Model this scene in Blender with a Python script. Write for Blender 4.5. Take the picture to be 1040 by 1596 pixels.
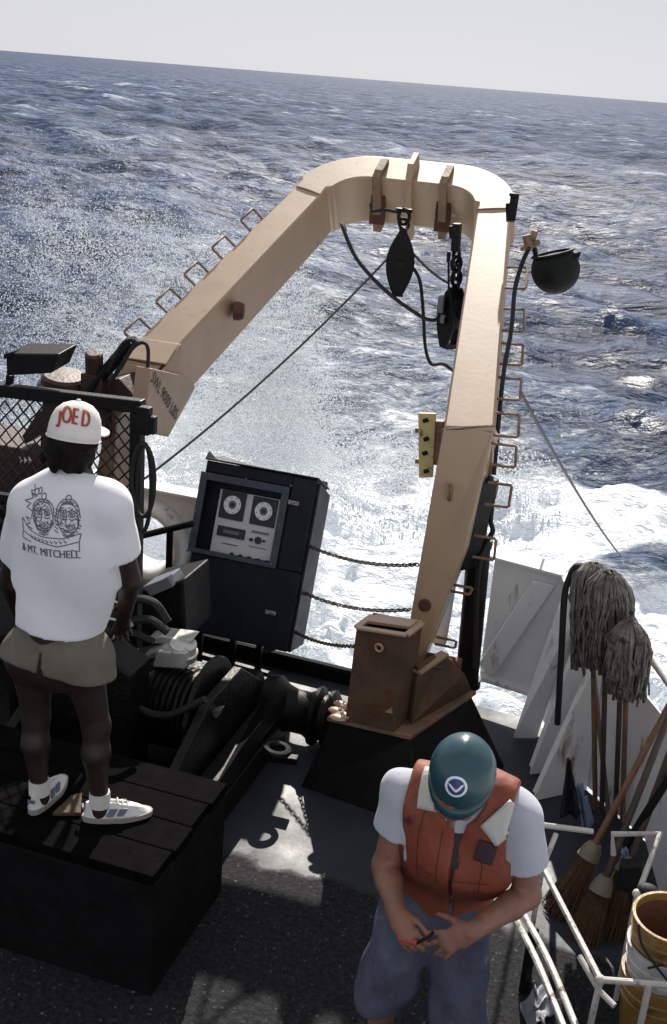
import bpy, bmesh, math, random
import numpy as np
from mathutils import Vector, Matrix
from mathutils.bvhtree import BVHTree

random.seed(7)
rng = np.random.default_rng(7)
scene = bpy.context.scene
COL = scene.collection
for _o in list(bpy.data.objects):
    bpy.data.objects.remove(_o)

# ------------------------------------------------------------------ camera
# photograph 1040 x 1596; ship axes: X to the right of the picture, Y aft, Z up, deck at z = 0
F, CX, CY, HC = 1800.0, 520.0, 798.0, 3.6
YAW = math.radians(17.0)
ROLL = math.atan2(82, 1040)
TH = math.atan(math.cos(ROLL) * 679 / F)
_d = Vector((-math.sin(YAW) * math.cos(TH), math.cos(YAW) * math.cos(TH), -math.sin(TH)))
_r = Vector((math.cos(YAW), math.sin(YAW), 0))
_u = _r.cross(_d)
CR = _r * math.cos(ROLL) + _u * math.sin(ROLL)
CU = _u * math.cos(ROLL) - _r * math.sin(ROLL)
CD = _d
CP = Vector((0, 0, HC))
cam_d = bpy.data.cameras.new('camera')
cam = bpy.data.objects.new('camera', cam_d)
COL.objects.link(cam)
cam.matrix_world = Matrix((
    (CR.x, CU.x, -CD.x, CP.x), (CR.y, CU.y, -CD.y, CP.y), (CR.z, CU.z, -CD.z, CP.z), (0, 0, 0, 1)))
cam_d.sensor_fit = 'VERTICAL'
cam_d.sensor_height = 36.0
cam_d.lens = 36.0 * F / 1596.0
cam_d.clip_start = 0.05
cam_d.clip_end = 60000
scene.camera = cam

# ------------------------------------------------------------------ sky and sun
SUN_EL, SUN_AZ = math.radians(37), math.radians(-12.5)      # azimuth from +Y (aft) towards +X
SUNV = Vector((math.sin(SUN_AZ) * math.cos(SUN_EL), math.cos(SUN_AZ) * math.cos(SUN_EL), math.sin(SUN_EL)))
world = bpy.data.worlds.new('World')
scene.world = world
world.use_nodes = True
wn = world.node_tree.nodes
bg = wn['Background']
sky = wn.new('ShaderNodeTexSky')
sky.sky_type = 'NISHITA'
sky.sun_disc = False
sky.sun_elevation = SUN_EL
sky.sun_rotation = SUN_AZ
sky.altitude = 0
sky.air_density = 1.0
sky.dust_density = 0.6
sky.ozone_density = 1.0
hs = wn.new('ShaderNodeHueSaturation')               # milky tropical haze: a less blue sky all over
hs.inputs['Saturation'].default_value = 0.42
hz = wn.new('ShaderNodeMixRGB'); hz.blend_type = 'MULTIPLY'; hz.inputs[0].default_value = 1.0; hz.inputs[2].default_value = (0.95, 0.97, 1.10, 1)
world.node_tree.links.new(sky.outputs[0], hs.inputs['Color'])
world.node_tree.links.new(hs.outputs[0], hz.inputs[1])
veil = wn.new('ShaderNodeMixRGB'); veil.inputs[0].default_value = 0.72      # thin bright overcast veil over the whole dome
veil.inputs[2].default_value = (12.55, 12.75, 13.4, 1)
world.node_tree.links.new(hz.outputs[0], veil.inputs[1])
world.node_tree.links.new(veil.outputs[0], bg.inputs[0])
bg.inputs[1].default_value = 0.041
sl = bpy.data.lights.new('sun', 'SUN')
sl.energy = 5.0
sl.angle = math.radians(0.53)
sl.color = (1.0, 0.93, 0.84)
sun = bpy.data.objects.new('sun', sl)
COL.objects.link(sun)
sun.rotation_euler = (-SUNV).to_track_quat('-Z', 'Y').to_euler()
sun.location = (0, 0, 20)
scene.view_settings.view_transform = 'Standard'
scene.view_settings.look = 'None'
scene.view_settings.exposure = 0.5
scene.view_settings.gamma = 1.0
scene.view_settings.use_curve_mapping = False
scene.cycles.max_bounces = 6
scene.cycles.caustics_reflective = False
scene.cycles.caustics_refractive = False

# ------------------------------------------------------------------ survey: photo point -> place on a real plane
def _ray(px, py):
    return CD + CR * ((px - CX) / F) - CU * ((py - CY) / F)
def atz(px, py, z):
    v = _ray(px, py); return CP + v * ((z - CP.z) / v.z)
def aty(px, py, y):
    v = _ray(px, py); return CP + v * ((y - CP.y) / v.y)
def atx(px, py, x):
    v = _ray(px, py); return CP + v * ((x - CP.x) / v.x)
def atp(px, py, p0, n):
    v = _ray(px, py); n = Vector(n); return CP + v * ((Vector(p0) - CP).dot(n) / v.dot(n))

# ------------------------------------------------------------------ object helpers
ORG = {}
def V(*a):
    return Vector(a)
def tag(o, label=None, cat=None, group=None, kind=None):
    if label: o['label'] = label
    if cat: o['category'] = cat
    if group: o['group'] = group
    if kind: o['kind'] = kind
    return o
def thing(name, label, cat, loc=(0, 0, 0), rotz=0.0, group=None):
    o = bpy.data.objects.new(name, None)
    o.empty_display_size = 0.1
    COL.objects.link(o)
    o.location = loc
    o.rotation_euler = (0, 0, rotz)
    ORG[o.name] = Vector(loc)
    return tag(o, label, cat, group)

class MB:
    """collects geometry in world axes; build() links it as one mesh object"""
    def __init__(self):
        self.v = []; self.f = []; self.m = []; self.mi = 0
    def add(self, vs, fs):
        b = len(self.v)
        self.v += [tuple(p) for p in vs]
        self.f += [tuple(i + b for i in q) for q in fs]
        self.m += [self.mi] * len(fs)
        return self
    def box(self, c, s, M=None):
        x, y, z = s[0] / 2, s[1] / 2, s[2] / 2
        P = [V(a, b, d) for a in (-x, x) for b in (-y, y) for d in (-z, z)]
        if M is not None: P = [M @ p for p in P]
        P = [p + Vector(c) for p in P]
        return self.add(P, [(0, 1, 3, 2), (4, 6, 7, 5), (0, 4, 5, 1), (2, 3, 7, 6), (0, 2, 6, 4), (1, 5, 7, 3)])
    def bar(self, a, b, w, h, up=(0, 0, 1)):
        a, b = Vector(a), Vector(b)
        d = (b - a).normalized(); s = d.cross(Vector(up))
        if s.length < 1e-4: s = d.cross(V(1, 0, 0))
        s.normalize(); u = s.cross(d)
        P = []
        for p in (a, b):
            for i, j in ((-1, -1), (1, -1), (1, 1), (-1, 1)):
                P.append(p + s * (i * w / 2) + u * (j * h / 2))
        return self.add(P, [(3, 2, 1, 0), (4, 5, 6, 7), (0, 1, 5, 4), (1, 2, 6, 5), (2, 3, 7, 6), (3, 0, 4, 7)])
    def tube(self, pts, r, n=8, closed=False, flat=1.0, seed_n=None):
        pts = [Vector(p) for p in pts]
        rs = r if isinstance(r, (list, tuple)) else [r] * len(pts)
        N = len(pts); P = []; prev = None
        for i, p in enumerate(pts):
            if closed: d = pts[(i + 1) % N] - pts[i - 1]
            else: d = pts[min(i + 1, N - 1)] - pts[max(i - 1, 0)]
            if d.length < 1e-9: d = V(0, 0, 1)
            d.normalize()
            if prev is None:
                s = seed_n if seed_n is not None else (V(0, 0, 1) if abs(d.z) < 0.9 else V(1, 0, 0))
                s = (s - d * s.dot(d)).normalized()
            else:
                s = prev - d * prev.dot(d)
                s = s.normalized() if s.length > 1e-6 else V(1, 0, 0)
            prev = s; t = d.cross(s)
            for k in range(n):
                a = 2 * math.pi * k / n
                P.append(p + s * (math.cos(a) * rs[i]) + t * (math.sin(a) * rs[i] * flat))
        fs = []
        for i in range(N if closed else N - 1):
            j = (i + 1) % N
            for k in range(n):
                l = (k + 1) % n
                fs.append((i * n + k, i * n + l, j * n + l, j * n + k))
        if not closed:
            fs.append(tuple(range(n))[::-1]); fs.append(tuple((N - 1) * n + k for k in range(n)))
        return self.add(P, fs)
    def cyl(self, a, b, r, n=16, r2=None):
        return self.tube([a, b], [r, r if r2 is None else r2], n)
    def lathe(self, prof, o, axis=(0, 0, 1), n=24, ref=None, caps=True):
        """prof: list of (radius, along) ; o origin; axis direction"""
        ax = Vector(axis).normalized()
        s = ax.orthogonal().normalized() if ref is None else Vector(ref).normalized()
        t = ax.cross(s); o = Vector(o); P = []
        for (r, h) in prof:
            for k in range(n):
                a = 2 * math.pi * k / n
                P.append(o + ax * h + (s * math.cos(a) + t * math.sin(a)) * max(r, 1e-5))
        fs = []
        for i in range(len(prof) - 1):
            for k in range(n):
                l = (k + 1) % n
                fs.append((i * n + k, i * n + l, (i + 1) * n + l, (i + 1) * n + k))
        if caps and prof[0][0] > 1e-4: fs.append(tuple(range(n))[::-1])
        if caps and prof[-1][0] > 1e-4: fs.append(tuple((len(prof) - 1) * n + k for k in range(n)))
        return self.add(P, fs)
    def prism(self, poly, vec):
        """closed polygon (3D points) extruded by vec"""
        poly = [Vector(p) for p in poly]; n = len(poly); vec = Vector(vec)
        P = poly + [p + vec for p in poly]
        fs = [tuple(range(n))[::-1], tuple(range(n, 2 * n))]
        for i in range(n):
            j = (i + 1) % n
            fs.append((i, j, n + j, n + i))
        return self.add(P, fs)
    def sphere(self, c, r, n=12, m=8, sc=(1, 1, 1)):
        P = [];
        for i in range(m + 1):
            t = math.pi * i / m
            for k in range(n):
                a = 2 * math.pi * k / n
                P.append(V(c[0] + r * sc[0] * math.sin(t) * math.cos(a), c[1] + r * sc[1] * math.sin(t) * math.sin(a), c[2] + r * sc[2] * math.cos(t)))
        fs = [(i * n + k, (i + 1) * n + k, (i + 1) * n + (k + 1) % n, i * n + (k + 1) % n) for i in range(m) for k in range(n)]
        return self.add(P, fs)
    def torus(self, c, R, r, axis=(0, 0, 1), n=24, m=8, sc=(1, 1), ref=None):
        ax = Vector(axis).normalized()
        s = ax.orthogonal().normalized() if ref is None else Vector(ref).normalized()
        t = ax.cross(s)
        pts = [Vector(c) + s * (R * sc[0] * math.cos(2 * math.pi * k / n)) + t * (R * sc[1] * math.sin(2 * math.pi * k / n)) for k in range(n)]
        return self.tube(pts, r, m, closed=True, seed_n=ax)
    def mesh(self, name, mats, org):
        me = bpy.data.meshes.new(name)
        me.from_pydata([tuple(Vector(p) - org) for p in self.v], [], self.f)
        for m in (mats if isinstance(mats, (list, tuple)) else [mats]): me.materials.append(m)
        if any(self.m): me.polygons.foreach_set('material_index', self.m)
        me.update()
        bm = bmesh.new(); bm.from_mesh(me)
        bmesh.ops.remove_doubles(bm, verts=bm.verts, dist=1e-5)
        bmesh.ops.recalc_face_normals(bm, faces=bm.faces)
        bm.to_mesh(me); bm.free()
        return me
    def build(self, name, mats, parent=None, smooth=False, bevel=0.0, org=None, label=None, seg=2):
        o_ = ORG[parent.name] if parent is not None else (Vector(org) if org is not None else V(0, 0, 0))
        me = self.mesh(name, mats, o_)
        return link(name, me, parent, smooth, bevel, o_, label, seg)

def link(name, me, parent=None, smooth=False, bevel=0.0, o_=None, label=None, seg=2):
    ob = bpy.data.objects.new(name, me)
    COL.objects.link(ob)
    if parent is not None: ob.parent = parent
    elif o_ is not None: ob.location = o_
    ORG[ob.name] = Vector(o_) if o_ is not None else V(0, 0, 0)
    if smooth:
        me.polygons.foreach_set('use_smooth', [True] * len(me.polygons))
        if smooth != 'full':
            try: me.set_sharp_from_angle(angle=math.radians(40))
            except Exception: pass
    if bevel:
        b = ob.modifiers.new('bevel', 'BEVEL'); b.width = bevel; b.segments = seg; b.limit_method = 'ANGLE'; b.angle_limit = math.radians(35)
        b.harden_normals = False
    if label: ob['label'] = label
    return ob

def copy_tree(o, parent=None):
    c = o.copy(); COL.objects.link(c); c.parent = parent
    ORG[c.name] = ORG.get(o.name, V(0, 0, 0))
    for ch in list(o.children):
        copy_tree(ch, c)
    return c

def catenary(a, b, sag, n=20):
    a, b = Vector(a), Vector(b)
    return [a.lerp(b, i / n) - V(0, 0, sag * 4 * (i / n) * (1 - i / n)) for i in range(n + 1)]
def spline(pts, n=8):
    pts = [Vector(p) for p in pts]; out = []
    q = [pts[0] * 2 - pts[1]] + pts + [pts[-1] * 2 - pts[-2]]
    for i in range(1, len(q) - 2):
        p0, p1, p2, p3 = q[i - 1], q[i], q[i + 1], q[i + 2]
        for k in range(n):
            t = k / n
            out.append(0.5 * ((2 * p1) + (p2 - p0) * t + (2 * p0 - 5 * p1 + 4 * p2 - p3) * t * t + (3 * p1 - p0 - 3 * p2 + p3) * t ** 3))
    out.append(pts[-1]); return out

# ------------------------------------------------------------------ materials
def mat(name, col, rough=0.5, metal=0.0, var=0.12, scale=6.0, bump=0.15, bscale=60.0, spots=None, spot_scale=8.0, spot_amt=0.5, streak=None, spec=0.5, sheen=0.0, bdist=0.01):
    """col with broad tonal variation, fine relief and optional wear spots (spots = colour)"""
    m = bpy.data.materials.new(name); m.use_nodes = True
    nt = m.node_tree; N = nt.nodes; L = nt.links
    b = N['Principled BSDF']
    b.inputs['Roughness'].default_value = rough
    b.inputs['Metallic'].default_value = metal
    b.inputs['Specular IOR Level'].default_value = spec
    if sheen: b.inputs['Sheen Weight'].default_value = sheen
    tc = N.new('ShaderNodeTexCoord')
    n1 = N.new('ShaderNodeTexNoise'); n1.inputs['Scale'].default_value = scale; n1.inputs['Detail'].default_value = 6; n1.inputs['Roughness'].default_value = 0.65
    L.new(tc.outputs['Object'], n1.inputs['Vector'])
    r1 = N.new('ShaderNodeValToRGB')
    r1.color_ramp.elements[0].position = 0.3; r1.color_ramp.elements[1].position = 0.7
    r1.color_ramp.elements[0].color = tuple(c * (1 - var) for c in col) + (1,)
    r1.color_ramp.elements[1].color = tuple(min(1, c * (1 + var)) for c in col) + (1,)
    L.new(n1.outputs['Fac'], r1.inputs['Fac'])
    out = r1.outputs['Color']
    if spots is not None:
        n2 = N.new('ShaderNodeTexNoise'); n2.inputs['Scale'].default_value = spot_scale; n2.inputs['Detail'].default_value = 8; n2.inputs['Roughness'].default_value = 0.7
        src = tc.outputs['Object']
        if streak:
            mp = N.new('ShaderNodeMapping'); mp.inputs['Scale'].default_value = streak
            L.new(src, mp.inputs['Vector']); src = mp.outputs['Vector']
        L.new(src, n2.inputs['Vector'])
        r2 = N.new('ShaderNodeValToRGB')
        r2.color_ramp.elements[0].position = 0.72 - 0.22 * spot_amt; r2.color_ramp.elements[1].position = 0.80 - 0.18 * spot_amt
        L.new(n2.outputs['Fac'], r2.inputs['Fac'])
        mx = N.new('ShaderNodeMixRGB'); mx.inputs[2].default_value = tuple(spots) + (1,)
        L.new(r2.outputs['Color'], mx.inputs[0]); L.new(out, mx.inputs[1]); out = mx.outputs[0]
    L.new(out, b.inputs['Base Color'])
    n3 = N.new('ShaderNodeTexNoise'); n3.inputs['Scale'].default_value = scale * 1.7; n3.inputs['Detail'].default_value = 5
    L.new(tc.outputs['Object'], n3.inputs['Vector'])
    mr = N.new('ShaderNodeMapRange'); mr.inputs[3].default_value = max(0.02, rough - 0.12); mr.inputs[4].default_value = min(1, rough + 0.12)
    L.new(n3.outputs['Fac'], mr.inputs[0]); L.new(mr.outputs[0], b.inputs['Roughness'])
    if bump:
        n4 = N.new('ShaderNodeTexNoise'); n4.inputs['Scale'].default_value = bscale; n4.inputs['Detail'].default_value = 4
        L.new(tc.outputs['Object'], n4.inputs['Vector'])
        bp = N.new('ShaderNodeBump'); bp.inputs['Strength'].default_value = bump; bp.inputs['Distance'].default_value = bdist
        L.new(n4.outputs['Fac'], bp.inputs['Height']); L.new(bp.outputs['Normal'], b.inputs['Normal'])
    return m

RUST = (0.10, 0.035, 0.012)
M = {}
M['buff'] = mat('buff_paint', (0.335, 0.222, 0.128), 0.44, 0, 0.10, 3, 0.05, 30, RUST, 5.0, 0.46, spec=1.0)
M['post_shade'] = mat('shaded_buff_post_paint', (0.09, 0.055, 0.035), 0.6, 0, 0.35, 6, 0.3, 50, RUST, 7, 0.85, spec=0.25)  # rusty tan darkened so the colour itself holds the post front's shade
M['shade_black'] = mat('shade_black_side_plates', (0.009, 0.0085, 0.0095), 0.9, 0, 0.3, 10, 0.3, 50, (0.02, 0.015, 0.012), 8, 0.5, spec=0.05)  # tone matched to the shadowed deck so the step sides blend in
M['plank_shade'] = mat('shade_black_planks', (0.0035, 0.003, 0.0035), 0.95, 0, 0.4, 10, 0.4, 50, spec=0.03)  # near-black colour stands in for shadow lying over the step planks
_b = M['buff'].node_tree.nodes['Principled BSDF']; _b.inputs['Coat Weight'].default_value = 0.22; _b.inputs['Coat Roughness'].default_value = 0.46; _b.inputs['Coat IOR'].default_value = 1.7
M['buff_dirty'] = mat('rusty_buff_paint', (0.20, 0.125, 0.075), 0.6, 0, 0.3, 7, 0.3, 50, RUST, 9, 0.85)
M['rust'] = mat('rusty_steel', (0.085, 0.035, 0.018), 0.8, 0.1, 0.4, 12, 0.5, 60)
M['yellow_plate'] = mat('pale_yellow_paint', (0.50, 0.40, 0.17), 0.5, 0, 0.15, 10, 0.2, 60, (0.05, 0.03, 0.015), 22, 0.75)
M['black'] = mat('black_enamel', (0.006, 0.0055, 0.006), 0.5, 0, 0.3, 8, 0.2, 60, (0.02, 0.015, 0.012), 9, 0.5, spec=0.2)
M['black_rubber'] = mat('black_rubber', (0.007, 0.007, 0.008), 0.7, 0, 0.2, 20, 0.2, 120)
M['grease'] = mat('greasy_machinery', (0.005, 0.0042, 0.004), 0.45, 0.0, 0.5, 10, 0.5, 45, (0.03, 0.018, 0.012), 12, 0.5, spec=0.25)
M['maroon'] = mat('maroon_machinery', (0.045, 0.018, 0.013), 0.55, 0, 0.3, 9, 0.35, 50, (0.02, 0.012, 0.01), 10, 0.8)
M['bulwark'] = mat('pale_grey_ship_paint', (0.74, 0.745, 0.75), 0.5, 0, 0.08, 2.2, 0.2, 25, (0.30, 0.22, 0.15), 5, 0.68, streak=(1.6, 1.6, 0.5))
M['steel'] = mat('bare_steel', (0.42, 0.42, 0.43), 0.35, 0.85, 0.2, 9, 0.2, 60, (0.06, 0.05, 0.045), 12, 0.6)
M['silver'] = mat('aluminium_paint', (0.62, 0.61, 0.58), 0.38, 0.5, 0.15, 10, 0.2, 60, (0.08, 0.07, 0.06), 14, 0.6)
M['chain'] = mat('galvanised_chain', (0.11, 0.09, 0.075), 0.55, 0.6, 0.3, 30, 0.3, 80, RUST, 25, 0.6)
M['wire'] = mat('wire_rope', (0.06, 0.06, 0.065), 0.55, 0.3, 0.2, 30, 0.3, 200)
M['navy'] = mat('dark_navy_cabinet_paint', (0.010, 0.013, 0.022), 0.5, 0, 0.35, 5, 0.15, 50, (0.03, 0.034, 0.042), 14, 0.5, spec=0.22)
M['navy_frame'] = mat('dark_blue_grey_window_frame', (0.045, 0.06, 0.088), 0.45, 0, 0.3, 12, 0.2, 60, (0.15, 0.17, 0.2), 22, 0.4)
M['panel'] = mat('pale_instrument_panel', (0.62, 0.62, 0.64), 0.5, 0, 0.05, 10, 0.05, 60)
M['dial_dark'] = mat('dark_dial', (0.025, 0.03, 0.042), 0.5, 0, 0.15, 10, 0.05, 60)
M['dial_ring'] = mat('white_dial_ring', (0.80, 0.84, 0.86), 0.4, 0, 0.04, 10, 0.05, 60)
M['slate'] = mat('slate_label', (0.16, 0.17, 0.20), 0.5, 0, 0.15, 30, 0.05, 60)
M['mop'] = mat('grey_mop_yarn', (0.19, 0.178, 0.16), 0.95, 0, 0.4, 14, 0.6, 160, (0.06, 0.052, 0.045), 18, 0.9, spec=0.1)
M['wood'] = mat('worn_wood_handle', (0.17, 0.085, 0.045), 0.6, 0, 0.3, 14, 0.3, 70, (0.05, 0.03, 0.02), 16, 0.6)
M['dark_wood'] = mat('dark_wood_handle', (0.055, 0.038, 0.03), 0.6, 0, 0.3, 14, 0.3, 70)
M['pale_wood'] = mat('pale_wood_handle', (0.17, 0.14, 0.105), 0.6, 0, 0.2, 14, 0.3, 70)
M['bristle'] = mat('corn_bristle', (0.075, 0.044, 0.023), 0.85, 0, 0.4, 25, 0.3, 120, spec=0.2)
M['white_pipe'] = mat('chipped_white_pipe_paint', (0.52, 0.505, 0.475), 0.5, 0, 0.08, 10, 0.3, 50, (0.10, 0.075, 0.055), 16, 0.8)
M['bucket'] = mat('brass_yellow_bucket_paint', (0.27, 0.16, 0.045), 0.35, 0, 0.3, 6, 0.25, 30, (0.10, 0.055, 0.02), 9, 0.7)
M['bucket_in'] = mat('rusty_bucket_inside', (0.12, 0.055, 0.028), 0.7, 0, 0.25, 9, 0.3, 40, RUST, 9, 0.7)
M['white_band'] = mat('dirty_white_band', (0.46, 0.47, 0.48), 0.5, 0, 0.15, 8, 0.2, 40, (0.2, 0.15, 0.1), 9, 0.7)
M['rag'] = mat('dark_rag', (0.03, 0.026, 0.03), 0.95, 0, 0.4, 14, 0.5, 60, spec=0.1)
M['blue_cloth'] = mat('faded_blue_cloth', (0.20, 0.25, 0.38), 0.95, 0, 0.25, 14, 0.5, 60, spec=0.1)
M['orange_lever'] = mat('orange_lever_paint', (0.55, 0.12, 0.05), 0.4, 0, 0.1, 20, 0.1, 60)
M['lamp_glass'] = mat('lamp_lens', (0.25, 0.26, 0.24), 0.12, 0, 0.1, 10, 0.0)
M['lamp_hood'] = mat('dark_green_lamp_hood', (0.008, 0.010, 0.009), 0.6, 0, 0.3, 10, 0.2, 60, (0.03, 0.03, 0.025), 12, 0.5, spec=0.15)
# people
M['skin'] = mat('sunburnt_skin', (0.22, 0.105, 0.068), 0.5, 0, 0.15, 14, 0.15, 140, (0.13, 0.055, 0.036), 9, 0.55)
M['skin_dark'] = mat('tanned_skin', (0.022, 0.011, 0.008), 0.5, 0, 0.12, 14, 0.15, 140)
M['tee'] = mat('white_cotton', (0.74, 0.74, 0.78), 0.9, 0, 0.04, 6, 0.35, 26, (0.5, 0.47, 0.43), 7, 0.22, sheen=0.2, spec=0.2, bdist=0.006)
M['tee_grey'] = mat('pale_grey_cotton', (0.42, 0.44, 0.50), 0.9, 0, 0.06, 6, 0.4, 26, sheen=0.2, spec=0.2, bdist=0.006)
M['print'] = mat('grey_ink_print', (0.14, 0.14, 0.17), 0.9, 0, 0.2, 40, 0.0, spec=0.1)
M['khaki'] = mat('olive_khaki_cotton', (0.145, 0.135, 0.108), 0.9, 0, 0.15, 8, 0.4, 30, spec=0.2, bdist=0.006)
M['denim'] = mat('blue_denim', (0.080, 0.086, 0.125), 0.9, 0, 0.35, 9, 0.5, 60, (0.15, 0.158, 0.20), 12, 0.5, spec=0.2, bdist=0.006)
M['vest'] = mat('orange_red_vest_nylon', (0.215, 0.050, 0.024), 0.65, 0, 0.25, 7, 0.45, 26, (0.06, 0.016, 0.012), 7, 0.8, bdist=0.008)
M['vest_seam'] = mat('dark_red_stitching', (0.085, 0.020, 0.013), 0.8, 0, 0.2, 20, 0.1, 60)
M['vest_trim'] = mat('dark_vest_trim', (0.03, 0.018, 0.02), 0.7, 0, 0.2, 20, 0.2, 60)
M['patch'] = mat('silver_reflective_patch', (0.50, 0.50, 0.47), 0.55, 0, 0.07, 20, 0.2, 60, (0.35, 0.33, 0.3), 20, 0.5)
M['dark_patch'] = mat('dark_velcro_patch', (0.035, 0.02, 0.025), 0.9, 0, 0.2, 30, 0.2, 100)
M['helmet'] = mat('teal_hard_hat_shell', (0.020, 0.064, 0.078), 0.32, 0, 0.18, 7, 0.1, 30, (0.05, 0.10, 0.115), 12, 0.45)
M['emblem_white'] = mat('emblem_white', (0.75, 0.78, 0.80), 0.4, 0, 0.03, 10, 0.0)
M['emblem_blue'] = mat('emblem_blue', (0.02, 0.05, 0.19), 0.4, 0, 0.05, 10, 0.0)
M['emblem_red'] = mat('emblem_red', (0.28, 0.05, 0.06), 0.4, 0, 0.05, 10, 0.0)
M['cap'] = mat('white_cap_cotton', (0.72, 0.69, 0.65), 0.85, 0, 0.05, 12, 0.3, 60, (0.5, 0.45, 0.4), 10, 0.3, spec=0.2)
M['cap_letters'] = mat('brick_red_letters', (0.36, 0.06, 0.035), 0.8, 0, 0.1, 30, 0.1, 80)
M['hair'] = mat('dark_brown_hair', (0.009, 0.0065, 0.006), 0.7, 0, 0.3, 30, 0.6, 90, spec=0.1)
M['shoe'] = mat('white_shoe_leather', (0.66, 0.65, 0.64), 0.5, 0, 0.1, 12, 0.2, 60, (0.2, 0.2, 0.22), 16, 0.55)
M['shoe_mark'] = mat('blue_grey_shoe_panel', (0.12, 0.14, 0.19), 0.6, 0, 0.1, 12, 0.1, 60)
M['sole'] = mat('worn_sole', (0.30, 0.28, 0.25), 0.8, 0, 0.1, 12, 0.2, 60)
M['sock'] = mat('white_sock', (0.62, 0.6, 0.58), 0.95, 0, 0.06, 12, 0.3, 90, spec=0.1)
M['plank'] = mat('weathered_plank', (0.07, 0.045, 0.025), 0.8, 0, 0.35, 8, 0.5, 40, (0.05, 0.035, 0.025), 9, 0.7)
M['tool'] = mat('red_tool_grip', (0.35, 0.05, 0.03), 0.45, 0, 0.1, 20, 0.1, 60)
M['text_black'] = mat('stencil_black', (0.02, 0.015, 0.012), 0.7, 0, 0.2, 30, 0.0)
# ================================================================== THE SETTING
SEA_Z = -2.2
def value_noise(x, y, seed=0):
    xi = np.floor(x).astype(np.int64); yi = np.floor(y).astype(np.int64)
    xf = x - xi; yf = y - yi
    def h(a, b):
        n = (a * 374761393 + b * 668265263 + seed * 974711) & 0x7fffffff
        n = ((n ^ (n >> 13)) * 1274126177) & 0x7fffffff
        return ((n ^ (n >> 16)) & 0xffff) / 65535.0
    u = xf * xf * (3 - 2 * xf); v = yf * yf * (3 - 2 * yf)
    return (h(xi, yi) * (1 - u) + h(xi + 1, yi) * u) * (1 - v) + (h(xi, yi + 1) * (1 - u) + h(xi + 1, yi + 1) * u) * v
def fbm(x, y, o=4, seed=0):
    a = 0.5; s = 0; t = 0
    for i in range(o):
        s = s + a * value_noise(x, y, seed + i * 17); t += a
        x = x * 2.03 + 11.3; y = y * 2.03 + 5.7; a *= 0.55
    return s / t
def sstep(a, b, x):
    t = np.clip((x - a) / (b - a), 0, 1); return t * t * (3 - 2 * t)

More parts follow.
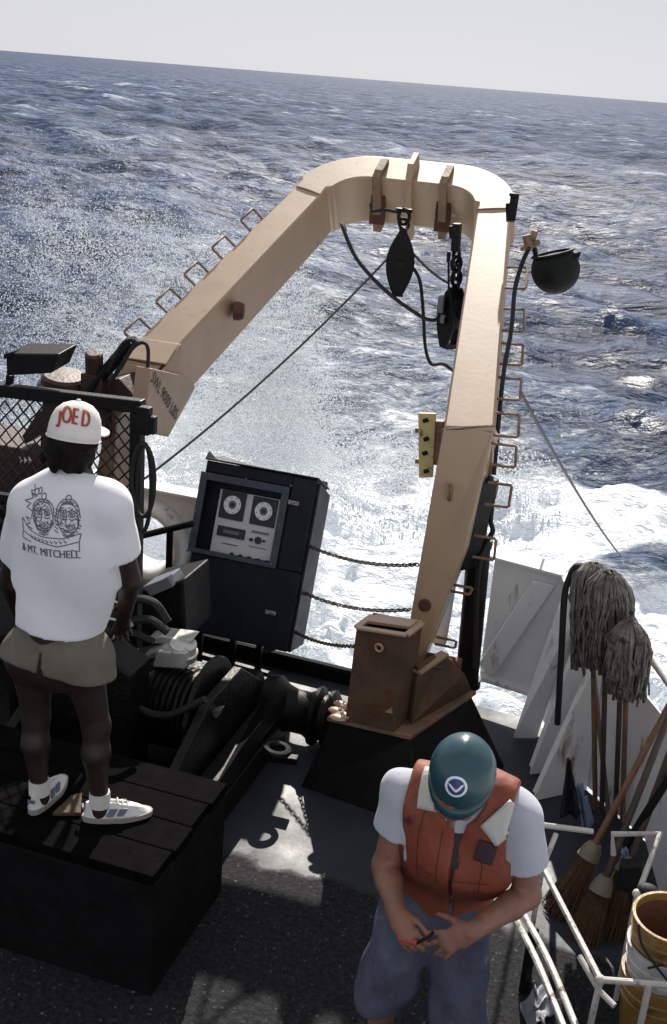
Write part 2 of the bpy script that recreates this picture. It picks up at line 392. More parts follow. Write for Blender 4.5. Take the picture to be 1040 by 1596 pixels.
def build_sea():
    # rows even in 1/r, so that waves keep their detail from the stern to the horizon
    rr_ = [3.0]
    while rr_[-1] < 30000:
        q = rr_[-1]
        rr_.append(q + (min(q * q * 0.00058, max(0.34, q * 0.0066)) if q < 1100 else q * 0.03))
    r = np.array(rr_); nr = len(r)
    fine = np.radians(np.arange(-43, 18, 0.122))
    coarse = np.radians(np.arange(18, 317, 3.0))
    az = np.concatenate([fine, coarse]); na = len(az)
    R, A = np.meshgrid(r, az, indexing='ij')
    X = R * np.sin(A); Y = R * np.cos(A)
    dr = np.gradient(r)[:, None] * np.ones_like(A)
    Z = np.zeros_like(X); DX = np.zeros_like(X); DY = np.zeros_like(X)
    g = np.random.default_rng(3)
    wind = math.radians(200)
    comps = []
    for i in range(64):
        lam = 0.75 * (22 / 0.75) ** (i / 63.0)
        d = wind + g.normal(0, 0.55)
        amp = 0.0098 * lam ** 0.88 * g.uniform(0.6, 1.3)
        if lam > 12: amp *= 0.55
        comps.append((lam, d, amp, g.uniform(0, 6.28)))
    for lam, d, amp, ph in comps:
        k = 2 * math.pi / lam
        att = np.clip(1.6 - dr / lam * 2.4, 0, 1)
        p = k * (X * math.sin(d) + Y * math.cos(d)) + ph + 1.2 * 0
        Z += att * amp * np.sin(p)
        DX += att * amp * 0.40 * math.sin(d) * np.cos(p); DY += att * amp * 0.40 * math.cos(d) * np.cos(p)
    # broken water in the wake
    wob = (fbm(X * 0.35, Y * 0.35, 3, 5) - 0.5)
    yend = 17.6 + 3.0 * (fbm(X * 0.45, Y * 0.2 + 3, 3, 9) - 0.5) * 2
    left = -0.52 * Y + 0.6 + 0.0 * X
    w = sstep(0, 1.6, yend - Y) * sstep(-9.5, -7.6, X + 1.5 * wob)
    # right part thins: a tongue of clear water beyond the quarter
    tongue = np.exp(-(((X + 0.2) / 1.5) ** 2 + ((Y - 14.2) / 0.95) ** 2)) * 1.3
    w = w * np.clip(1 - tongue, 0, 1)
    w = w * (1 - sstep(0.8, 4.5, X + 2.0 * wob) * 0.55)
    # trailing streaks past the dense wash
    trail = sstep(60, 14, Y) * sstep(9, 2, np.abs(X + 0.34 * Y + 0.5)) * 0.5
    far = sstep(22, 400, R)
    crest = np.clip(Z / 0.42, -1, 2)
    W = np.clip(w, 0, 1)
    rough = (fbm(X * 2.2, Y * 2.2, 4, 21) - 0.5) * 0.55 * W * sstep(4, 6.5, Y) + (fbm(X * 0.8, Y * 0.8, 3, 31) - 0.5) * 0.7 * W
    Z = Z * (1 - 0.3 * W) + rough
    # short steep chop, kept only where the mesh can carry it
    ca, sa = math.cos(0.25), math.sin(0.25)
    U_, V_ = X * ca - Y * sa, X * sa + Y * ca
    for sc_, amp, lam in ((0.11, 1.0, 9.0), (0.26, 0.48, 4.4)):
        n_ = fbm(U_ * sc_ * 0.62 + 7.7, V_ * sc_, 3, int(sc_ * 100))
        Z += (n_ - 0.5) * amp * np.clip(1.6 - dr / lam * 2.0, 0, 1) * (1 - 0.5 * W)
    for sc_, amp, lam in ((0.42, 0.17, 2.4), (0.95, 0.14, 1.05), (2.1, 0.085, 0.5)):
        n_ = fbm(U_ * sc_ * 0.62, V_ * sc_, 2, int(sc_ * 100))
        rid = (1 - np.abs(2 * n_ - 1)) ** 2
        Z += (rid - 0.55) * amp * np.clip(1.6 - dr / lam * 2.0, 0, 1) * (1 - 0.5 * W)
    crest = np.clip(Z / 0.42, -1, 2.2)
    verts = np.stack([X + DX, Y + DY, Z], -1).reshape(-1, 3)
    i = np.arange(nr - 1)[:, None] * na; j = np.arange(na)[None, :]; j2 = (j + 1) % na
    quads = np.stack([i + j, i + j2, i + na + j2, i + na + j], -1).reshape(-1, 4)
    me = bpy.data.meshes.new('sea')
    me.vertices.add(len(verts)); me.vertices.foreach_set('co', verts.astype(np.float32).ravel())
    me.loops.add(quads.size); me.loops.foreach_set('vertex_index', quads.astype(np.int32).ravel())
    me.polygons.add(len(quads)); me.polygons.foreach_set('loop_start', np.arange(0, quads.size, 4, dtype=np.int32))
    me.polygons.foreach_set('use_smooth', np.ones(len(quads), dtype=bool))
    me.update(calc_edges=True)
    for nm, arr in (('wash', np.clip(W + trail * 0.6, 0, 1)), ('crest', crest)):
        at = me.attributes.new(nm, 'FLOAT', 'POINT'); at.data.foreach_set('value', arr.astype(np.float32).ravel())
    if me.polygons[0].normal.z < 0: me.flip_normals()
    # shader ---------------------------------------------------------
    m = bpy.data.materials.new('sea_water'); m.use_nodes = True
    nt = m.node_tree; N = nt.nodes; L = nt.links; b = N['Principled BSDF']
    tc = N.new('ShaderNodeTexCoord'); pos = tc.outputs['Object']
    def noise(scale, det=6, rough=0.6, vec=None, dist=0.0):
        n = N.new('ShaderNodeTexNoise'); n.inputs['Scale'].default_value = scale; n.inputs['Detail'].default_value = det
        n.inputs['Roughness'].default_value = rough; n.inputs['Distortion'].default_value = dist
        L.new(vec or pos, n.inputs['Vector']); return n.outputs['Fac']
    def mth(op, a, b_=None, c=None):
        n = N.new('ShaderNodeMath'); n.operation = op
        for k, v in enumerate((a, b_, c)):
            if v is None: continue
            if isinstance(v, (int, float)): n.inputs[k].default_value = v
            else: L.new(v, n.inputs[k])
        return n.outputs[0]
    def mrange(v, a, b_, c=0.0, d=1.0):
        n = N.new('ShaderNodeMapRange'); n.interpolation_type = 'SMOOTHSTEP'
        L.new(v, n.inputs[0]); n.inputs[1].default_value = a; n.inputs[2].default_value = b_; n.inputs[3].default_value = c; n.inputs[4].default_value = d
        return n.outputs[0]
    def attr(nm):
        n = N.new('ShaderNodeAttribute'); n.attribute_name = nm; return n.outputs['Fac']
    wash, crest_ = attr('wash'), attr('crest')
    mp = N.new('ShaderNodeMapping'); mp.inputs['Scale'].default_value = (0.55, 1.0, 1.0); mp.inputs['Rotation'].default_value = (0, 0, math.radians(12))
    L.new(pos, mp.inputs['Vector']); sv = mp.outputs['Vector']
    fine = noise(7.0, 8, 0.72, None, 0.6)
    mid = noise(1.5, 8, 0.68, sv, 0.8)
    big = noise(0.16, 4, 0.55, sv)
    far_n = noise(0.045, 7, 0.72, sv, 0.3)
    frac = noise(0.22, 13, 0.76, sv, 0.25)
    gust = noise(0.012, 5, 0.6, sv, 0.3)
    geo = N.new('ShaderNodeVectorMath'); geo.operation = 'LENGTH'; L.new(pos, geo.inputs[0]); dist = geo.outputs['Value']
    away = mrange(dist, 14.0, 160.0)
    # whitecaps and lacy foam: crest + patches
    cap = mth('ADD', mth('MULTIPLY', frac, 1.0), mth('ADD', mth('MULTIPLY', crest_, 0.050), mth('ADD', mth('MULTIPLY', mth('SUBTRACT', gust, 0.5), 0.20), mth('SUBTRACT', mth('MULTIPLY', mth('SUBTRACT', mid, 0.5), 0.12), mth('MULTIPLY', mrange(dist, 40.0, 900.0), 0.085)))))
    caps = mrange(cap, 0.580, 0.685)
    lace = mrange(mth('ADD', mth('MULTIPLY', fine, 0.6), mth('MULTIPLY', mid, 0.5)), 0.57, 0.72)
    caps2 = mth('MULTIPLY', mth('MULTIPLY', caps, mrange(lace, 0.0, 1.0, 0.5, 1.0)), 0.92)
    dense = mrange(mth('ADD', wash, mth('MULTIPLY', mth('SUBTRACT', mth('ADD', mth('MULTIPLY', mid, 0.7), mth('MULTIPLY', fine, 0.5)), 0.6), 1.7)), 0.08, 0.58)
    foam = mth('MAXIMUM', caps2, dense)
    mixc = N.new('ShaderNodeMixRGB'); L.new(foam, mixc.inputs[0])
    wc = N.new('ShaderNodeMixRGB'); L.new(mrange(mth('ADD', mth('MULTIPLY', noise(0.35, 11, 0.74, sv, 0.3), 0.75), mth('MULTIPLY', crest_, 0.05)), 0.30, 0.46), wc.inputs[0])
    wc.inputs[1].default_value = (0.012, 0.027, 0.068, 1); wc.inputs[2].default_value = (0.064, 0.098, 0.182, 1)
    aer = N.new('ShaderNodeMixRGB'); L.new(mth('MULTIPLY', wash, 0.6), aer.inputs[0])
    L.new(wc.outputs[0], aer.inputs[1]); aer.inputs[2].default_value = (0.30, 0.38, 0.48, 1)
    L.new(aer.outputs[0], mixc.inputs[1]); mixc.inputs[2].default_value = (0.79, 0.84, 0.90, 1)
    L.new(mixc.outputs[0], b.inputs['Base Color'])
    rg = mth('ADD', mrange(foam, 0, 1, 0.31, 0.55), mth('MULTIPLY', away, 0.42)); L.new(rg, b.inputs['Roughness'])
    b.inputs['IOR'].default_value = 1.33
    b.inputs['Specular IOR Level'].default_value = 0.075
    chop = noise(2.6, 6, 0.62, sv, 0.4)
    ripple = noise(0.55, 7, 0.65, sv, 0.3)
    swell = noise(0.10, 6, 0.62, sv, 0.3)
    hsum = mth('ADD', mth('ADD', mth('MULTIPLY', swell, 3.2), mth('MULTIPLY', chop, 0.22)), mth('ADD', mth('MULTIPLY', ripple, 0.75), mth('MULTIPLY', foam, 0.06)))
    bp = N.new('ShaderNodeBump'); bp.inputs['Strength'].default_value = 0.85; bp.inputs['Distance'].default_value = 1.0
    L.new(hsum, bp.inputs['Height']); L.new(bp.outputs['Normal'], b.inputs['Normal'])
    me.materials.append(m)
    o = link('sea', me, None, False, 0, V(0, 0, SEA_Z))
    tag(o, 'blue choppy sea with whitecaps and a white wake behind the stern', kind='structure')
    return o
sea = build_sea()

# spray flung up on the port side of the stern: droplets nobody could count
def build_spray():
    g = np.random.default_rng(11)
    P = []; S = []
    def clump(c, sd, n, s0, s1, lean=0.0):
        q = g.normal(0, 1, (n, 3)) * np.array(sd)
        q[:, 0] -= lean * q[:, 2]                              # flung up and to the left
        P.append(q + np.array(c)); S.append(s0 * (s1 / s0) ** g.random(n))
    for k in range(230):                                      # the burst: thick near its right edge, thinning left and up
        x = -3.72 - 4.4 * g.random() ** 1.7
        top = 1.15 + 0.55 * (1 - np.exp((x + 3.6) * 1.1)) - 0.10 * (-3.6 - x)
        t = g.random() ** (0.75 + 0.10 * (-3.7 - x))
        z = -2.0 + (top + 2.0) * t
        dens = (1.25 - 1.0 * t) * np.exp((x + 3.7) * 0.30)
        sd = 0.13 + 0.24 * g.random()
        clump((x, 11.0 + g.normal(0, 0.7), z), (sd, sd, sd * 1.35), int(1900 * dens), 0.0021, 0.0054, 0.8)
    for k in range(60):                                       # torn fingers along the crest of the burst
        x = -3.8 - 3.2 * g.random(); top = 1.2 + 0.5 * (1 - np.exp((x + 3.6) * 1.1))
        sd = 0.06 + 0.10 * g.random()
        clump((x, 11.0 + g.normal(0, 0.5), top + g.normal(0, 0.22)), (sd, sd, sd * 2.2), 360, 0.0024, 0.0056, 0.9)
    for k in range(22):                                       # thin mist of drops trailing to the left
        c = np.array([g.uniform(-9.5, -5.2), g.uniform(10.5, 13), g.uniform(-1.6, 1.0)])
        clump(c, (0.6, 0.6, 0.40), 260, 0.0026, 0.0055)
    for k in range(34):                                       # low boil along the edge of the wash
        c = np.array([g.uniform(-9.5, -3.6), 0, -1.9]); c[1] = 16.2 + g.normal(0, 0.8) + (c[0] + 6) * 0.1
        clump(c, (0.5, 0.5, 0.26), 700, 0.005, 0.011)
    for k in range(10):                                       # short jets beside the right-hand end of the wash
        c = np.array([g.uniform(-4.0, -2.2), 16.6, -1.9]); clump(c, (0.5, 0.4, 0.22), 260, 0.007, 0.015)
    p = np.concatenate(P); s = np.concatenate(S)
    keep = (p[:, 2] > -2.3) & (p[:, 1] > 8.4) & ((p[:, 0] < -0.33 * p[:, 1] + 0.25 + g.normal(0, 0.22, len(p)) + 0.12 * np.sin(p[:, 2] * 5)) | (p[:, 1] > 15))
    p = p[keep]; s = s[keep]; n = len(p)
    tv = np.array([(1, 1, 1), (1, -1, -1), (-1, 1, -1), (-1, -1, 1)], float) * 0.85
    tf = np.array([(0, 1, 2), (0, 3, 1), (0, 2, 3), (1, 3, 2)])
    st = 0.75 + 0.95 * g.random((n, 1, 3))
    ang = g.uniform(0, 6.28, n); ca, sa = np.cos(ang), np.sin(ang)
    base = tv[None] * s[:, None, None] * st
    bx = base[..., 0] * ca[:, None] - base[..., 1] * sa[:, None]; by = base[..., 0] * sa[:, None] + base[..., 1] * ca[:, None]
    vv = (p[:, None, :] + np.stack([bx, by, base[..., 2]], -1)).reshape(-1, 3)
    ff = (tf[None] + (np.arange(n) * 4)[:, None, None]).reshape(-1, 3)
    me = bpy.data.meshes.new('sea_spray')
    me.vertices.add(len(vv)); me.vertices.foreach_set('co', vv.astype(np.float32).ravel())
    me.loops.add(ff.size); me.loops.foreach_set('vertex_index', ff.astype(np.int32).ravel())
    me.polygons.add(len(ff)); me.polygons.foreach_set('loop_start', np.arange(0, ff.size, 3, dtype=np.int32))
    me.update(calc_edges=True)
    m = bpy.data.materials.new('spray_drops'); m.use_nodes = True
    nt = m.node_tree; nt.nodes.remove(nt.nodes['Principled BSDF'])
    df = nt.nodes.new('ShaderNodeBsdfDiffuse'); tr = nt.nodes.new('ShaderNodeBsdfTranslucent'); mx = nt.nodes.new('ShaderNodeMixShader')
    df.inputs[0].default_value = (0.86, 0.89, 0.92, 1); tr.inputs[0].default_value = (0.86, 0.89, 0.92, 1); mx.inputs[0].default_value = 0.55
    nt.links.new(df.outputs[0], mx.inputs[1]); nt.links.new(tr.outputs[0], mx.inputs[2]); nt.links.new(mx.outputs[0], nt.nodes['Material Output'].inputs[0])
    me.materials.append(m)
    o = link('sea_spray', me)
    tag(o, 'white spray of water drops thrown up left of the stern', 'spray', kind='stuff')
build_spray()

# ------------------------------------------------------------------ deck and hull
deck_outline = [(-0.52, 6.34), (-0.30, 5.86), (0.20, 5.36), (0.34, 4.8), (0.52, 4.0), (0.95, 2.0), (1.2, -4.5), (-9.5, -4.5), (-9.2, 3.5), (-7.5, 5.6), (-5.4, 6.36), (-3.4, 6.40), (-1.5, 6.38)]
def deck_material():
    m = bpy.data.materials.new('wet_deck_paint'); m.use_nodes = True
    nt = m.node_tree; N = nt.nodes; L = nt.links; b = N['Principled BSDF']
    tc = N.new('ShaderNodeTexCoord'); pos = tc.outputs['Object']
    def noise(scale, det, rough=0.6):
        n = N.new('ShaderNodeTexNoise'); n.inputs['Scale'].default_value = scale; n.inputs['Detail'].default_value = det; n.inputs['Roughness'].default_value = rough
        L.new(pos, n.inputs['Vector']); return n.outputs['Fac']
    def ramp(v, a, b_, ca, cb):
        n = N.new('ShaderNodeValToRGB'); e = n.color_ramp.elements
        e[0].position = a; e[1].position = b_; e[0].color = ca + (1,); e[1].color = cb + (1,)
        L.new(v, n.inputs['Fac']); return n.outputs['Color']
    base = ramp(noise(2.2, 7, 0.65), 0.35, 0.65, (0.022, 0.026, 0.036), (0.034, 0.039, 0.051))
    grit = ramp(noise(1.1, 3, 0.5), 0.45, 0.55, (0, 0, 0), (1, 1, 1))
    # coarse non-skid aggregate forward of y = 4.45: brownish grey with pale chips worn through
    sx = N.new('ShaderNodeSeparateXYZ'); L.new(pos, sx.inputs[0])
    wob = N.new('ShaderNodeMath'); wob.operation = 'MULTIPLY_ADD'; L.new(noise(3.5, 5), wob.inputs[0]); wob.inputs[1].default_value = 0.35; L.new(sx.outputs['Y'], wob.inputs[2])
    nons = N.new('ShaderNodeMapRange'); L.new(wob.outputs[0], nons.inputs[0]); nons.inputs[1].default_value = 4.60; nons.inputs[2].default_value = 4.54
    vor = N.new('ShaderNodeTexVoronoi'); vor.inputs['Scale'].default_value = 55; L.new(pos, vor.inputs['Vector'])
    agg = ramp(noise(42, 5, 0.7), 0.36, 0.66, (0.009, 0.009, 0.0105), (0.036, 0.037, 0.040))
    chips = ramp(noise(36, 3, 0.75), 0.63, 0.68, (0, 0, 0), (1, 1, 1))
    ch = N.new('ShaderNodeMixRGB'); L.new(chips, ch.inputs[0]); L.new(agg, ch.inputs[1]); ch.inputs[2].default_value = (0.15, 0.16, 0.18, 1)
    mx = N.new('ShaderNodeMixRGB'); L.new(nons.outputs[0], mx.inputs[0]); L.new(base, mx.inputs[1]); L.new(ch.outputs[0], mx.inputs[2])
    rust = ramp(noise(3.7, 8, 0.7), 0.66, 0.74, (0, 0, 0), (1, 1, 1))
    rx = N.new('ShaderNodeMixRGB'); L.new(rust, rx.inputs[0]); L.new(mx.outputs[0], rx.inputs[1]); rx.inputs[2].default_value = (0.014, 0.012, 0.011, 1)
    L.new(rx.outputs[0], b.inputs['Base Color'])
    wet = N.new('ShaderNodeMapRange'); L.new(noise(1.6, 5), wet.inputs[0]); wet.inputs[1].default_value = 0.4; wet.inputs[2].default_value = 0.62; wet.inputs[3].default_value = 0.42; wet.inputs[4].default_value = 0.62
    rgh = N.new('ShaderNodeMath'); rgh.operation = 'MAXIMUM'; L.new(wet.outputs[0], rgh.inputs[0])
    nr = N.new('ShaderNodeMath'); nr.operation = 'MULTIPLY'; L.new(nons.outputs[0], nr.inputs[0]); nr.inputs[1].default_value = 0.75; L.new(nr.outputs[0], rgh.inputs[1])
    L.new(rgh.outputs[0], b.inputs['Roughness'])
    sp = N.new('ShaderNodeMapRange'); L.new(nons.outputs[0], sp.inputs[0]); sp.inputs[3].default_value = 0.3; sp.inputs[4].default_value = 0.12; L.new(sp.outputs[0], b.inputs['Specular IOR Level'])
    hb = N.new('ShaderNodeMath'); hb.operation = 'MULTIPLY'; L.new(noise(40, 6, 0.75), hb.inputs[0])
    ha = N.new('ShaderNodeMath'); ha.operation = 'MULTIPLY_ADD'; L.new(nons.outputs[0], ha.inputs[0]); ha.inputs[1].default_value = 1.0; ha.inputs[2].default_value = 0.10; L.new(ha.outputs[0], hb.inputs[1])
    bp = N.new('ShaderNodeBump'); bp.inputs['Strength'].default_value = 0.7; bp.inputs['Distance'].default_value = 0.018
    L.new(hb.outputs[0], bp.inputs['Height']); L.new(bp.outputs['Normal'], b.inputs['Normal'])
    return m
M['deck'] = deck_material()
mb = MB(); mb.prism([V(x, y, 0) for x, y in deck_outline], V(0, 0, -0.12))
tag(mb.build('deck', M['deck']), 'dark wet steel working deck at the stern', kind='structure')
mb = MB()
inset = [(x * 0.995, y * 0.995 - 0.01) for x, y in deck_outline]
mb.prism([V(x, y, -0.123) for x, y in inset], V(0, 0, -3.4))
tag(mb.build('hull', M['bulwark']), 'pale grey steel hull below the deck edge', kind='structure')
# raised steel edge strip along the open stern
mb = MB(); mb.bar((-2.95, 6.30, 0.035), (-1.52, 6.26, 0.035), 0.05, 0.07)
mb.tube([(-2.95, 6.30, 0.085), (-1.52, 6.26, 0.085)], 0.026, 8)
tag(mb.build('stern_kerb', M['black'], smooth=True), 'black rounded kerb along the open stern edge', kind='structure')

# ------------------------------------------------------------------ bulwarks
def plate_wall(mb, pts, z0, z1, t):
    """upright plate following pts (x, y), thickness t to the outside (left of travel is inside)"""
    for (a, b) in zip(pts[:-1], pts[1:]):
        d = (V(*b, 0) - V(*a, 0)).normalized(); nrm = V(d.y, -d.x, 0)
        A, B = V(*a, 0), V(*b, 0)
        mb.prism([A + V(0, 0, z0), B + V(0, 0, z0), B + V(0, 0, z1), A + V(0, 0, z1)], nrm * t)
BW = [(-0.93, 6.42), (-0.50, 6.34), (-0.30, 5.90), (0.19, 5.38), (0.33, 4.8), (0.51, 4.0), (0.93, 2.0), (1.1, -1.0)]
bw = thing('bulwark', 'pale grey steel bulwark round the right stern corner behind the mops', 'bulwark', (-0.5, 6.3, 0))
mb = MB()
def wall_outside(mb, a, b, z0, z1, z1b=None, t=0.012):
    A, B = V(*a, 0), V(*b, 0); d = (B - A).normalized(); nrm = V(-d.y, d.x, 0)
    z1b = z1 if z1b is None else z1b
    mb.prism([A + V(0, 0, z0), B + V(0, 0, z0), B + V(0, 0, z1b), A + V(0, 0, z1)], nrm * t)
wall_outside(mb, BW[0], BW[1], 0.20, 0.985)
wall_outside(mb, BW[1], BW[2], 0.02, 0.985, 0.90)
mb.build('plate', M['bulwark'], bw)
mb = MB()
wall_outside(mb, BW[2], BW[3], 0.004, 0.90, 0.70)
for a, b in zip(BW[3:-1], BW[4:]): wall_outside(mb, a, b, 0.004, 0.70)
mb.build('plate', M['bulwark'], bw)
mb = MB()                                                # flat cap along the top
def cap_strip(mb, a, b, za, zb, w, th=0.018, off=0.03):
    A, B = V(*a, za), V(*b, zb); d = (B - A); d.z = 0; d.normalize(); nrm = V(-d.y, d.x, 0)
    mb.prism([A + nrm * (off - w / 2), B + nrm * (off - w / 2), B + nrm * (off + w / 2), A + nrm * (off + w / 2)], V(0, 0, th))
cap_strip(mb, (-0.99, 6.43), (-0.50, 6.34), 0.987, 0.987, 0.17)
cap_strip(mb, (-0.50, 6.335), (-0.30, 5.90), 0.985, 0.90, 0.13)
mb.build('cap_rail', M['bulwark'], bw, bevel=0.004)
mb = MB(); mb.box((-0.74, 6.375, 0.19), (0.50, 0.10, 0.03), Matrix.Rotation(math.radians(-10), 3, 'Z')); mb.build('bottom_flange', M['bulwark'], bw, bevel=0.004)
# stays: leaning triangular webs with a flange along the sloping edge
def stay(a_top, a_bot, foot_in, name='stay', t=0.012, hole=None, flange=0.05, broad=None):
    """web with its upright edge on the plate and its toe at foot_in"""
    T, B, Ft = Vector(a_top), Vector(a_bot), Vector(foot_in)
    nrm = (T - B).cross(Ft - B).normalized()
    mb = MB(); e = (T - B).normalized(); inw = (Ft - B); inw.z = 0; inw.normalize()
    mb.prism([B, Ft, Ft + e * 0.05, T + inw * 0.05, T], nrm * t)
    w = mb.build(name, M['bulwark'], bw)
    mf = MB(); mf.bar(Ft + e * 0.045 + nrm * t / 2, T + inw * 0.055 + nrm * t / 2, flange, 0.012, up=tuple((Ft - T).cross(nrm).normalized()))
    mf.build('flange', M['bulwark'], w)
    return w
# stiffener on the stern plate and the broad stay at the corner
mb = MB()
a = aty(858, 905, 6.37); c = aty(752, 1050, 6.35)
mb.prism([aty(832, 900, 6.38), aty(868, 908, 6.38), aty(770, 1050, 6.38), aty(748, 1030, 6.38)], V(0, -0.05, 0))
mb.build('stiffener', M['bulwark'], bw, bevel=0.006)
mb = MB()
P = [atz(800, 1150, 0.004), atz(835, 1150, 0.004), aty(896, 960, 5.92), aty(884, 915, 6.10), aty(868, 950, 6.14)]
mb.prism([P[0], P[1], P[2], P[3], P[4]], V(0.008, 0.012, 0.002))
mb.build('corner_stay', M['bulwark'], bw)
stay((-0.29, 5.87, 0.88), (-0.29, 5.87, 0.004), tuple(atz(826, 1205, 0.004)), flange=0.035)
stay((-0.19, 5.74, 0.80), (-0.16, 5.72, 0.004), tuple(atz(832, 1246, 0.004)), flange=0.035)
mb = MB(); q = aty(885, 1063, 5.86); mb.cyl(q + V(0, -0.012, 0), q + V(0, 0.003, 0), 0.03, 20); mb.build('hole_daylight', M['emblem_white'], bw)  # solid white disc, painted as daylight showing through the stay's hole
# pipe rail over the side bulwark
mb = MB()
pr = [aty(962, 955, 5.72), aty(1005, 1010, 5.6), aty(1041, 1060, 5.35), (0.34, 4.8, 0.98), (0.52, 4.0, 0.98), (0.93, 2.0, 0.98)]
mb.tube(pr, 0.024, 10)
for x, y in ((0.28, 5.02), (0.53, 4.0), (0.93, 2.1)): mb.tube([(x, y, 0.69), (x, y, 0.98)], 0.02, 8)
mb.build('pipe_rail', M['white_pipe'], bw, smooth=True)

bl = thing('stern_bulwark', 'pale grey stern bulwark with a round fairlead left of the cabinet', 'bulwark', (-3.6, 6.4, 0))
mb = MB()
wall_outside(mb, (-5.5, 6.40), (-3.66, 6.42), 0.02, 1.0)
# plate pierced by the fairlead: four pieces round an octagon-cut opening
fc = V(-3.22, 6.42, 0.64); R0 = 0.20
x0, x1, z0, z1 = -3.66, -2.78, 0.02, 1.0
n = 24
ring = [V(fc.x + R0 * math.cos(2 * math.pi * k / n), 6.42, fc.z + R0 * math.sin(2 * math.pi * k / n)) for k in range(n)]
outer = []
for k in range(n):
    a = 2 * math.pi * k / n; c, s = math.cos(a), math.sin(a)
    tx = ((x1 if c > 0 else x0) - fc.x) / c if abs(c) > 1e-6 else 1e9
    tz = ((z1 if s > 0 else z0) - fc.z) / s if abs(s) > 1e-6 else 1e9
    t = min(tx, tz); outer.append(V(fc.x + c * t, 6.42, fc.z + s * t))
for yy in (0, 0.012):
    b = len(mb.v)
    mb.v += [tuple(p + V(0, yy, 0)) for p in ring + outer]
    for k in range(n):
        mb.f.append((b + k, b + (k + 1) % n, b + n + (k + 1) % n, b + n + k)); mb.m.append(0)
mb.build('plate', M['bulwark'], bl)
mb = MB(); mb.box((-4.15, 6.44, 1.01), (2.76, 0.15, 0.02)); mb.build('cap_rail', M['bulwark'], bl, bevel=0.004)
mb = MB()
prof = []
for k in range(9):
    a = math.pi * k / 8
    prof.append((0.20 + 0.085 - 0.085 * math.cos(a) * 1.0 - 0.0, -0.085 * math.sin(a)))
prof = [(0.185 + 0.10 * (1 - math.cos(math.pi * k / 10)) / 2 * 1.15, -0.11 * math.sin(math.pi * k / 10)) for k in range(11)]
mb.lathe(prof, fc, (0, 1, 0), 36, caps=False)
mb.lathe([(0.186, 0.0), (0.186, 0.1)], fc, (0, 1, 0), 36, caps=False)
mb.build('fairlead', M['bulwark'], bl, smooth=True)
for xx in (-4.7, -3.75):
    mb = MB(); mb.prism([(xx, 6.41, 0.02), (xx, 5.95, 0.004), (xx, 6.40, 0.95)], V(0.012, 0, 0)); mb.build('stay', M['bulwark'], bl)
# ================================================================== THE A-FRAME
AF_S = math.radians(28)
AP0 = V(0, 5.6, 2.0)                                   # a point of the upper frame's top face
AN = V(0, -math.sin(AF_S), math.cos(AF_S))             # normal of that face
AE = V(0, math.cos(AF_S), math.sin(AF_S))              # up along the legs
AX = V(1, 0, 0)
def ap(u, v, w=0.0):                                   # frame coordinates: across, along, out of the face
    return AP0 + AX * u + AE * v + AN * w
def apx(px, py):                                       # photo point on the face -> (u, v)
    p = atp(px, py, AP0, AN) - AP0
    return p.x, p.dot(AE)
af = thing('a_frame', 'tan steel A-frame gantry leaning out over the stern wake', 'gantry', (-1.9, 5.6, 0))
TH_AF = 0.34
# centre line and half widths of the upper U (leg, bend, beam, bend, leg)
rb = ((apx(690, 670)[0] + apx(772, 664)[0]) / 2, (apx(690, 670)[1] + apx(772, 664)[1]) / 2)
rt = ((apx(741, 327)[0] + apx(798, 325)[0]) / 2, (apx(741, 327)[1] + apx(798, 325)[1]) / 2)
lt = ((apx(463, 291)[0] + apx(498, 303)[0]) / 2, (apx(463, 291)[1] + apx(498, 303)[1]) / 2)
lb = ((apx(218, 535)[0] + apx(270, 548)[0]) / 2, (apx(218, 535)[1] + apx(270, 548)[1]) / 2)
lb = (lb[0] - 0.045, lb[1] - 0.16)
beam_v = apx(650, 266)[1]
pts = [rb, rt]
def arc(c, r, a0, a1, n):
    return [(c[0] + r * math.cos(a0 + (a1 - a0) * k / n), c[1] + r * math.sin(a0 + (a1 - a0) * k / n)) for k in range(1, n + 1)]
rr = beam_v - rt[1]
rl = beam_v - lt[1]
pts += arc((rt[0] - rr, rt[1]), rr, 0, math.pi / 2, 18)
pts += [(lt[0] + rl + 0.02, beam_v)] + arc((lt[0] + rl, lt[1]), rl, math.pi / 2, math.pi, 18) + [lb]
half = []
for i, p in enumerate(pts):
    t = min(1, max(0, (p[1] - rb[1]) / (rt[1] - rb[1])))
    half.append(0.128 * (1 - t) + 0.103 * t + (0.03 if p[1] > rt[1] + 0.1 else 0))
def sweep_box(mb, pts, half, th):
    n = len(pts); rings = []
    for i, p in enumerate(pts):
        a = pts[max(i - 1, 0)]; b = pts[min(i + 1, n - 1)]
        d = V(b[0] - a[0], b[1] - a[1], 0).normalized(); s = V(d.y, -d.x, 0)
        o = (p[0] + s.x * half[i], p[1] + s.y * half[i]); q = (p[0] - s.x * half[i], p[1] - s.y * half[i])
        rings.append([ap(o[0], o[1], 0), ap(q[0], q[1], 0), ap(q[0], q[1], -th), ap(o[0], o[1], -th)])
    P = [v for r in rings for v in r]; fs = []
    for i in range(n - 1):
        for k in range(4):
            l = (k + 1) % 4
            fs.append((i * 4 + k, i * 4 + l, (i + 1) * 4 + l, (i + 1) * 4 + k))
    fs += [(3, 2, 1, 0), tuple((n - 1) * 4 + k for k in range(4))]
    mb.add(P, fs)
mb = MB(); sweep_box(mb, pts, half, TH_AF)
uf = mb.build('upper_frame', M['buff'], af, smooth=True, bevel=0.012)
# weld beads across the face
for (a, b) in (((690, 670), (772, 664)), ((741, 327), (798, 325)), ((463, 291), (498, 303))):
    A, B = apx(*a), apx(*b); mb = MB()
    mb.tube([ap(A[0], A[1], 0.001), ap((A[0] + B[0]) / 2, (A[1] + B[1]) / 2 + 0.004, 0.003), ap(B[0], B[1], 0.001)], 0.006, 6)
    mb.build('weld_bead', M['buff_dirty'], uf)
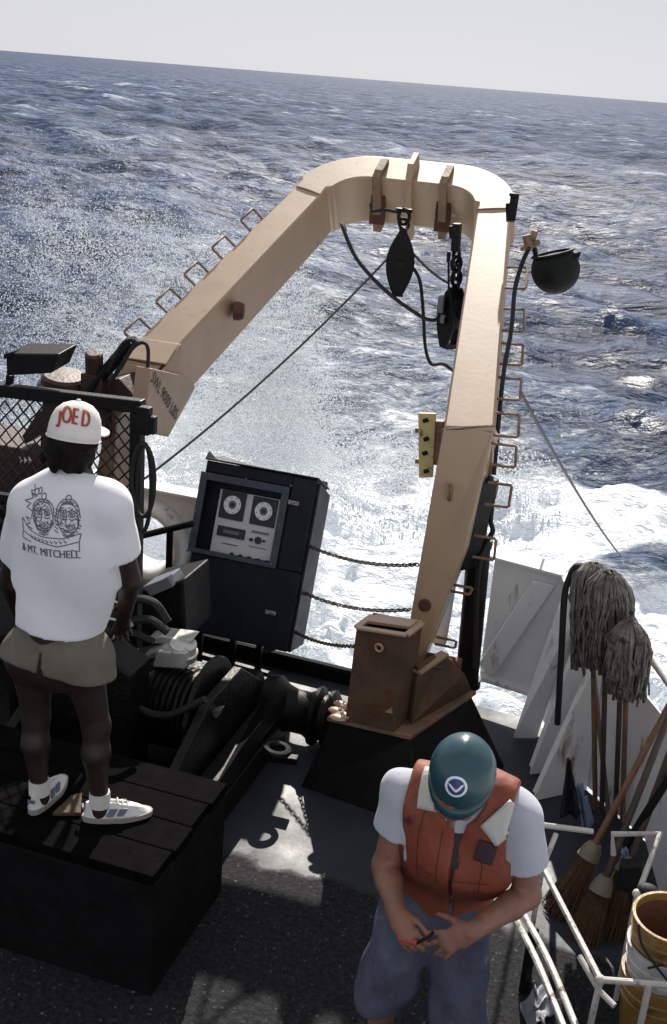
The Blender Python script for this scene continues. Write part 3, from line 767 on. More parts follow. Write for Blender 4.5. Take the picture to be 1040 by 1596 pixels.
# lower right leg: nearly upright box down to the hinge
rbL, rbR = atp(690, 671, AP0, AN), atp(772, 665, AP0, AN)
ftL, ftR = aty(640, 960, 5.50), aty(722, 866, 5.54)
toe = aty(655, 1042, 5.46); toeL = aty(627, 1040, 5.46)
mb = MB()
poly = [rbL, rbR, ftR, toe, toeL, ftL]
back = [rbL + V(0.0, 0.24, 0.16 - 0.34 + 0.06), rbR + V(0.0, 0.24, -0.12), ftR + V(0, 0.30, 0), toe + V(0, 0.2, 0), toeL + V(0, 0.2, 0), ftL + V(0, 0.30, 0)]
mb.add(poly + back, [(0, 1, 2, 3, 4, 5), (11, 10, 9, 8, 7, 6)] + [(i, 6 + i, 6 + (i + 1) % 6, (i + 1) % 6) for i in range(6)])
lleg = mb.build('lower_leg', M['buff'], af, bevel=0.008)
# lower left leg behind the screen
def lpt(px, py): return atp(px, py, AP0, AN)
l0 = ap(lb[0] - 0.13, lb[1]); l1 = ap(lb[0] + 0.13, lb[1])
mb = MB()
poly = [l0, l1, V(-2.99, 5.54, l1.z - 0.30), V(-3.01, 5.5, 0.55), V(-3.26, 5.5, 0.55)]
back = [p + V(0, 0.3, -0.03) for p in poly]
mb.add(poly + back, [(0, 1, 2, 3, 4), (9, 8, 7, 6, 5)] + [(i, 5 + i, 5 + (i + 1) % 5, (i + 1) % 5) for i in range(5)])
mb.build('lower_leg', M['buff'], af, bevel=0.008)
# plate with the stencilled load on the left leg's inner side
xin = l1.x + 0.10
pp = [atx(px, py, xin) for px, py in ((236, 574), (296, 588), (305, 604), (263, 681), (236, 672), (228, 640))]
mb = MB(); mb.prism(pp, V(-0.09, 0, 0)); lp = mb.build('load_plate', M['buff'], af, bevel=0.004)
mb = MB()
cc = [atp(px, py, AP0 + AN * 0.02, AN) for px, py in ((236, 527), (276, 545))]
uu = lambda q: (q - AP0).x
vb = lb[1]
mb.prism([ap(lb[0] - 0.15, vb + 0.02, 0.018), ap(lb[0] + 0.17, vb + 0.02, 0.018), ap(lb[0] + 0.17, vb + 0.20, 0.018), ap(lb[0] - 0.15, vb + 0.20, 0.018)], AN * -0.012)
mb.prism([ap(lb[0] + 0.155, vb - 0.05, 0.0), ap(lb[0] + 0.155, vb + 0.22, 0.0), ap(lb[0] + 0.155, vb + 0.16, -TH_AF), ap(lb[0] + 0.155, vb - 0.05, -TH_AF)], V(0.015, 0, 0))
mb.build('collar', M['buff'], af, bevel=0.004)
def text_mesh(s, size=1.0):
    c = bpy.data.curves.new('lettering', 'FONT'); c.body = s; c.size = size; c.align_x = 'CENTER'; c.align_y = 'CENTER'; c.resolution_u = 3
    o = bpy.data.objects.new('lettering', c); COL.objects.link(o)
    dg = bpy.context.evaluated_depsgraph_get(); dg.update()
    me = bpy.data.meshes.new_from_object(o.evaluated_get(dg)); bpy.data.objects.remove(o); bpy.data.curves.remove(c)
    vs = [v.co.copy() for v in me.vertices]; fs = [tuple(p.vertices) for p in me.polygons]
    bpy.data.meshes.remove(me); return vs, fs
vs, fs = text_mesh('SWL 9000 LBS', 1.0)
wid = max(v.x for v in vs) - min(v.x for v in vs)
A, B = atx(240, 590, xin + 0.004), atx(274, 645, xin + 0.004)
tx = (B - A); tl = tx.length; tx.normalize(); ty = V(1, 0, 0).cross(tx)
cen = (A + B) / 2
mb = MB(); mb.add([cen + tx * (v.x * tl / wid * 1.12) + ty * (v.y * tl / wid * 1.45) for v in vs], fs)
mb.build('lettering', M['text_black'], lp)
# rubbing pads and rust bits on the left leg's inner face
for px, py in ((379, 443), (373, 485)):
    q = atx(px, py, lt[0] + 0.0)
    t = 0.5
    qx = ap(0, 0); 
    f = atp(px, py, AP0 + AN * -0.12, AN)
    mb = MB(); mb.lathe([(0.0, 0.03), (0.045, 0.028), (0.055, 0.0), (0.055, -0.03)], f + V(0.0, 0, 0), (1, 0.25, 0), 12)
    mb.build('grease_boss', M['rust'], af, smooth=True)
# lugs standing across the crossbeam
def lug(px0, py0, px1, py1, tall, m, wid=0.03, drop=0.36):
    u = (apx(px0, py0)[0] + apx(px1, py1)[0]) / 2
    mb = MB()
    v0, v1 = beam_v - 0.16, beam_v + 0.05
    poly = [ap(u, v0 - 0.05, -drop), ap(u, v0, 0.02), ap(u, v0 + 0.07, tall), ap(u, v1, tall), ap(u, v1, 0.0), ap(u, v1, -0.02), ap(u, v0 + 0.035, -0.02), ap(u, v0 + 0.035, -drop)]
    mb.prism([p - V(wid / 2, 0, 0) for p in poly], V(wid, 0, 0))
    return mb.build('beam_lug', m, af, bevel=0.003), u
_, u1 = lug(588, 290, 590, 262, 0.035, M['buff_dirty'], 0.055)
_, u2 = lug(632, 300, 648, 258, 0.10, M['buff'], 0.04, 0.40)
_, u3 = lug(692, 300, 695, 268, 0.035, M['buff_dirty'], 0.05)
for u in (u1, u3):
    mb = MB(); mb.box(ap(u, beam_v - 0.135, -0.17), (0.10, 0.04, 0.30), Matrix.Rotation(AF_S - 0.5, 3, 'X'))
    mb.build('hanger_plate', M['rust'], af, bevel=0.004)
mb = MB(); mb.box(ap(u3 + 0.10, beam_v - 0.12, -0.21), (0.11, 0.03, 0.04)); mb.build('beam_tag', M['white_band'], af)
# bracket at the right bend
mb = MB()
q = aty(797, 303, 7.12)
mb.bar(aty(795, 303, 7.1), aty(804, 304, 7.1), 0.05, 0.02); mb.bar(aty(803, 303, 7.1), aty(797, 342, 7.05), 0.05, 0.02); mb.bar(aty(795, 318, 7.1), aty(796, 345, 7.05), 0.05, 0.02)
mb.build('cable_bracket', M['black'], af)
# step irons: one U of bent bar each
def step(p, q, out, r=0.0078, name='step_iron'):
    mb = MB(); p, q, out = Vector(p), Vector(q), Vector(out)
    e = (q - p).normalized() * 0.0
    mb.tube([p - out * 0.05, p + out * 0.93, p + out + (q - p) * 0.06, q + out - (q - p) * 0.06, q + out * 0.93, q - out * 0.05], r, 7)
    return mb.build(name, M['buff_dirty'], af, smooth=True)
def edge_r(v):
    t = (v - rb[1]) / (rt[1] - rb[1]); u = rb[0] + (rt[0] - rb[0]) * t; return u + 0.128 * (1 - t) + 0.103 * t
for (ya, yb) in ((405, 438), (470, 504), (524, 556), (577, 610), (632, 667)):
    va = apx(795 - (ya - 330) * 0.072, ya)[1]; vb_ = apx(795 - (yb - 330) * 0.072, yb)[1]
    step(ap(edge_r(va), va, -0.05), ap(edge_r(vb_), vb_, -0.05), AX * 0.125 + AN * 0.012)
for (xa, ya, xb, yb, ox) in ((768, 691, 766, 724, 0.125), (763, 752, 758, 786, 0.12), (742, 835, 739, 868, 0.11), (705, 911, 700, 921, 0.115), (682, 993, 680, 1004, 0.11)):
    step(aty(xa, ya, 5.62), aty(xb, yb, 5.62), AX * ox + V(0, -0.02, 0.012))
def edge_l(v):
    t = (v - lb[1]) / (lt[1] - lb[1]); u = lb[0] + (lt[0] - lb[0]) * t; return u - (0.128 * (1 - t) + 0.103 * t)
for (px, py) in ((405, 331), (362, 374), (320, 415), (277, 457), (233, 505)):
    v = apx(px, py + 14)[1]
    step(ap(edge_l(v + 0.07), v + 0.07, -0.06), ap(edge_l(v - 0.07), v - 0.07, -0.06), AN * 0.10 - AX * 0.085)
# padeye and rust scar on the right lower leg
mb = MB(); q = aty(702, 768, 5.545); mb.torus(q, 0.032, 0.011, (1, 0.25, 0), 16, 6, sc=(1, 1.5)); mb.build('padeye', M['buff_dirty'], af, smooth=True)
q = aty(662, 944, 5.495); mb = MB(); mb.lathe([(0.0, 0.004), (0.028, 0.004), (0.035, 0.0), (0.035, -0.01)], q, (0.1, -1, 0.05), 14); mb.build('rust_boss', M['rust'], af)
# pale yellow slotted plate beside the right leg
mb = MB()
P = [aty(px, py, 5.66) for px, py in ((652, 644), (679, 645), (674, 744), (653, 745))]
mb.prism(P, V(0, 0.02, 0)); yp = mb.build('slotted_plate', M['yellow_plate'], af, bevel=0.002)
for px, py in ((664, 655), (665, 684), (663, 706), (665, 734)):
    q = aty(px, py, 5.659); mb = MB()
    mb.tube([q + V(-0.012, -0.002, -0.006), q + V(0.012, -0.002, 0.006)], [0.011, 0.011], 10, flat=1)
    mb.build('slot', M['black'], yp)
mb = MB()
for py in (672, 720): mb.bar(aty(648, py - 2, 5.70), aty(706, py + 2, 5.70), 0.03, 0.025)
mb.bar(aty(684, 655, 5.70), aty(682, 720, 5.70), 0.05, 0.06)
mb.build('plate_bracket', M['buff_dirty'], af, bevel=0.002)

# pedestal, base plate, hinge post
pd = thing('gantry_pedestal', 'black pedestal with tan base plate and open box post under the right leg', 'pedestal', (-1.15, 5.5, 0))
pz = 0.455
cA, cB, cC = atz(510, 1117, pz), atz(640, 1147, pz), atz(743, 1077, pz); cD = cA + (cC - cB)
mb = MB()
bot = [atz(469, 1226, 0.0), V(-0.93, 4.98, 0), V(-0.62, 5.75, 0), V(-1.45, 6.1, 0)]
top = [cA + V(0.02, 0.02, -0.028), cB + V(0.0, 0.03, -0.028), cC + V(-0.03, 0, -0.028), cD + V(0.02, -0.02, -0.028)]
mb.add(bot + top, [(0, 1, 5, 4), (1, 2, 6, 5), (2, 3, 7, 6), (3, 0, 4, 7), (4, 5, 6, 7), (3, 2, 1, 0)])
mb.build('pedestal_body', M['black'], pd, bevel=0.006)
mb = MB(); mb.prism([cA, cB, cC, cD], V(0, 0, -0.026)); mb.build('base_plate', M['buff_dirty'], pd, bevel=0.004)
# hollow post: four walls and a lipped rim
py0 = 5.09
f0, f1 = aty(538, 1124, py0), aty(614, 1141, py0); t0, t1 = aty(556, 979, py0), aty(634, 991, py0)
bk = V(0.035, 0.17, 0.0)
w_ = 0.02
mb = MB()
def quadwall(mb, a, b, c, d, inn):
    mb.prism([a, b, c, d], inn)
mb.prism([f0, f1, t1, t0], bk.normalized() * 0.026)
d_ = bk.normalized() * 0.028
mb.prism([f1 + d_, f1 + bk, t1 + bk, t1 + d_], V(-w_, 0, 0))
mb.prism([f0 + d_, f0 + bk, t0 + bk, t0 + d_], V(w_, 0, 0))
mb.prism([f0 + bk, f1 + bk, t1 + bk, t1 + bk - (f1 - f0)], V(0, w_, 0))
post = mb.build('box_post', M['post_shade'], pd)
mb = MB()
rim = [t0 + V(0, 0, 0.004), t1 + V(0, 0, 0.004), t1 + bk + V(0, 0, 0.004), t0 + bk + V(0, 0, 0.004)]
for a, b in zip(rim, rim[1:] + rim[:1]): mb.bar(a, b, 0.035, 0.014)
mb.build('rim', M['buff'], post, bevel=0.003)
mb = MB(); mb.prism([t0 + bk * 0.45 + V(0.02, 0, 0.0), t1 + bk * 0.45 + V(-0.02, 0, 0), t1 + bk + V(-0.02, 0, 0.0), t0 + bk + V(0.02, 0, 0)], V(0, 0, 0.016)); mb.build('post_lid', M['buff'], post)
mb = MB(); q = aty(592, 1008, py0); mb.torus(q + V(0, -0.012, 0), 0.02, 0.007, (0.2, 1, 0), 14, 6); mb.build('pad_eye', M['buff'], post, smooth=True)
mb = MB(); q = aty(607, 1107, py0); mb.prism([q + V(-0.02, -0.012, -0.01), q + V(0.02, -0.012, -0.01), q + V(0.01, -0.012, 0.02)], V(0, 0.012, 0)); mb.build('lashing_clip', M['buff'], post)
# gusset foot right of the post with its pale lip
g0, g1, g2 = atz(640, 1132, pz), atz(742, 1072, pz), aty(712, 1020, 5.55)
mb = MB()
mb.prism([g0 + V(0, 0.02, 0.002), atz(735, 1076, pz) + V(0, 0.0, 0.002), aty(724, 1050, 5.52), aty(692, 1018, 5.45), aty(652, 1040, 5.22)], V(-0.025, 0.02, 0))
mb.build('gusset', M['post_shade'], pd, bevel=0.004)
mb = MB(); mb.bar(aty(650, 1048, 5.22), aty(694, 1018, 5.45), 0.05, 0.014); mb.build('gusset_lip', M['buff'], pd)
mb = MB(); mb.lathe([(0, -0.10), (0.05, -0.10), (0.05, 0.10), (0.0, 0.10)], aty(690, 1035, 5.55), (1, 0.1, 0), 16); mb.build('hinge_pin', M['rust'], pd, smooth=True)
mb = MB()
for k, (px, py) in enumerate(((525, 1108), (533, 1098), (541, 1103), (535, 1115), (527, 1119))):
    mb.sphere(atz(px, py, pz + 0.02), 0.03, 10, 6, (1.6, 1, 0.6))
mb.build('rope_coil', M['buff'], pd, smooth=True)
# hydraulic ram standing behind the leg
rm = thing('hydraulic_ram', 'black hydraulic ram standing behind the right gantry leg', 'hydraulic ram', (-0.9, 5.85, 0.455))
mb = MB(); mb.cyl(aty(727, 1068, 5.82), aty(748, 840, 5.86), 0.066, 18); mb.cyl(aty(727, 1068, 5.82), aty(728, 1056, 5.82), 0.08, 18); mb.cyl(aty(746, 852, 5.86), aty(748, 838, 5.86), 0.075, 18); mb.build('barrel', M['black'], rm, smooth=True)
mb = MB(); mb.cyl(aty(747, 845, 5.86), aty(762, 745, 5.80), 0.035, 14); mb.cyl(aty(757, 760, 5.80) - V(0.08, 0, 0), aty(757, 760, 5.80) + V(0.06, 0, 0), 0.06, 14); mb.build('rod', M['grease'], rm, smooth=True)
mb = MB(); mb.bar(aty(755, 745, 5.72), aty(722, 880, 5.76), 0.12, 0.1); mb.build('side_plate', M['black'], rm, bevel=0.004)
mb = MB(); mb.cyl(aty(706, 868, 5.80), aty(684, 1000, 5.80), 0.045, 16); mb.build('guide_tube', M['bulwark'], rm, smooth=True)
mb = MB(); mb.tube(spline([aty(770, 762, 5.75), aty(765, 810, 5.8), aty(768, 828, 5.8), aty(757, 850, 5.8), aty(745, 900, 5.74), aty(740, 1040, 5.74)], 6), 0.014, 8); mb.build('hose', M['black_rubber'], rm, smooth=True)

# ------------------------------------------------------------------ tackle under the crossbeam
def sheave_block(name, label, top, length, wid, thick, ang, group):
    """pointed oval snatch block: two cheeks, sheave, rim straps and a shackle"""
    t = thing(name, label, 'pulley block', tuple(top), 0, group)
    Rz = Matrix.Rotation(ang, 3, 'Z')
    prof = []
    for k in range(29):
        s = k / 28; w = math.sin(math.pi * min(1, s * 0.62 + 0.10)) ** 0.9 if s < 0.62 else 1
        if s < 0.50: w = 0.16 + 0.84 * math.sin(math.pi / 2 * s / 0.50)
        else: w = 0.30 + 0.70 * math.cos(math.pi / 2 * (s - 0.50) / 0.50)
        prof.append((w * wid / 2, -0.05 - s * length))
    left = [V(-a, 0, z) for a, z in prof]; right = [V(a, 0, z) for a, z in prof][::-1]
    for sgn in (-1, 1):
        mb = MB()
        mb.prism([Rz @ (p + V(0, sgn * thick / 2 - 0.012, 0)) + top for p in left + right], Rz @ V(0, 0.024, 0))
        c = mb.build('cheek', M['black'], t, bevel=0.009)
        mb = MB(); mb.cyl(Rz @ V(0, sgn * (thick / 2 + 0.012), -0.05 - length * 0.52) + top, Rz @ V(0, sgn * (thick / 2 + 0.03), -0.05 - length * 0.52) + top, 0.03, 12); mb.build('axle_nut', M['grease'], c)
    mb = MB(); R = wid * 0.44
    mb.lathe([(0.02, -0.025), (R, -0.025), (R * 0.86, -0.008), (R * 0.86, 0.008), (R, 0.025), (0.02, 0.025)], Rz @ V(0, 0, -0.05 - length * 0.52) + top, Rz @ V(0, 1, 0), 28)
    mb.build('sheave', M['grease'], t, smooth=True)
    mb = MB(); mb.box(Rz @ V(0, 0, -0.05 - length * 0.97) + top, (0.07, thick * 0.9, 0.03), Rz); mb.build('tail_spacer', M['grease'], t)
    mb = MB(); mb.box(Rz @ V(0, 0, -0.075) + top, (0.05, thick * 0.9, 0.07), Rz); mb.build('head_spacer', M['grease'], t)
    mb = MB(); mb.torus(top + V(0, 0, -0.015), 0.028, 0.010, Rz @ V(0, 1, 0), 16, 6, sc=(1, 1.2))
    mb.build('becket', M['grease'], t)
    return t
GB = 'pulley blocks hung from the crossbeam'
tb = aty(630, 345, 6.98)
sheave_block('pulley_block', 'black pointed pulley block hanging alone from the tall middle lug', tb, 0.40, 0.175, 0.09, math.radians(15), GB)
b2 = aty(711, 438, 6.95)
sheave_block('pulley_block', 'black pulley block on chain links half hidden by the right leg', b2, 0.36, 0.17, 0.09, math.radians(-40), GB)
sh = thing('shackle', 'black shackle joining middle lug and pulley block', 'shackle', tuple(tb))
mb = MB(); mb.torus(aty(630, 338, 6.98), 0.034, 0.012, (0, 1, 0), 16, 6, sc=(1, 1.3), ref=(1, 0, 0)); mb.build('bow', M['grease'], sh, smooth=True)
mb = MB(); mb.cyl(aty(630, 328, 6.98) - V(0.05, 0, 0), aty(630, 328, 6.98) + V(0.05, 0, 0), 0.013, 10); mb.build('pin', M['grease'], sh)
def link_torus(mb, c, d, roll, R, r, ln=1.5, n=10, m=5):
    d = Vector(d).normalized(); s = d.orthogonal().normalized(); s = Matrix.Rotation(roll, 3, d) @ s
    mb.torus(c, R, r, s, n, m, sc=(ln, 1), ref=d)
ch = thing('hanger_chain', 'short heavy black chain and turnbuckle under the right lug', 'chain', tuple(aty(712, 345, 6.95)))
mb = MB(); mb.bar(aty(713, 348, 6.95), aty(710, 392, 6.95), 0.055, 0.05); mb.bar(aty(703, 352, 6.95), aty(705, 372, 6.95), 0.03, 0.03); mb.build('turnbuckle', M['grease'], ch, bevel=0.006)
for k, py in enumerate((398, 411, 424, 434)):
    mb = MB(); link_torus(mb, aty(711.5, py, 6.95), (0, 0, 1), k * math.pi / 2, 0.032, 0.012, 1.35, 14, 6); mb.build('link', M['grease'], ch, smooth=True)
mb = MB(); mb.bar(aty(700, 392, 6.93), aty(699, 408, 6.93), 0.02, 0.02); mb.tube([aty(699, 396, 6.93), aty(700, 470, 6.93)], 0.007, 6); mb.build('keeper_bar', M['grease'], ch)
mb = MB(); mb.box(aty(688, 474, 6.9), (0.035, 0.06, 0.10)); mb.box(aty(691, 497, 6.9), (0.03, 0.04, 0.05)); mb.build('junction_box', M['slate'], ch, bevel=0.004)
# wires and hoses
def line(name, pts, r, m, label, cat, group=None, n=6):
    mb = MB(); mb.tube(pts, r, n)
    o = mb.build(name, m, None, smooth=True, org=Vector(pts[0])); return tag(o, label, cat, group)
line('wire_rope', catenary(aty(218, 752, 5.3), aty(604, 403, 6.97), 0.06, 24), 0.007, M['wire'], 'thin wire rope rising from the screen to the middle pulley block', 'wire')
line('wire_rope', catenary(aty(636, 385, 6.97), aty(698, 441, 6.93), 0.02, 10), 0.008, M['wire'], 'short wire between the two pulley blocks', 'wire')
line('electric_hose', spline([ap(-2.30, apx(520, 318)[1] + 0.02, -0.2), aty(533, 350, 6.9), aty(556, 403, 6.85), aty(600, 452, 6.85), aty(648, 488, 6.85), aty(672, 499, 6.87), aty(690, 494, 6.9)], 6), 0.012, M['black_rubber'], 'black hose drooping from the left bend to the right pulley block', 'hose')
line('rope_tail', spline([aty(645, 418, 6.97), aty(655, 440, 6.97), aty(660, 490, 6.98), aty(663, 540, 6.98), aty(672, 567, 6.98), aty(690, 567, 6.98), aty(704, 576, 6.99), aty(722, 590, 7.0)], 6), 0.011, M['black_rubber'], 'loose black rope hanging down from the middle pulley block', 'rope')
line('tail_rope', spline([aty(578, 318, 7.02), aty(582, 329, 7.0), aty(600, 327, 7.0), aty(622, 331, 6.99)], 6), 0.011, M['black_rubber'], 'short black rope looped under the crossbeam left of the middle lug', 'rope')
line('tow_wire', catenary(aty(812, 612, 6.2), aty(967, 866, 12.0), 0.05, 16), 0.010, M['wire'], 'dark tow wire slanting out into the water on the right', 'wire')
line('floodlight_cable', spline([aty(826, 384, 6.3), aty(815, 408, 6.32), aty(803, 450, 6.3), aty(797, 515, 6.15), aty(786, 575, 6.0), aty(778, 650, 5.85), aty(770, 740, 5.72)], 6), 0.012, M['black_rubber'], 'black cable running down beside the right step irons', 'cable')
# floodlight on its outrigger arm
fl = thing('floodlight', 'round dark bowl floodlight on an arm right of the gantry', 'floodlight', tuple(aty(865, 422, 6.3)))
yF = 6.32
mb = MB(); mb.tube([ap(edge_r(1.0) - 0.02, apx(792, 374)[1], -0.05), aty(838, 378, yF)], 0.017, 10); mb.cyl(aty(822, 366, yF), aty(826, 388, yF), 0.028, 12); mb.cyl(aty(828, 366, yF), aty(836, 368, yF), 0.03, 12)
mb.build('arm', M['buff_dirty'], fl, smooth=True)
mb = MB(); mb.tube([aty(833, 386, yF), aty(836, 402, yF), aty(846, 408, yF)], 0.014, 8); mb.bar(aty(838, 400, yF), aty(840, 420, yF), 0.03, 0.02); mb.build('yoke', M['black'], fl, smooth=True)
c0 = aty(866, 420, yF)
axv = V(0.30, 0.02, -0.95).normalized()
prof = [(0.13 * math.sin(math.radians(128) * k / 12), -0.13 * math.cos(math.radians(128) * k / 12)) for k in range(13)] + [(0.116, 0.082), (0.118, 0.092), (0.096, 0.092), (0.092, 0.07)]
mb = MB(); mb.lathe(prof, c0, -axv, 28, caps=False); mb.build('bowl', M['lamp_hood'], fl, smooth=True)
mb = MB(); mb.lathe([(0.0, 0.085), (0.06, 0.082), (0.094, 0.072)], c0, axv * -1, 28, caps=False); mb.build('lens', M['lamp_glass'], fl, smooth=True)
mb = MB(); mb.prism([aty(876, 402, yF - 0.04), aty(904, 392, yF - 0.04), aty(902, 401, yF - 0.04), aty(894, 414, yF - 0.04), aty(882, 418, yF - 0.04)], V(0.0, 0.08, 0.0)); mb.build('hinge_lug', M['lamp_hood'], fl, bevel=0.004)

# three safety chains across the open stern
for (a, b, s, lab) in (((480, 850, 6.2), (652, 880, 5.62), 0.045, 'topmost of the three rusty safety chains across the open stern'),
                       ((468, 921, 6.15), (640, 950, 5.60), 0.05, 'middle of the three rusty safety chains across the open stern'),
                       ((452, 980, 6.1), (556, 1007, 5.35), 0.035, 'lowest of the three rusty safety chains across the open stern')):
    A, B = aty(*a), aty(*b)
    cp = catenary(A, B, s, 200)
    L_ = [0]
    for p, q in zip(cp[:-1], cp[1:]): L_.append(L_[-1] + (q - p).length)
    o = thing('safety_chain', lab, 'chain', tuple(A), 0, 'safety chains across the open stern')
    pitch = 0.026; n = int(L_[-1] / pitch); base = None
    for k in range(n):
        t = (k + 0.5) * L_[-1] / n
        i = min(max(1, next((j for j in range(len(L_)) if L_[j] >= t), 1)), 199)
        d = (cp[i] - cp[i - 1]).normalized()
        if base is None:
            mb = MB(); mb.torus((0, 0, 0), 0.011, 0.0042, (0, 0, 1), 10, 5, sc=(1.75, 1), ref=(1, 0, 0)); base = mb.mesh('link', M['chain'], V(0, 0, 0))
            base.polygons.foreach_set('use_smooth', [True] * len(base.polygons))
        ob = bpy.data.objects.new('link', base); COL.objects.link(ob); ob.parent = o
        ob.location = cp[i - 1].lerp(cp[i], 0.5) - A
        ob.rotation_euler = (d.to_track_quat('X', 'Z') @ Matrix.Rotation((k % 2) * math.pi / 2 + 0.5, 4, 'X').to_quaternion()).to_euler()
# ================================================================== INSTRUMENT CABINET
cb = thing('instrument_cabinet', 'dark navy instrument cabinet with two round dials leaning aft by the chains', 'cabinet', (-2.42, 5.9, 0))
q0, q1 = aty(277, 985, 5.9), aty(447, 1010, 5.9)
cz = (q0.z + q1.z) / 2
cx = (q1 - q0); cx.z = 0; cwid = cx.length; cx.normalize()
LEAN = math.radians(20)
cback = V(0, 0, 1).cross(cx)
if cback.y < 0: cback = -cback
cu = V(0, 0, 1) * math.cos(LEAN) + cback * math.sin(LEAN)
cn = cx.cross(cu)                                             # out of the front, towards the camera
if cn.y > 0: cn = -cn
c0 = V(q0.x, q0.y, cz); CHT = 1.06; CDEP = 0.24
def cp_(a, b, w=0.0): return c0 + cx * a + cu * b + cn * w      # a across, b up, w out of the face
def cpx(px, py):
    p = atp(px, py, c0, cn) - c0; return p.dot(cx), p.dot(cu)
def slab(mb, a0, b0, a1, b1, w0, w1):
    mb.prism([cp_(a0, b0, w0), cp_(a1, b0, w0), cp_(a1, b1, w0), cp_(a0, b1, w0)], cn * (w1 - w0))
top_b = cpx(400, 742)[1]
ax0, bx0 = cpx(331, 745); ax1, bx1 = cpx(436, 884)
wl, wt = cpx(316, 731); wr, wb = cpx(433, 882)
# window opening (inner) and frame (outer) across / up
oA0, oA1 = cpx(300, 860)[0] + 0.0, cpx(447, 762)[0]
fr0, fr1 = cpx(312, 735), cpx(458, 752)
lo = cpx(360, 872)[1]; hi = cpx(390, 748)[1]
fa0 = min(cpx(290, 855)[0], fr0[0]) ; fa1 = (cpx(428, 885)[0] + cpx(457, 754)[0]) / 2
fa0 = (cpx(291, 858)[0] + cpx(322, 738)[0]) / 2
body_w = cwid
# shell made of plates round a recess, so that the window is really set back
mb = MB()
slab(mb, 0, 0, body_w, lo, -CDEP, 0)
mb.build('lower_body', M['navy'], cb, bevel=0.008)
mb = MB()
side = 0.0
aR = fa1 + 0.004
slab(mb, aR, lo + 0.0015, body_w, CHT, -CDEP, 0)
mb.build('right_cheek', M['navy'], cb, bevel=0.008)
mb = MB(); slab(mb, 0.0, lo + 0.0015, fa0 + 0.012, CHT, -CDEP, 0); mb.build('left_cheek', M['navy'], cb, bevel=0.006)
mb = MB(); slab(mb, fa0 + 0.0125, hi + 0.004, aR - 0.0005, CHT, -CDEP, 0); mb.build('top_panel', M['navy'], cb, bevel=0.006)
mb = MB(); slab(mb, fa0 + 0.013, lo + 0.002, aR - 0.001, hi + 0.0035, -CDEP, -0.085); mb.build('recess_back', M['navy'], cb)
# hood: slanted cap over the top with an upturned left corner
mb = MB()
mb.prism([cp_(-0.01, CHT + 0.002, 0.015), cp_(body_w + 0.012, CHT + 0.002, 0.015), cp_(body_w + 0.012, CHT - 0.05, -CDEP - 0.012), cp_(-0.01, CHT + 0.03, -CDEP - 0.012)], cu * 0.012)
mb.prism([cp_(-0.012, CHT + 0.015, 0.012), cp_(0.07, CHT + 0.015, 0.012), cp_(-0.012, CHT + 0.06, -0.03)], cn * -0.01)
mb.build('hood', M['navy'], cb, bevel=0.003)
# right-hand side with its own drawn-back rear edge
mb = MB()
mb.prism([cp_(body_w + 0.001, 0.0, -0.02), cp_(body_w + 0.001, CHT - 0.02, -0.02), cp_(body_w + 0.001, CHT - 0.08, -CDEP - 0.03), cp_(body_w + 0.001, 0.03, -CDEP - 0.03)], cx * 0.018)
mb.build('side_door', M['navy'], cb, bevel=0.004)
# window frame
FW = 0.045
for (a0, b0, a1, b1) in ((fa0 - 0.01, lo, fa0 - 0.01 + FW, hi), (fa1 - FW, lo, fa1, hi), (fa0 - 0.01 + FW + 0.001, hi - FW, fa1 - FW - 0.001, hi), (fa0 - 0.01 + FW + 0.001, lo, fa1 - FW - 0.001, lo + FW * 0.6)):
    mb = MB(); slab(mb, a0, b0, a1, b1, 0.002, 0.016); mb.build('window_frame', M['navy_frame'], cb, bevel=0.002)
for px, py in ((322, 738), (385, 746), (455, 757), (307, 796), (294, 858), (424, 879), (437, 818)):
    a, b = cpx(px, py); mb = MB(); mb.cyl(cp_(a, b, 0.014), cp_(a, b, 0.021), 0.006, 8); mb.build('screw', M['slate'], cb)
# instrument panel set in the recess
PW = -0.06
def ppx(px, py):
    p = atp(px, py, c0 + cn * PW, cn) - c0; return p.dot(cx), p.dot(cu)
pa0 = (ppx(346, 764)[0] + ppx(325, 858)[0]) / 2; pa1 = (ppx(441, 779)[0] + ppx(421, 876)[0]) / 2
pb0 = ppx(372, 868)[1]; pb1 = ppx(393, 771)[1]
mb = MB(); slab(mb, pa0, lo + 0.004, pa1, pb1, PW - 0.02, PW); ip = mb.build('instrument_panel', M['panel'], cb, bevel=0.002)
mb = MB()                                                     # ragged dark lower edge of the panel
ed = [cp_(pa0 + 0.13, lo + 0.004, PW + 0.002)]
for k in range(15):
    ed.append(cp_(pa0 + 0.13 + (pa1 - pa0 - 0.13) * k / 14, lo + 0.028 + (0.012 if k % 3 == 1 else 0.0) + 0.004 * math.sin(k * 2.3), PW + 0.002))
ed.append(cp_(pa1, lo + 0.004, PW + 0.002))
mb.prism(ed, cn * 0.003); mb.build('torn_strip', M['dial_dark'], cb)
def pslab(px0, py0, px1, py1, m, name, par, w=0.006, skew=0):
    (a0, b1), (a1, b0) = ppx(px0, py0), ppx(px1, py1)
    mb = MB(); slab(mb, min(a0, a1), min(b0, b1), max(a0, a1), max(b0, b1), PW + 0.0015, PW + w); return mb.build(name, m, par, bevel=0.0015)
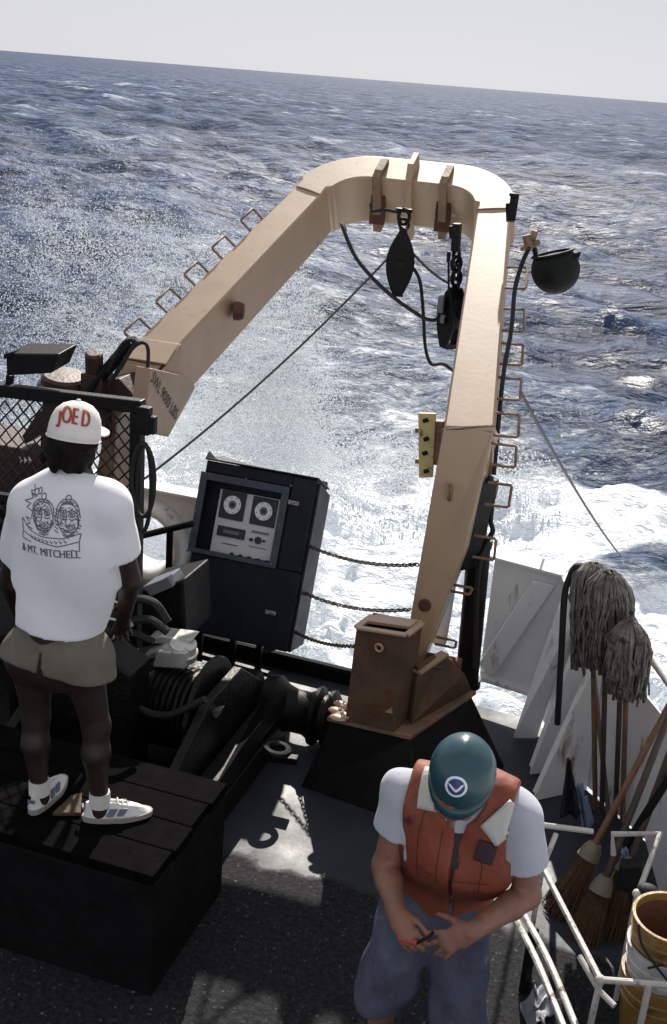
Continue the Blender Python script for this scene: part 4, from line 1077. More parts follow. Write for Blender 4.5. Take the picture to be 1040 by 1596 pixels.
for (px, py) in ((363.5, 787), (412, 797)):
    a, b = ppx(px, py); s = 0.083
    mb = MB(); slab(mb, a - s, b - s - 0.008, a + s, b + s, PW + 0.0015, PW + 0.008); dp = mb.build('dial_plate', M['dial_dark'], cb, bevel=0.012)
    mb = MB(); mb.lathe([(0.027, 0.010), (0.027, 0.014), (0.057, 0.014), (0.057, 0.010)], cp_(a, b, PW), cn, 28, caps=False); mb.build('dial_ring', M['dial_ring'], dp)
    mb = MB(); mb.lathe([(0.0, 0.0095), (0.0285, 0.0095), (0.0285, 0.008)], cp_(a, b, PW), cn, 24); mb.build('dial_hub', M['slate'], dp)
    mb = MB(); mb.cyl(cp_(a, b, PW + 0.010), cp_(a, b, PW + 0.016), 0.013, 14); mb.build('spindle', M['dial_dark'], dp)
    for k in range(8):
        an = k * math.pi / 4 + 0.3
        mb = MB(); c = cp_(a + 0.047 * math.cos(an), b + 0.047 * math.sin(an), PW + 0.0143); mb.cyl(c, c + cn * 0.0012, 0.0042, 6); mb.build('dial_mark', M['slate'], dp)
for (x0, y0, x1, y1, m, nm) in ((345, 806, 374, 813, 'slate', 'label_strip'), (396, 815, 425, 822, 'slate', 'label_strip'),
        (341, 818, 381, 842, 'dial_dark', 'display_bezel'), (346, 845, 371, 852, 'slate', 'label_strip'), (393, 826, 419, 835, 'slate', 'meter'),
        (388, 850, 416, 857, 'slate', 'label_strip'), (331, 858, 356, 865, 'slate', 'label_strip')):
    o = pslab(x0, y0, x1, y1, M[m], nm, cb, 0.010 if m == 'dial_dark' else 0.005)
    if nm == 'display_bezel':
        (a0, b1), (a1, b0) = ppx(350, 824), ppx(373, 836); mb = MB(); slab(mb, a0, b0 + 0.006, a1, b1 - 0.004, PW + 0.0103, PW + 0.012); mb.build('display', M['slate'], o)
for px, r in ((392, 0.011), (403, 0.022), (412, 0.008)):
    a, b = ppx(px, 842 + (px - 400) * 0.12); mb = MB(); mb.lathe([(r, 0.001), (r, 0.014), (r * 0.8, 0.018), (0, 0.018)], cp_(a, b, PW), cn, 16); mb.build('knob', M['dial_dark'], cb)
for px, py in ((459, 784), (423, 955)):                        # two catches
    a, b = cpx(px, py); mb = MB()
    mb.prism([cp_(a - 0.035, b - 0.012, 0.001), cp_(a + 0.03, b - 0.012, 0.001), cp_(a + 0.03, b + 0.012, 0.001), cp_(a - 0.035, b + 0.012, 0.001)], cn * 0.012)
    mb.tube([cp_(a - 0.03, b + 0.012, 0.016), cp_(a - 0.01, b - 0.006, 0.03), cp_(a + 0.01, b + 0.008, 0.03), cp_(a + 0.035, b - 0.004, 0.016)], 0.006, 6)
    mb.build('catch', M['steel'], cb, bevel=0.001)
mb = MB(); a, b = cpx(417, 1015); mb.prism([cp_(a - 0.03, b + 0.06, -0.01), cp_(a + 0.04, b + 0.06, -0.01), cp_(a + 0.045, b + 0.012, -0.01), cp_(a - 0.03, b - 0.02, -0.01)], cn * 0.008); lug_ = mb.build('fixing_lug', M['navy'], cb)
# feet down to the deck
for px, pyb in ((305, 1020), (357, 1030), (398, 1034)):
    t_ = aty(px + 6, 985 + (px - 277) * 0.14, 6.0); mb = MB()
    b_ = V(t_.x - 0.01, 6.02, 0.0); mb.bar(b_, t_ + V(0, 0.02, 0.03), 0.035, 0.035); mb.build('leg', M['black'], cb)
mb = MB(); A = aty(300, 1014, 6.02); mb.bar(V(A.x, 6.03, 0.10), V(A.x + 0.52, 6.03, 0.075), 0.03, 0.03); mb.build('foot_rail', M['black'], cb)

# handrail between the cabinet and the screen
hr = thing('handrail', 'black pipe handrail between the cabinet and the mesh screen', 'handrail', tuple(V(-2.82, 5.9, 0)))
mb = MB(); mb.tube([aty(205, 842, 5.9), aty(217, 836, 5.9), aty(300, 816, 5.9)], 0.021, 10); mb.build('rail', M['black'], hr, smooth=True)
mb = MB(); pA = aty(265, 827, 5.9); mb.tube([pA, V(pA.x - 0.0, 5.9, 0.0)], 0.021, 10); mb.build('post', M['black'], hr, smooth=True)

# ================================================================== MESH SCREEN
fx0, fx1 = -4.4, aty(215, 630, 4.9).x
ztop = aty(215, 632, 4.9).z
zl = aty(0, 607, 4.9).z
slope = (ztop - zl) / (fx1 - aty(0, 607, 4.9).x)
sc_ = thing('mesh_screen', 'black framed chain-link screen in front of the man in the white cap', 'screen', (fx1, 4.9, 0))
def ftop(x): return ztop + (x - fx1) * slope
mb = MB(); mb.bar((fx0, 4.9, ftop(fx0)), (fx1 + 0.03, 4.9, ftop(fx1)), 0.06, 0.065); mb.build('top_rail', M['black'], sc_, bevel=0.006)
mb = MB(); mb.bar((fx1, 4.9, 0.0), (fx1, 4.9, ftop(fx1) - 0.034), 0.06, 0.06); mb.build('post', M['black'], sc_, bevel=0.006)
mb = MB(); mb.bar((fx0, 4.9, 0.0), (fx0, 4.9, ftop(fx0) - 0.034), 0.06, 0.06); mb.build('post', M['black'], sc_, bevel=0.006)
mb = MB(); mb.bar((fx0 + 0.03, 4.9, 1.12), (fx1 - 0.031, 4.9, 1.12), 0.05, 0.05); mb.build('bottom_rail', M['black'], sc_, bevel=0.006)
mb = MB(); D = 0.078
x = fx0 - 1.0
while x < fx1:                                              # two families of slanting wires, woven
    for sg in (1, -1):
        pts_ = []
        for k in range(0, 27):
            zz = 1.12 + k * D / 2
            xx = (x + k * D / 2 * 0.92) if sg == 1 else (x + 1.0 - k * D / 2 * 0.92)
            if zz > ftop(xx) - 0.02 or not (fx0 < xx < fx1 - 0.02):
                if pts_: break
                continue
            pts_.append(V(xx, 4.9 + 0.004 * (1 if (k % 2 == 0) == (sg == 1) else -1), zz))
        if len(pts_) > 1: mb.tube(pts_, 0.0048, 4)
    x += D * 0.92
tag(mb.build('chain_link_mesh', M['black_rubber'], sc_), kind='stuff')
mb = MB()
for k, (dx, rr) in enumerate(((0.0, 0.0), (0.02, 0.03))):
    cx_, cy_ = aty(224 + k * 2, 760, 4.84).x, 4.84
    top_, bot_ = aty(222, 690, 4.84).z, aty(224, 828 - k * 25, 4.84).z
    zc, hh = (top_ + bot_) / 2, (top_ - bot_) / 2
    mb.tube([V(cx_ + (0.042 + dx) * math.cos(2 * math.pi * i / 28), cy_ - k * 0.02, zc + hh * math.sin(2 * math.pi * i / 28)) for i in range(28)], 0.011, 7, closed=True)
    hc = MB() if k == 0 else None
    o = tag(mb.build('hanging_cable', M['black_rubber'], None, smooth=True, org=V(cx_, cy_, top_)), ('long' if k == 0 else 'shorter') + ' black cable loop hung on the post of the mesh screen', 'cable', 'cable loops on the screen post'); mb = MB()
mb = MB(); mb.box(aty(225, 655, 4.87), (0.07, 0.05, 0.14)); mb.box(aty(236, 662, 4.87), (0.05, 0.04, 0.09)); tag(mb.build('switch_box', M['black'], None, bevel=0.006, org=aty(225, 655, 4.87)), 'small black switch box on top of the screen post', 'switch box')

# black working light on the screen
wl_ = thing('work_light', 'black box work light on top of the mesh screen at the far left', 'work light', tuple(aty(40, 600, 4.9)))
P = [aty(px, py, 4.86) for px, py in ((9, 553), (16, 551), (92, 552), (80, 582), (10, 586))]
mb = MB(); mb.prism(P, V(0, 0.18, 0.02)); mb.build('housing', M['black'], wl_, bevel=0.008)
mb = MB(); mb.bar(aty(16, 584, 4.93), aty(14, 612, 4.93), 0.03, 0.03); mb.build('stem', M['black'], wl_)
mb = MB(); mb.prism([aty(6, 552, 4.85), aty(18, 549, 4.85), aty(18, 556, 4.85), aty(6, 560, 4.85)], V(0, 0.2, 0)); mb.build('clamp', M['black'], wl_)

# ================================================================== MAROON WINDLASS AND HYDRAULICS BEHIND THE SCREEN
wd = thing('windlass', 'maroon windlass with a flat drum behind the mesh screen', 'winch', (-3.3, 5.45, 0))
c = aty(100, 602, 5.45)
mb = MB(); mb.lathe([(0.0, 0.075), (0.11, 0.07), (0.125, 0.055), (0.125, 0.02), (0.145, 0.01), (0.145, -0.06), (0.11, -0.07)], c, (0.12, -0.1, 1), 28); mb.build('drum', M['maroon'], wd, smooth=True)
mb = MB(); mb.lathe([(0.095, -0.06), (0.10, -0.35), (0.16, -0.5), (0.16, -0.6)], c, (0, 0, 1), 20); mb.build('pedestal', M['maroon'], wd, smooth=True)
mb = MB(); A, B = aty(0, 694, 5.3), aty(62, 705, 5.3); mb.prism([A + V(-0.5, 0, 0), B, V(B.x, 5.3, 1.22), V(A.x - 0.5, 5.3, 1.22)], V(0, 0.35, 0)); mb.build('gear_case', M['maroon'], wd, bevel=0.01)
mb = MB(); mb.prism([V(-3.9, 5.35, 1.2), V(-3.0, 5.35, 1.2), V(-2.95, 5.35, 0.0), V(-3.95, 5.35, 0.0)], V(0, 0.4, 0)); mb.build('bed', M['grease'], wd, bevel=0.01)
for k in range(3):
    mb = MB(); q = aty(33 + k * 7, 717, 5.298); mb.prism([q + V(-0.007, 0, -0.02), q + V(0.012, 0, 0), q + V(-0.007, 0, 0.02)], V(0, -0.003, 0)); mb.build('chevron', M['emblem_white'], wd)
mb = MB(); mb.prism([aty(57, 645, 5.35), aty(75, 630, 5.35), aty(70, 672, 5.35), aty(40, 692, 5.35), aty(34, 680, 5.35)], V(0, 0.12, 0)); mb.build('pawl', M['maroon'], wd, bevel=0.005)
mb = MB(); mb.prism([aty(66, 618, 5.32), aty(140, 630, 5.32), aty(140, 700, 5.32), aty(62, 700, 5.32)], V(0, 0.25, 0)); mb.build('frame_cheek', M['maroon'], wd, bevel=0.008)
hm = thing('hydraulic_motor', 'brown hydraulic motor and piping at the foot of the left gantry leg', 'hydraulic motor', (-3.05, 5.5, 1.7))
mb = MB(); c = aty(147, 565, 5.42); mb.lathe([(0.05, -0.07), (0.05, 0.05), (0.035, 0.06), (0, 0.06)], c, (0.1, -0.25, 1), 12); mb.box(c + V(0, 0.03, -0.14), (0.13, 0.13, 0.16)); mb.build('motor', M['maroon'], hm, bevel=0.006)
mb = MB(); mb.prism([aty(140, 600, 5.45), aty(185, 590, 5.45), aty(222, 632, 5.45), aty(150, 640, 5.45)], V(0, 0.2, 0)); mb.build('manifold', M['maroon'], hm, bevel=0.006)
mb = MB(); mb.cyl(aty(140, 608, 5.4), aty(205, 532, 5.45), 0.033, 12); mb.build('cylinder', M['black'], hm, smooth=True)
mb = MB(); mb.cyl(aty(170, 572, 5.48), aty(212, 528, 5.5), 0.022, 12); mb.build('piston_rod', M['grease'], hm, smooth=True)
mb = MB(); mb.tube(spline([aty(168, 580, 5.4), aty(190, 538, 5.42), aty(207, 530, 5.42), aty(207, 540, 5.42), aty(190, 568, 5.42), aty(170, 600, 5.4)], 5), 0.012, 8); mb.build('hose', M['black_rubber'], hm, smooth=True)
mb = MB(); mb.tube(spline([aty(188, 575, 5.38), aty(205, 545, 5.4), aty(222, 534, 5.4), aty(231, 545, 5.4), aty(229, 585, 5.4), aty(222, 630, 5.4)], 5), 0.010, 8); mb.build('hose', M['black_rubber'], hm, smooth=True)
mb = MB(); mb.tube([aty(182, 545, 5.44), aty(196, 556, 5.44)], 0.02, 8); mb.build('fitting', M['silver'], hm, smooth=True)

# ================================================================== DECK WINCH (mostly in shade)
PZ = 0.60                                                     # step the man stands on
dw = thing('deck_winch', 'big black deck winch with silver engine filling the shaded left side', 'winch', (-2.6, 4.7, 0))
mb = MB(); mb.prism([V(-3.9, 4.15, 0), V(-1.86, 4.15, 0), V(-1.86, 5.5, 0), V(-3.9, 5.5, 0)], V(0, 0, 0.16)); mb.build('bed_frame', M['grease'], dw, bevel=0.01)
for xx in (-2.05, -2.95):
    mb = MB(); mb.prism([V(xx, 4.25, 0.163), V(xx, 5.45, 0.163), V(xx, 5.40, 0.40), V(xx, 5.1, 0.62), V(xx, 4.7, 0.62), V(xx, 4.3, 0.42)], V(0.05, 0, 0)); mb.build('side_frame', M['grease'], dw, bevel=0.006)
ax_ = V(0, 4.9, 0.42)
mb = MB(); mb.lathe([(0.20, -2.88), (0.20, -2.12)], V(0, ax_.y, ax_.z), (1, 0, 0), 28, caps=False)
n_ = 22
for k in range(n_):
    mb.torus(V(-2.86 + 0.72 * k / (n_ - 1), ax_.y, ax_.z), 0.205, 0.017, (1, 0, 0), 26, 6)
mb.build('cable_drum', M['grease'], dw, smooth=True)
for xx in (-2.90, -2.10):
    mb = MB(); mb.lathe([(0.05, -0.015), (0.31, -0.015), (0.31, 0.015), (0.05, 0.015)], V(xx, ax_.y, ax_.z), (1, 0, 0), 30); mb.build('drum_flange', M['grease'], dw, bevel=0.004)
mb = MB()                                                     # warping head reaching out to the right
wc = aty(430, 1100, 5.5)
mb.lathe([(r_ * 1.08, h_ * 1.10) for r_, h_ in ((0.10, -0.22), (0.10, -0.10), (0.155, -0.06), (0.165, 0.0), (0.13, 0.05), (0.115, 0.10), (0.115, 0.17), (0.13, 0.2), (0.155, 0.215), (0.16, 0.235), (0.14, 0.25), (0.12, 0.255), (0.12, 0.275), (0.15, 0.285), (0.155, 0.305), (0.13, 0.325), (0.0, 0.33))], wc, (1, 0.02, -0.02), 28)
mb.build('warping_head', M['black'], dw, smooth=True)
mb = MB(); mb.prism([aty(395, 1040, 5.6), aty(410, 1042, 5.6), aty(422, 1080, 5.6), aty(410, 1130, 5.6), aty(330, 1120, 5.6), aty(335, 1035, 5.6)], V(0, -0.25, 0)); mb.build('gearbox', M['black'], dw, bevel=0.02)
mb = MB(); mb.prism([V(-1.98, 4.4, 0.163), V(-1.86, 4.4, 0.163), V(-1.84, 4.75, 0.26), V(-1.84, 5.4, 0.26), V(-1.98, 5.4, 0.163)], V(0, 0, 0.12)); mb.build('bearing_foot', M['black'], dw, bevel=0.006)
mb = MB(); q = atz(432, 1168, 0.28); mb.torus(q, 0.06, 0.02, (0.1, 0.1, 1), 18, 8); mb.build('ratchet_ring', M['black'], dw, smooth=True)
mb = MB(); q = atz(440, 1185, 0.2); mb.bar(q + V(-0.10, 0, 0), q + V(0.08, 0.02, 0.01), 0.05, 0.04); mb.build('brake_lever', M['black'], dw, bevel=0.004)
# silver engine
eng = aty(262, 1030, 4.9)
mb = MB(); mb.prism([aty(237, 1040, 4.85), aty(287, 1043, 4.85), aty(290, 1018, 4.85), aty(245, 1015, 4.85)], V(0, 0.06, 0)); mb.build('rocker_cover', M['silver'], dw, bevel=0.008)
mb = MB(); mb.lathe([(0.0, 0.0), (0.05, 0.005), (0.075, 0.03), (0.08, 0.07), (0.07, 0.075), (0.07, 0.12)][::-1], aty(285, 1010, 4.95) + V(0, 0, -0.08), (0.1, -0.15, 1), 20); mb.build('air_cleaner', M['silver'], dw, smooth=True)
mb = MB(); mb.prism([aty(228, 998, 4.95), aty(250, 992, 4.95), aty(300, 998, 4.95), aty(290, 1006, 4.95), aty(235, 1003, 4.95)], V(0, 0.10, 0.01)); mb.build('cowl', M['silver'], dw, bevel=0.006)
mb = MB(); mb.prism([aty(222, 1024, 4.9), aty(252, 1010, 4.9), aty(270, 1016, 4.9), aty(255, 1028, 4.9)], V(0, 0.08, 0.01)); mb.build('intake_plate', M['silver'], dw, bevel=0.005)
mb = MB(); mb.box(aty(263, 1078, 4.9) + V(0, 0.12, 0), (0.30, 0.2, 0.20)); mb.build('crankcase', M['grease'], dw, bevel=0.015)
mb = MB(); mb.lathe([(0.03, 0), (0.075, 0.0), (0.085, 0.02), (0.085, 0.05), (0.05, 0.06)], aty(260, 1080, 4.86), (0, -1, 0.1), 22); mb.build('flywheel', M['grease'], dw, smooth=True)
mb = MB(); mb.torus(aty(213, 1085, 4.8), 0.05, 0.012, (0, -0.4, 1), 18, 6); mb.build('filler_ring', M['steel'], dw, smooth=True)
for (a, b, c_, d, m, nm) in (((181, 1022), (211, 1016), (205, 1034), (178, 1032), 'silver', 'valve_cap'), ((178, 1042), (186, 1030), (183, 1044), (176, 1050), 'silver', 'valve_arm'), ((186, 1046), (196, 1036), (192, 1050), (184, 1054), 'silver', 'valve_arm'),
                            ((172, 1072), (185, 1063), (180, 1070), (174, 1082), 'steel', 'bracket'), ((223, 1056), (236, 1049), (232, 1058), (226, 1060), 'steel', 'bracket'),
                            ((78, 1052), (90, 1047), (86, 1057), (79, 1057), 'steel', 'bracket'), ((104, 1058), (112, 1056), (111, 1065), (105, 1064), 'steel', 'bracket'),
                            ((220, 1150), (228, 1148), (224, 1158), (218, 1160), 'steel', 'cotter'), ((330, 1108), (345, 1106), (338, 1120), (332, 1118), 'steel', 'bracket'), ((246, 1152), (254, 1150), (256, 1156), (249, 1158), 'steel', 'cotter')):
    mb = MB(); yy = 4.72; mb.prism([aty(*a, yy), aty(*b, yy), aty(*c_, yy), aty(*d, yy)], V(0, 0.05, 0)); mb.build(nm, M[m], dw, bevel=0.004)
# control stand with levers and hoses, beside the man's right arm
cs = thing('control_stand', 'dark valve stand with orange-tipped levers beside the man on the step', 'control stand', (-2.75, 4.55, 0))
mb = MB(); mb.prism([V(-2.98, 4.5, 0.163), V(-2.35, 4.5, 0.163), V(-2.35, 4.5, 0.78), V(-2.62, 4.5, 0.92), V(-2.98, 4.5, 0.92)], V(0, 0.22, 0)); mb.build('valve_bank', M['grease'], cs, bevel=0.012)
for (a, b) in (((172, 912), (158, 903)), ((176, 945), (157, 953))):
    A, B = aty(*a, 4.36), aty(*b, 4.34); mb = MB(); mb.tube(spline([V(A.x - 0.02, 4.55, A.z - 0.12), V(A.x, 4.42, A.z - 0.05), A, B], 4), 0.011, 8); l_ = mb.build('lever', M['grease'], cs, smooth=True)
    mb = MB(); mb.tube([A.lerp(B, -0.1), A.lerp(B, 1.0)], [0.014, 0.016], 8); mb.build('grip', M['orange_lever'], l_, smooth=True)
for k, (px, py) in enumerate(((158, 931), (168, 963))):
    mb = MB(); q = aty(px, py, 4.35); mb.sphere(q, 0.014, 10, 6); mb.tube([q, V(q.x, 4.52, q.z - 0.1)], 0.006, 6); mb.build('knob', M['emblem_white'], cs, smooth=True)
for (pts_, r) in ((((170, 1000), (190, 975), (230, 965), (262, 985)), 0.022), (((160, 985), (200, 985), (240, 1000)), 0.018), (((180, 960), (205, 935), (240, 940), (262, 970)), 0.022), (((172, 1060), (210, 1100), (260, 1115), (320, 1090)), 0.02)):
    mb = MB(); mb.tube(spline([aty(px, py, 4.62) for px, py in pts_], 6), r, 8); mb.build('hose', M['black_rubber'], cs, smooth=True)
for px, py in ((197, 978), (188, 986), (176, 992)):
    mb = MB(); q = aty(px, py, 4.58); mb.tube([q + V(-0.03, 0, -0.025), q + V(0.03, 0, 0.025)], 0.013, 8); mb.build('hose_coupling', M['silver'], cs, smooth=True)
mb = MB(); mb.prism([aty(222, 915, 5.15), aty(262, 900, 5.15), aty(270, 915, 5.15), aty(235, 930, 5.15)], V(0, 0.15, 0)); mb.build('oil_tank_lid', M['slate'], cs, bevel=0.006)
mb = MB(); mb.prism([aty(215, 920, 5.18), aty(285, 905, 5.18), aty(290, 1000, 5.18), aty(220, 1010, 5.18)], V(0, 0.35, 0)); mb.build('oil_tank', M['black'], cs, bevel=0.015)
# dark equipment at the extreme left with cables
le = thing('cable_reel', 'dark cable reel and frame at the left picture edge', 'reel', (-2.9, 4.35, 0))
mb = MB(); mb.torus(aty(-6, 930, 4.4), 0.26, 0.03, (0.5, -1, 0.1), 28, 8); mb.build('rim', M['grease'], le, smooth=True)
mb = MB(); mb.lathe([(0.17, -0.1), (0.17, 0.1)], aty(-6, 930, 4.45), (0.5, -1, 0.1), 24); mb.build('wound_cable', M['black_rubber'], le, smooth=True)
mb = MB(); mb.bar(aty(14, 775, 4.5), V(aty(14, 775, 4.5).x, 4.5, 0.163), 0.035, 0.035); mb.build('upright', M['grease'], le)
mb = MB(); mb.bar(aty(-20, 772, 4.5), aty(22, 776, 4.5), 0.04, 0.035); mb.build('crossbar', M['grease'], le)
mb = MB(); mb.tube(spline([aty(-10, 905, 4.3), aty(12, 888, 4.3), aty(24, 868, 4.3)], 5), 0.012, 7); mb.build('cable', M['slate'], le, smooth=True)
# timber-topped step the man stands on
st = thing('step_platform', 'black steel step with worn planks blackened as shade under the man in white shoes', 'platform', (-2.2, 3.65, 0))
sx0, sx1, sy0, sy1 = -3.3, -1.66, 3.40, 4.12
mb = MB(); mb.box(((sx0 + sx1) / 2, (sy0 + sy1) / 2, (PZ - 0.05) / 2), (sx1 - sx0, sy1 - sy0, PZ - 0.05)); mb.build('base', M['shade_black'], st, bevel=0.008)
for k in range(4):
    y0 = sy0 + 0.179 * k
    mb = MB(); mb.box(((sx0 + sx1) / 2 + 0.01 * (k % 2), y0 + 0.0895, PZ - 0.0235), (sx1 - sx0 - 0.01, 0.1735, 0.047)); mb.build('plank', M['plank_shade'], st, bevel=0.004)
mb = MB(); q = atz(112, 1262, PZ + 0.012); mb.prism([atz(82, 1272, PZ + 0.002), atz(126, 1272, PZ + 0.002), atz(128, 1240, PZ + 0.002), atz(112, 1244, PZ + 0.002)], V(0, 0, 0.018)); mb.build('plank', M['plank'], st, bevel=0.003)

# ================================================================== RIGHT SIDE GEAR
def mop(px, py, pxb, pyb, y, w, ln, hx, hy, label, seed, handle='wood'):
    """mop stowed head up: yarn falls from the head over the handle"""
    top = aty(px, py, y); bot = aty(pxb, pyb, y)
    t = thing('mop', label, 'mop', tuple(bot), 0, 'mops stowed heads up against the bulwark')
    g = random.Random(seed)
    foot = Vector(hx)
    mb = MB(); mb.cyl(foot, top - V(0, 0, 0.06), 0.0135, 10); mb.build('handle', M[handle], t, smooth=True)
    mb = MB(); mb.box(top - V(0, 0, 0.055), (w * 0.62, 0.035, 0.035)); mb.build('clamp', M['slate'], t, bevel=0.004)
    mb = MB()
    dn = (foot - top).normalized()
    for k in range(230):
        a = g.uniform(0, 2 * math.pi); rr = math.sqrt(g.random())
        r_end = w / 2 * (0.35 + 0.78 * rr); L_ = ln * g.uniform(0.66, 1.06); ph_ = g.uniform(0, 6.28); wv_ = g.uniform(0.004, 0.013)
        dirx = V(math.cos(a), 0.62 * math.sin(a), 0)
        s0 = top + V(g.uniform(-0.25, 0.25) * w, g.uniform(-0.02, 0.02), -0.03 + 0.02 * g.random())
        c1 = top + dirx * r_end * 0.5 + V(0, 0, 0.03 * (1 - rr * 0.7)); pts_ = [s0, c1, top + dirx * r_end * 0.95 + dn * 0.05]
        for q in range(1, 6):
            u = q / 5
            pts_.append(top + dirx * (r_end * (1 + 0.08 * math.sin(u * 3)) ) + dn * (0.05 + (L_ - 0.05) * u) + V(g.gauss(0, 0.006) + wv_ * math.sin(ph_ + 7 * u), g.gauss(0, 0.006) + wv_ * math.cos(ph_ + 6 * u), 0))
        mb.tube(pts_, g.uniform(0.0048, 0.0080), 4)
    tag(mb.build('yarn', M['mop'], t, smooth='full'), kind='stuff')
    return t
def deckpt(px, py, y): 
    return aty(px, py, y)
mop(926, 886, 926, 1235, 5.34, 0.19, 0.58, tuple(atz(928, 1262, 0.0)), 0, 'tallest grey mop leaning at the left of the row', 1)
mop(950, 898, 940, 1235, 5.26, 0.20, 0.50, tuple(atz(938, 1268, 0.0)), 0, 'second mop, just right of the tallest, curling over its neighbour', 2, 'dark_wood')
mop(915, 910, 915, 1235, 5.42, 0.13, 0.46, tuple(atz(949, 1272, 0.0)), 0, 'mop almost hidden behind the tallest mop', 3, 'pale_wood')
mop(974, 958, 955, 1235, 5.30, 0.13, 0.38, tuple(atz(959, 1275, 0.0)), 0, 'small dark mop between the two big clusters', 4, 'dark_wood')
mop(982, 976, 970, 1235, 5.16, 0.165, 0.44, tuple(atz(970, 1280, 0.0)), 0, 'lighter mop hanging lowest at the right of the row', 5, 'wood')
# black hooked pipe beside the mops
mb = MB(); mb.tube(spline([aty(907, 882, 5.36), aty(897, 884, 5.36), aty(888, 900, 5.36), aty(880, 930, 5.36), aty(876, 1000, 5.36), aty(869, 1128, 5.45)], 6), 0.0165, 8)
tag(mb.build('hooked_pipe', M['black_rubber'], None, smooth=True, org=aty(869, 1128, 5.45)), 'black hooked pipe standing left of the mops', 'pipe')
# brooms with the bristles down
def broom(base, tip, label, seed, bw_=0.2, ln=0.34, m='dark_wood', r=0.016):
    base, tip = Vector(base), Vector(tip); d = (tip - base).normalized()
    t = thing('broom', label, 'broom', tuple(base), 0, 'brooms standing bristles down in the pipe rack')
    g = random.Random(seed)
    mb = MB(); mb.cyl(base + d * (ln - 0.02), tip, r, 10); mb.build('handle', M[m], t, smooth=True)
    s = d.cross(V(0, 0, 1)).normalized(); u = s.cross(d)
    neck = base + d * ln
    mb = MB(); mb.lathe([(0.03, 0.03), (0.045, 0.0), (0.055, -0.05), (0.03, -0.06)], neck, d, 14); mb.build('binding', M['pale_wood'], t, smooth=True)
    mb = MB()
    for k in range(230):
        a = g.uniform(0, 2 * math.pi); q = math.sqrt(g.random())
        off = s * (math.cos(a) * q * bw_ / 2) + u * (math.sin(a) * q * bw_ * 0.30)
        e = base + off + d * g.uniform(-0.03, 0.03)
        mb.tube([neck + off * 0.30, neck.lerp(e, 0.45) + off * 0.12, e], [0.0045, 0.004, 0.0022], 4)
    tag(mb.build('bristles', M['bristle'], t), kind='stuff')
    return t
broom(aty(893, 1500, 4.45) * 1.0, aty(1062, 1065, 4.95), 'longest broom, straw head nearest the white rail', 1, 0.25, 0.40)
broom(aty(872, 1420, 4.62), aty(1048, 1090, 5.0), 'broom behind the longest one with its handle just left of it', 2, 0.22, 0.34, 'wood')
broom(aty(935, 1470, 4.55), aty(1070, 1105, 5.0), 'dark broom at the right of the cluster by the black pan', 3, 0.24, 0.40, 'dark_wood', 0.018)
mb = MB(); mb.cyl(aty(968, 1330, 4.75), aty(1060, 1185, 4.85), 0.02, 10); tag(mb.build('loose_pole', M['black'], None, smooth=True, org=aty(968, 1330, 4.75)), 'black pole leaning alone right of the brooms', 'pole')
mb = MB(); q = aty(985, 1375, 4.62); mb.prism([aty(965, 1352, 4.62), aty(998, 1350, 4.62), aty(1003, 1368, 4.62), aty(985, 1420, 4.62), aty(955, 1440, 4.62)], V(0, 0.08, 0.0)); tag(mb.build('dust_pan', M['black_rubber'], None, bevel=0.008, org=q), 'black rubber pan wedged behind the brooms', 'pan')
# rags hung among the stays
def rag(poly, y, label, m, seed, dep=0.05):
    g = random.Random(seed); P = [aty(px, py, y) for px, py in poly]
    mb = MB(); n = 10; rows = 12; 
    topc = (P[0] + P[1]) / 2
    for r in range(rows + 1):
        t = r / rows
        A = P[0].lerp(P[2], t); B = P[1].lerp(P[3], t)
        for k in range(n + 1):
            u = k / n; q = A.lerp(B, u)
            mb.v.append(tuple(q + V(0, dep * math.sin(u * 9 + seed) * (0.3 + 0.7 * t) + g.gauss(0, 0.004), g.gauss(0, 0.004) + (0.02 * math.sin(u * 7) if r == rows else 0))))
    for r in range(rows):
        for k in range(n):
            i = r * (n + 1) + k; mb.f.append((i, i + 1, i + n + 2, i + n + 1)); mb.m.append(0)
    o = mb.build('rag', M[m], None, smooth='full', org=topc); s_ = o.modifiers.new('cloth', 'SOLIDIFY'); s_.thickness = 0.008
    return tag(o, label, 'rag')
rag([(884, 1182), (889, 1182), (872, 1275), (906, 1268)], 5.18, 'dark rag hung by its corner from the stay', 'rag', 3, 0.03)
rag([(897, 1222), (908, 1222), (908, 1290), (924, 1286)], 5.25, 'faded blue cloth hanging behind the dark rag', 'blue_cloth', 5, 0.02)
rag([(969, 1322), (978, 1322), (968, 1352), (990, 1352)], 4.72, 'small crumpled blue cloth beside the brooms', 'blue_cloth', 8, 0.02)
# white pipe rack
rk = thing('pipe_rack', 'chipped white pipe rack holding the brooms and the buckets', 'rack', tuple(atz(935, 1560, 0)))
RZ = 0.62
A = aty(845, 1350, 4.28); B = aty(936, 1527, 3.66); Cc = aty(1060, 1537, 3.62)
D1, D2 = aty(845, 1286, 4.42), aty(924, 1296, 4.50); E1, E2, E3 = aty(955, 1300, 4.48), aty(1029, 1299, 4.50), aty(992, 1400, 4.16)
def rpipe(pts_, r=0.013, nm='rail'):
    mb = MB(); mb.tube(pts_, r, 9); return mb.build(nm, M['white_pipe'], rk, smooth=True)
rpipe([A, B]); rpipe([B, Cc]); rpipe([D1, D2]); rpipe([aty(956, 1332, 4.48), E1, E2, E3])
rpipe([aty(867, 1300, 4.42), aty(846, 1352, 4.28), V(A.x, 4.28, 0.02)], 0.012, 'post')
rpipe([B, V(B.x - 0.01, B.y, 0.0)], 0.013, 'post')
rpipe([aty(1012, 1534, 3.63), V(aty(1012, 1534, 3.63).x, 3.63, 0.0)], 0.013, 'post')
rpipe([E3, V(E3.x, E3.y, 0.0)], 0.012, 'post')
rpipe([aty(903, 1490, 3.76), aty(935, 1545, 3.66), aty(958, 1568, 3.62)], 0.012, 'brace')
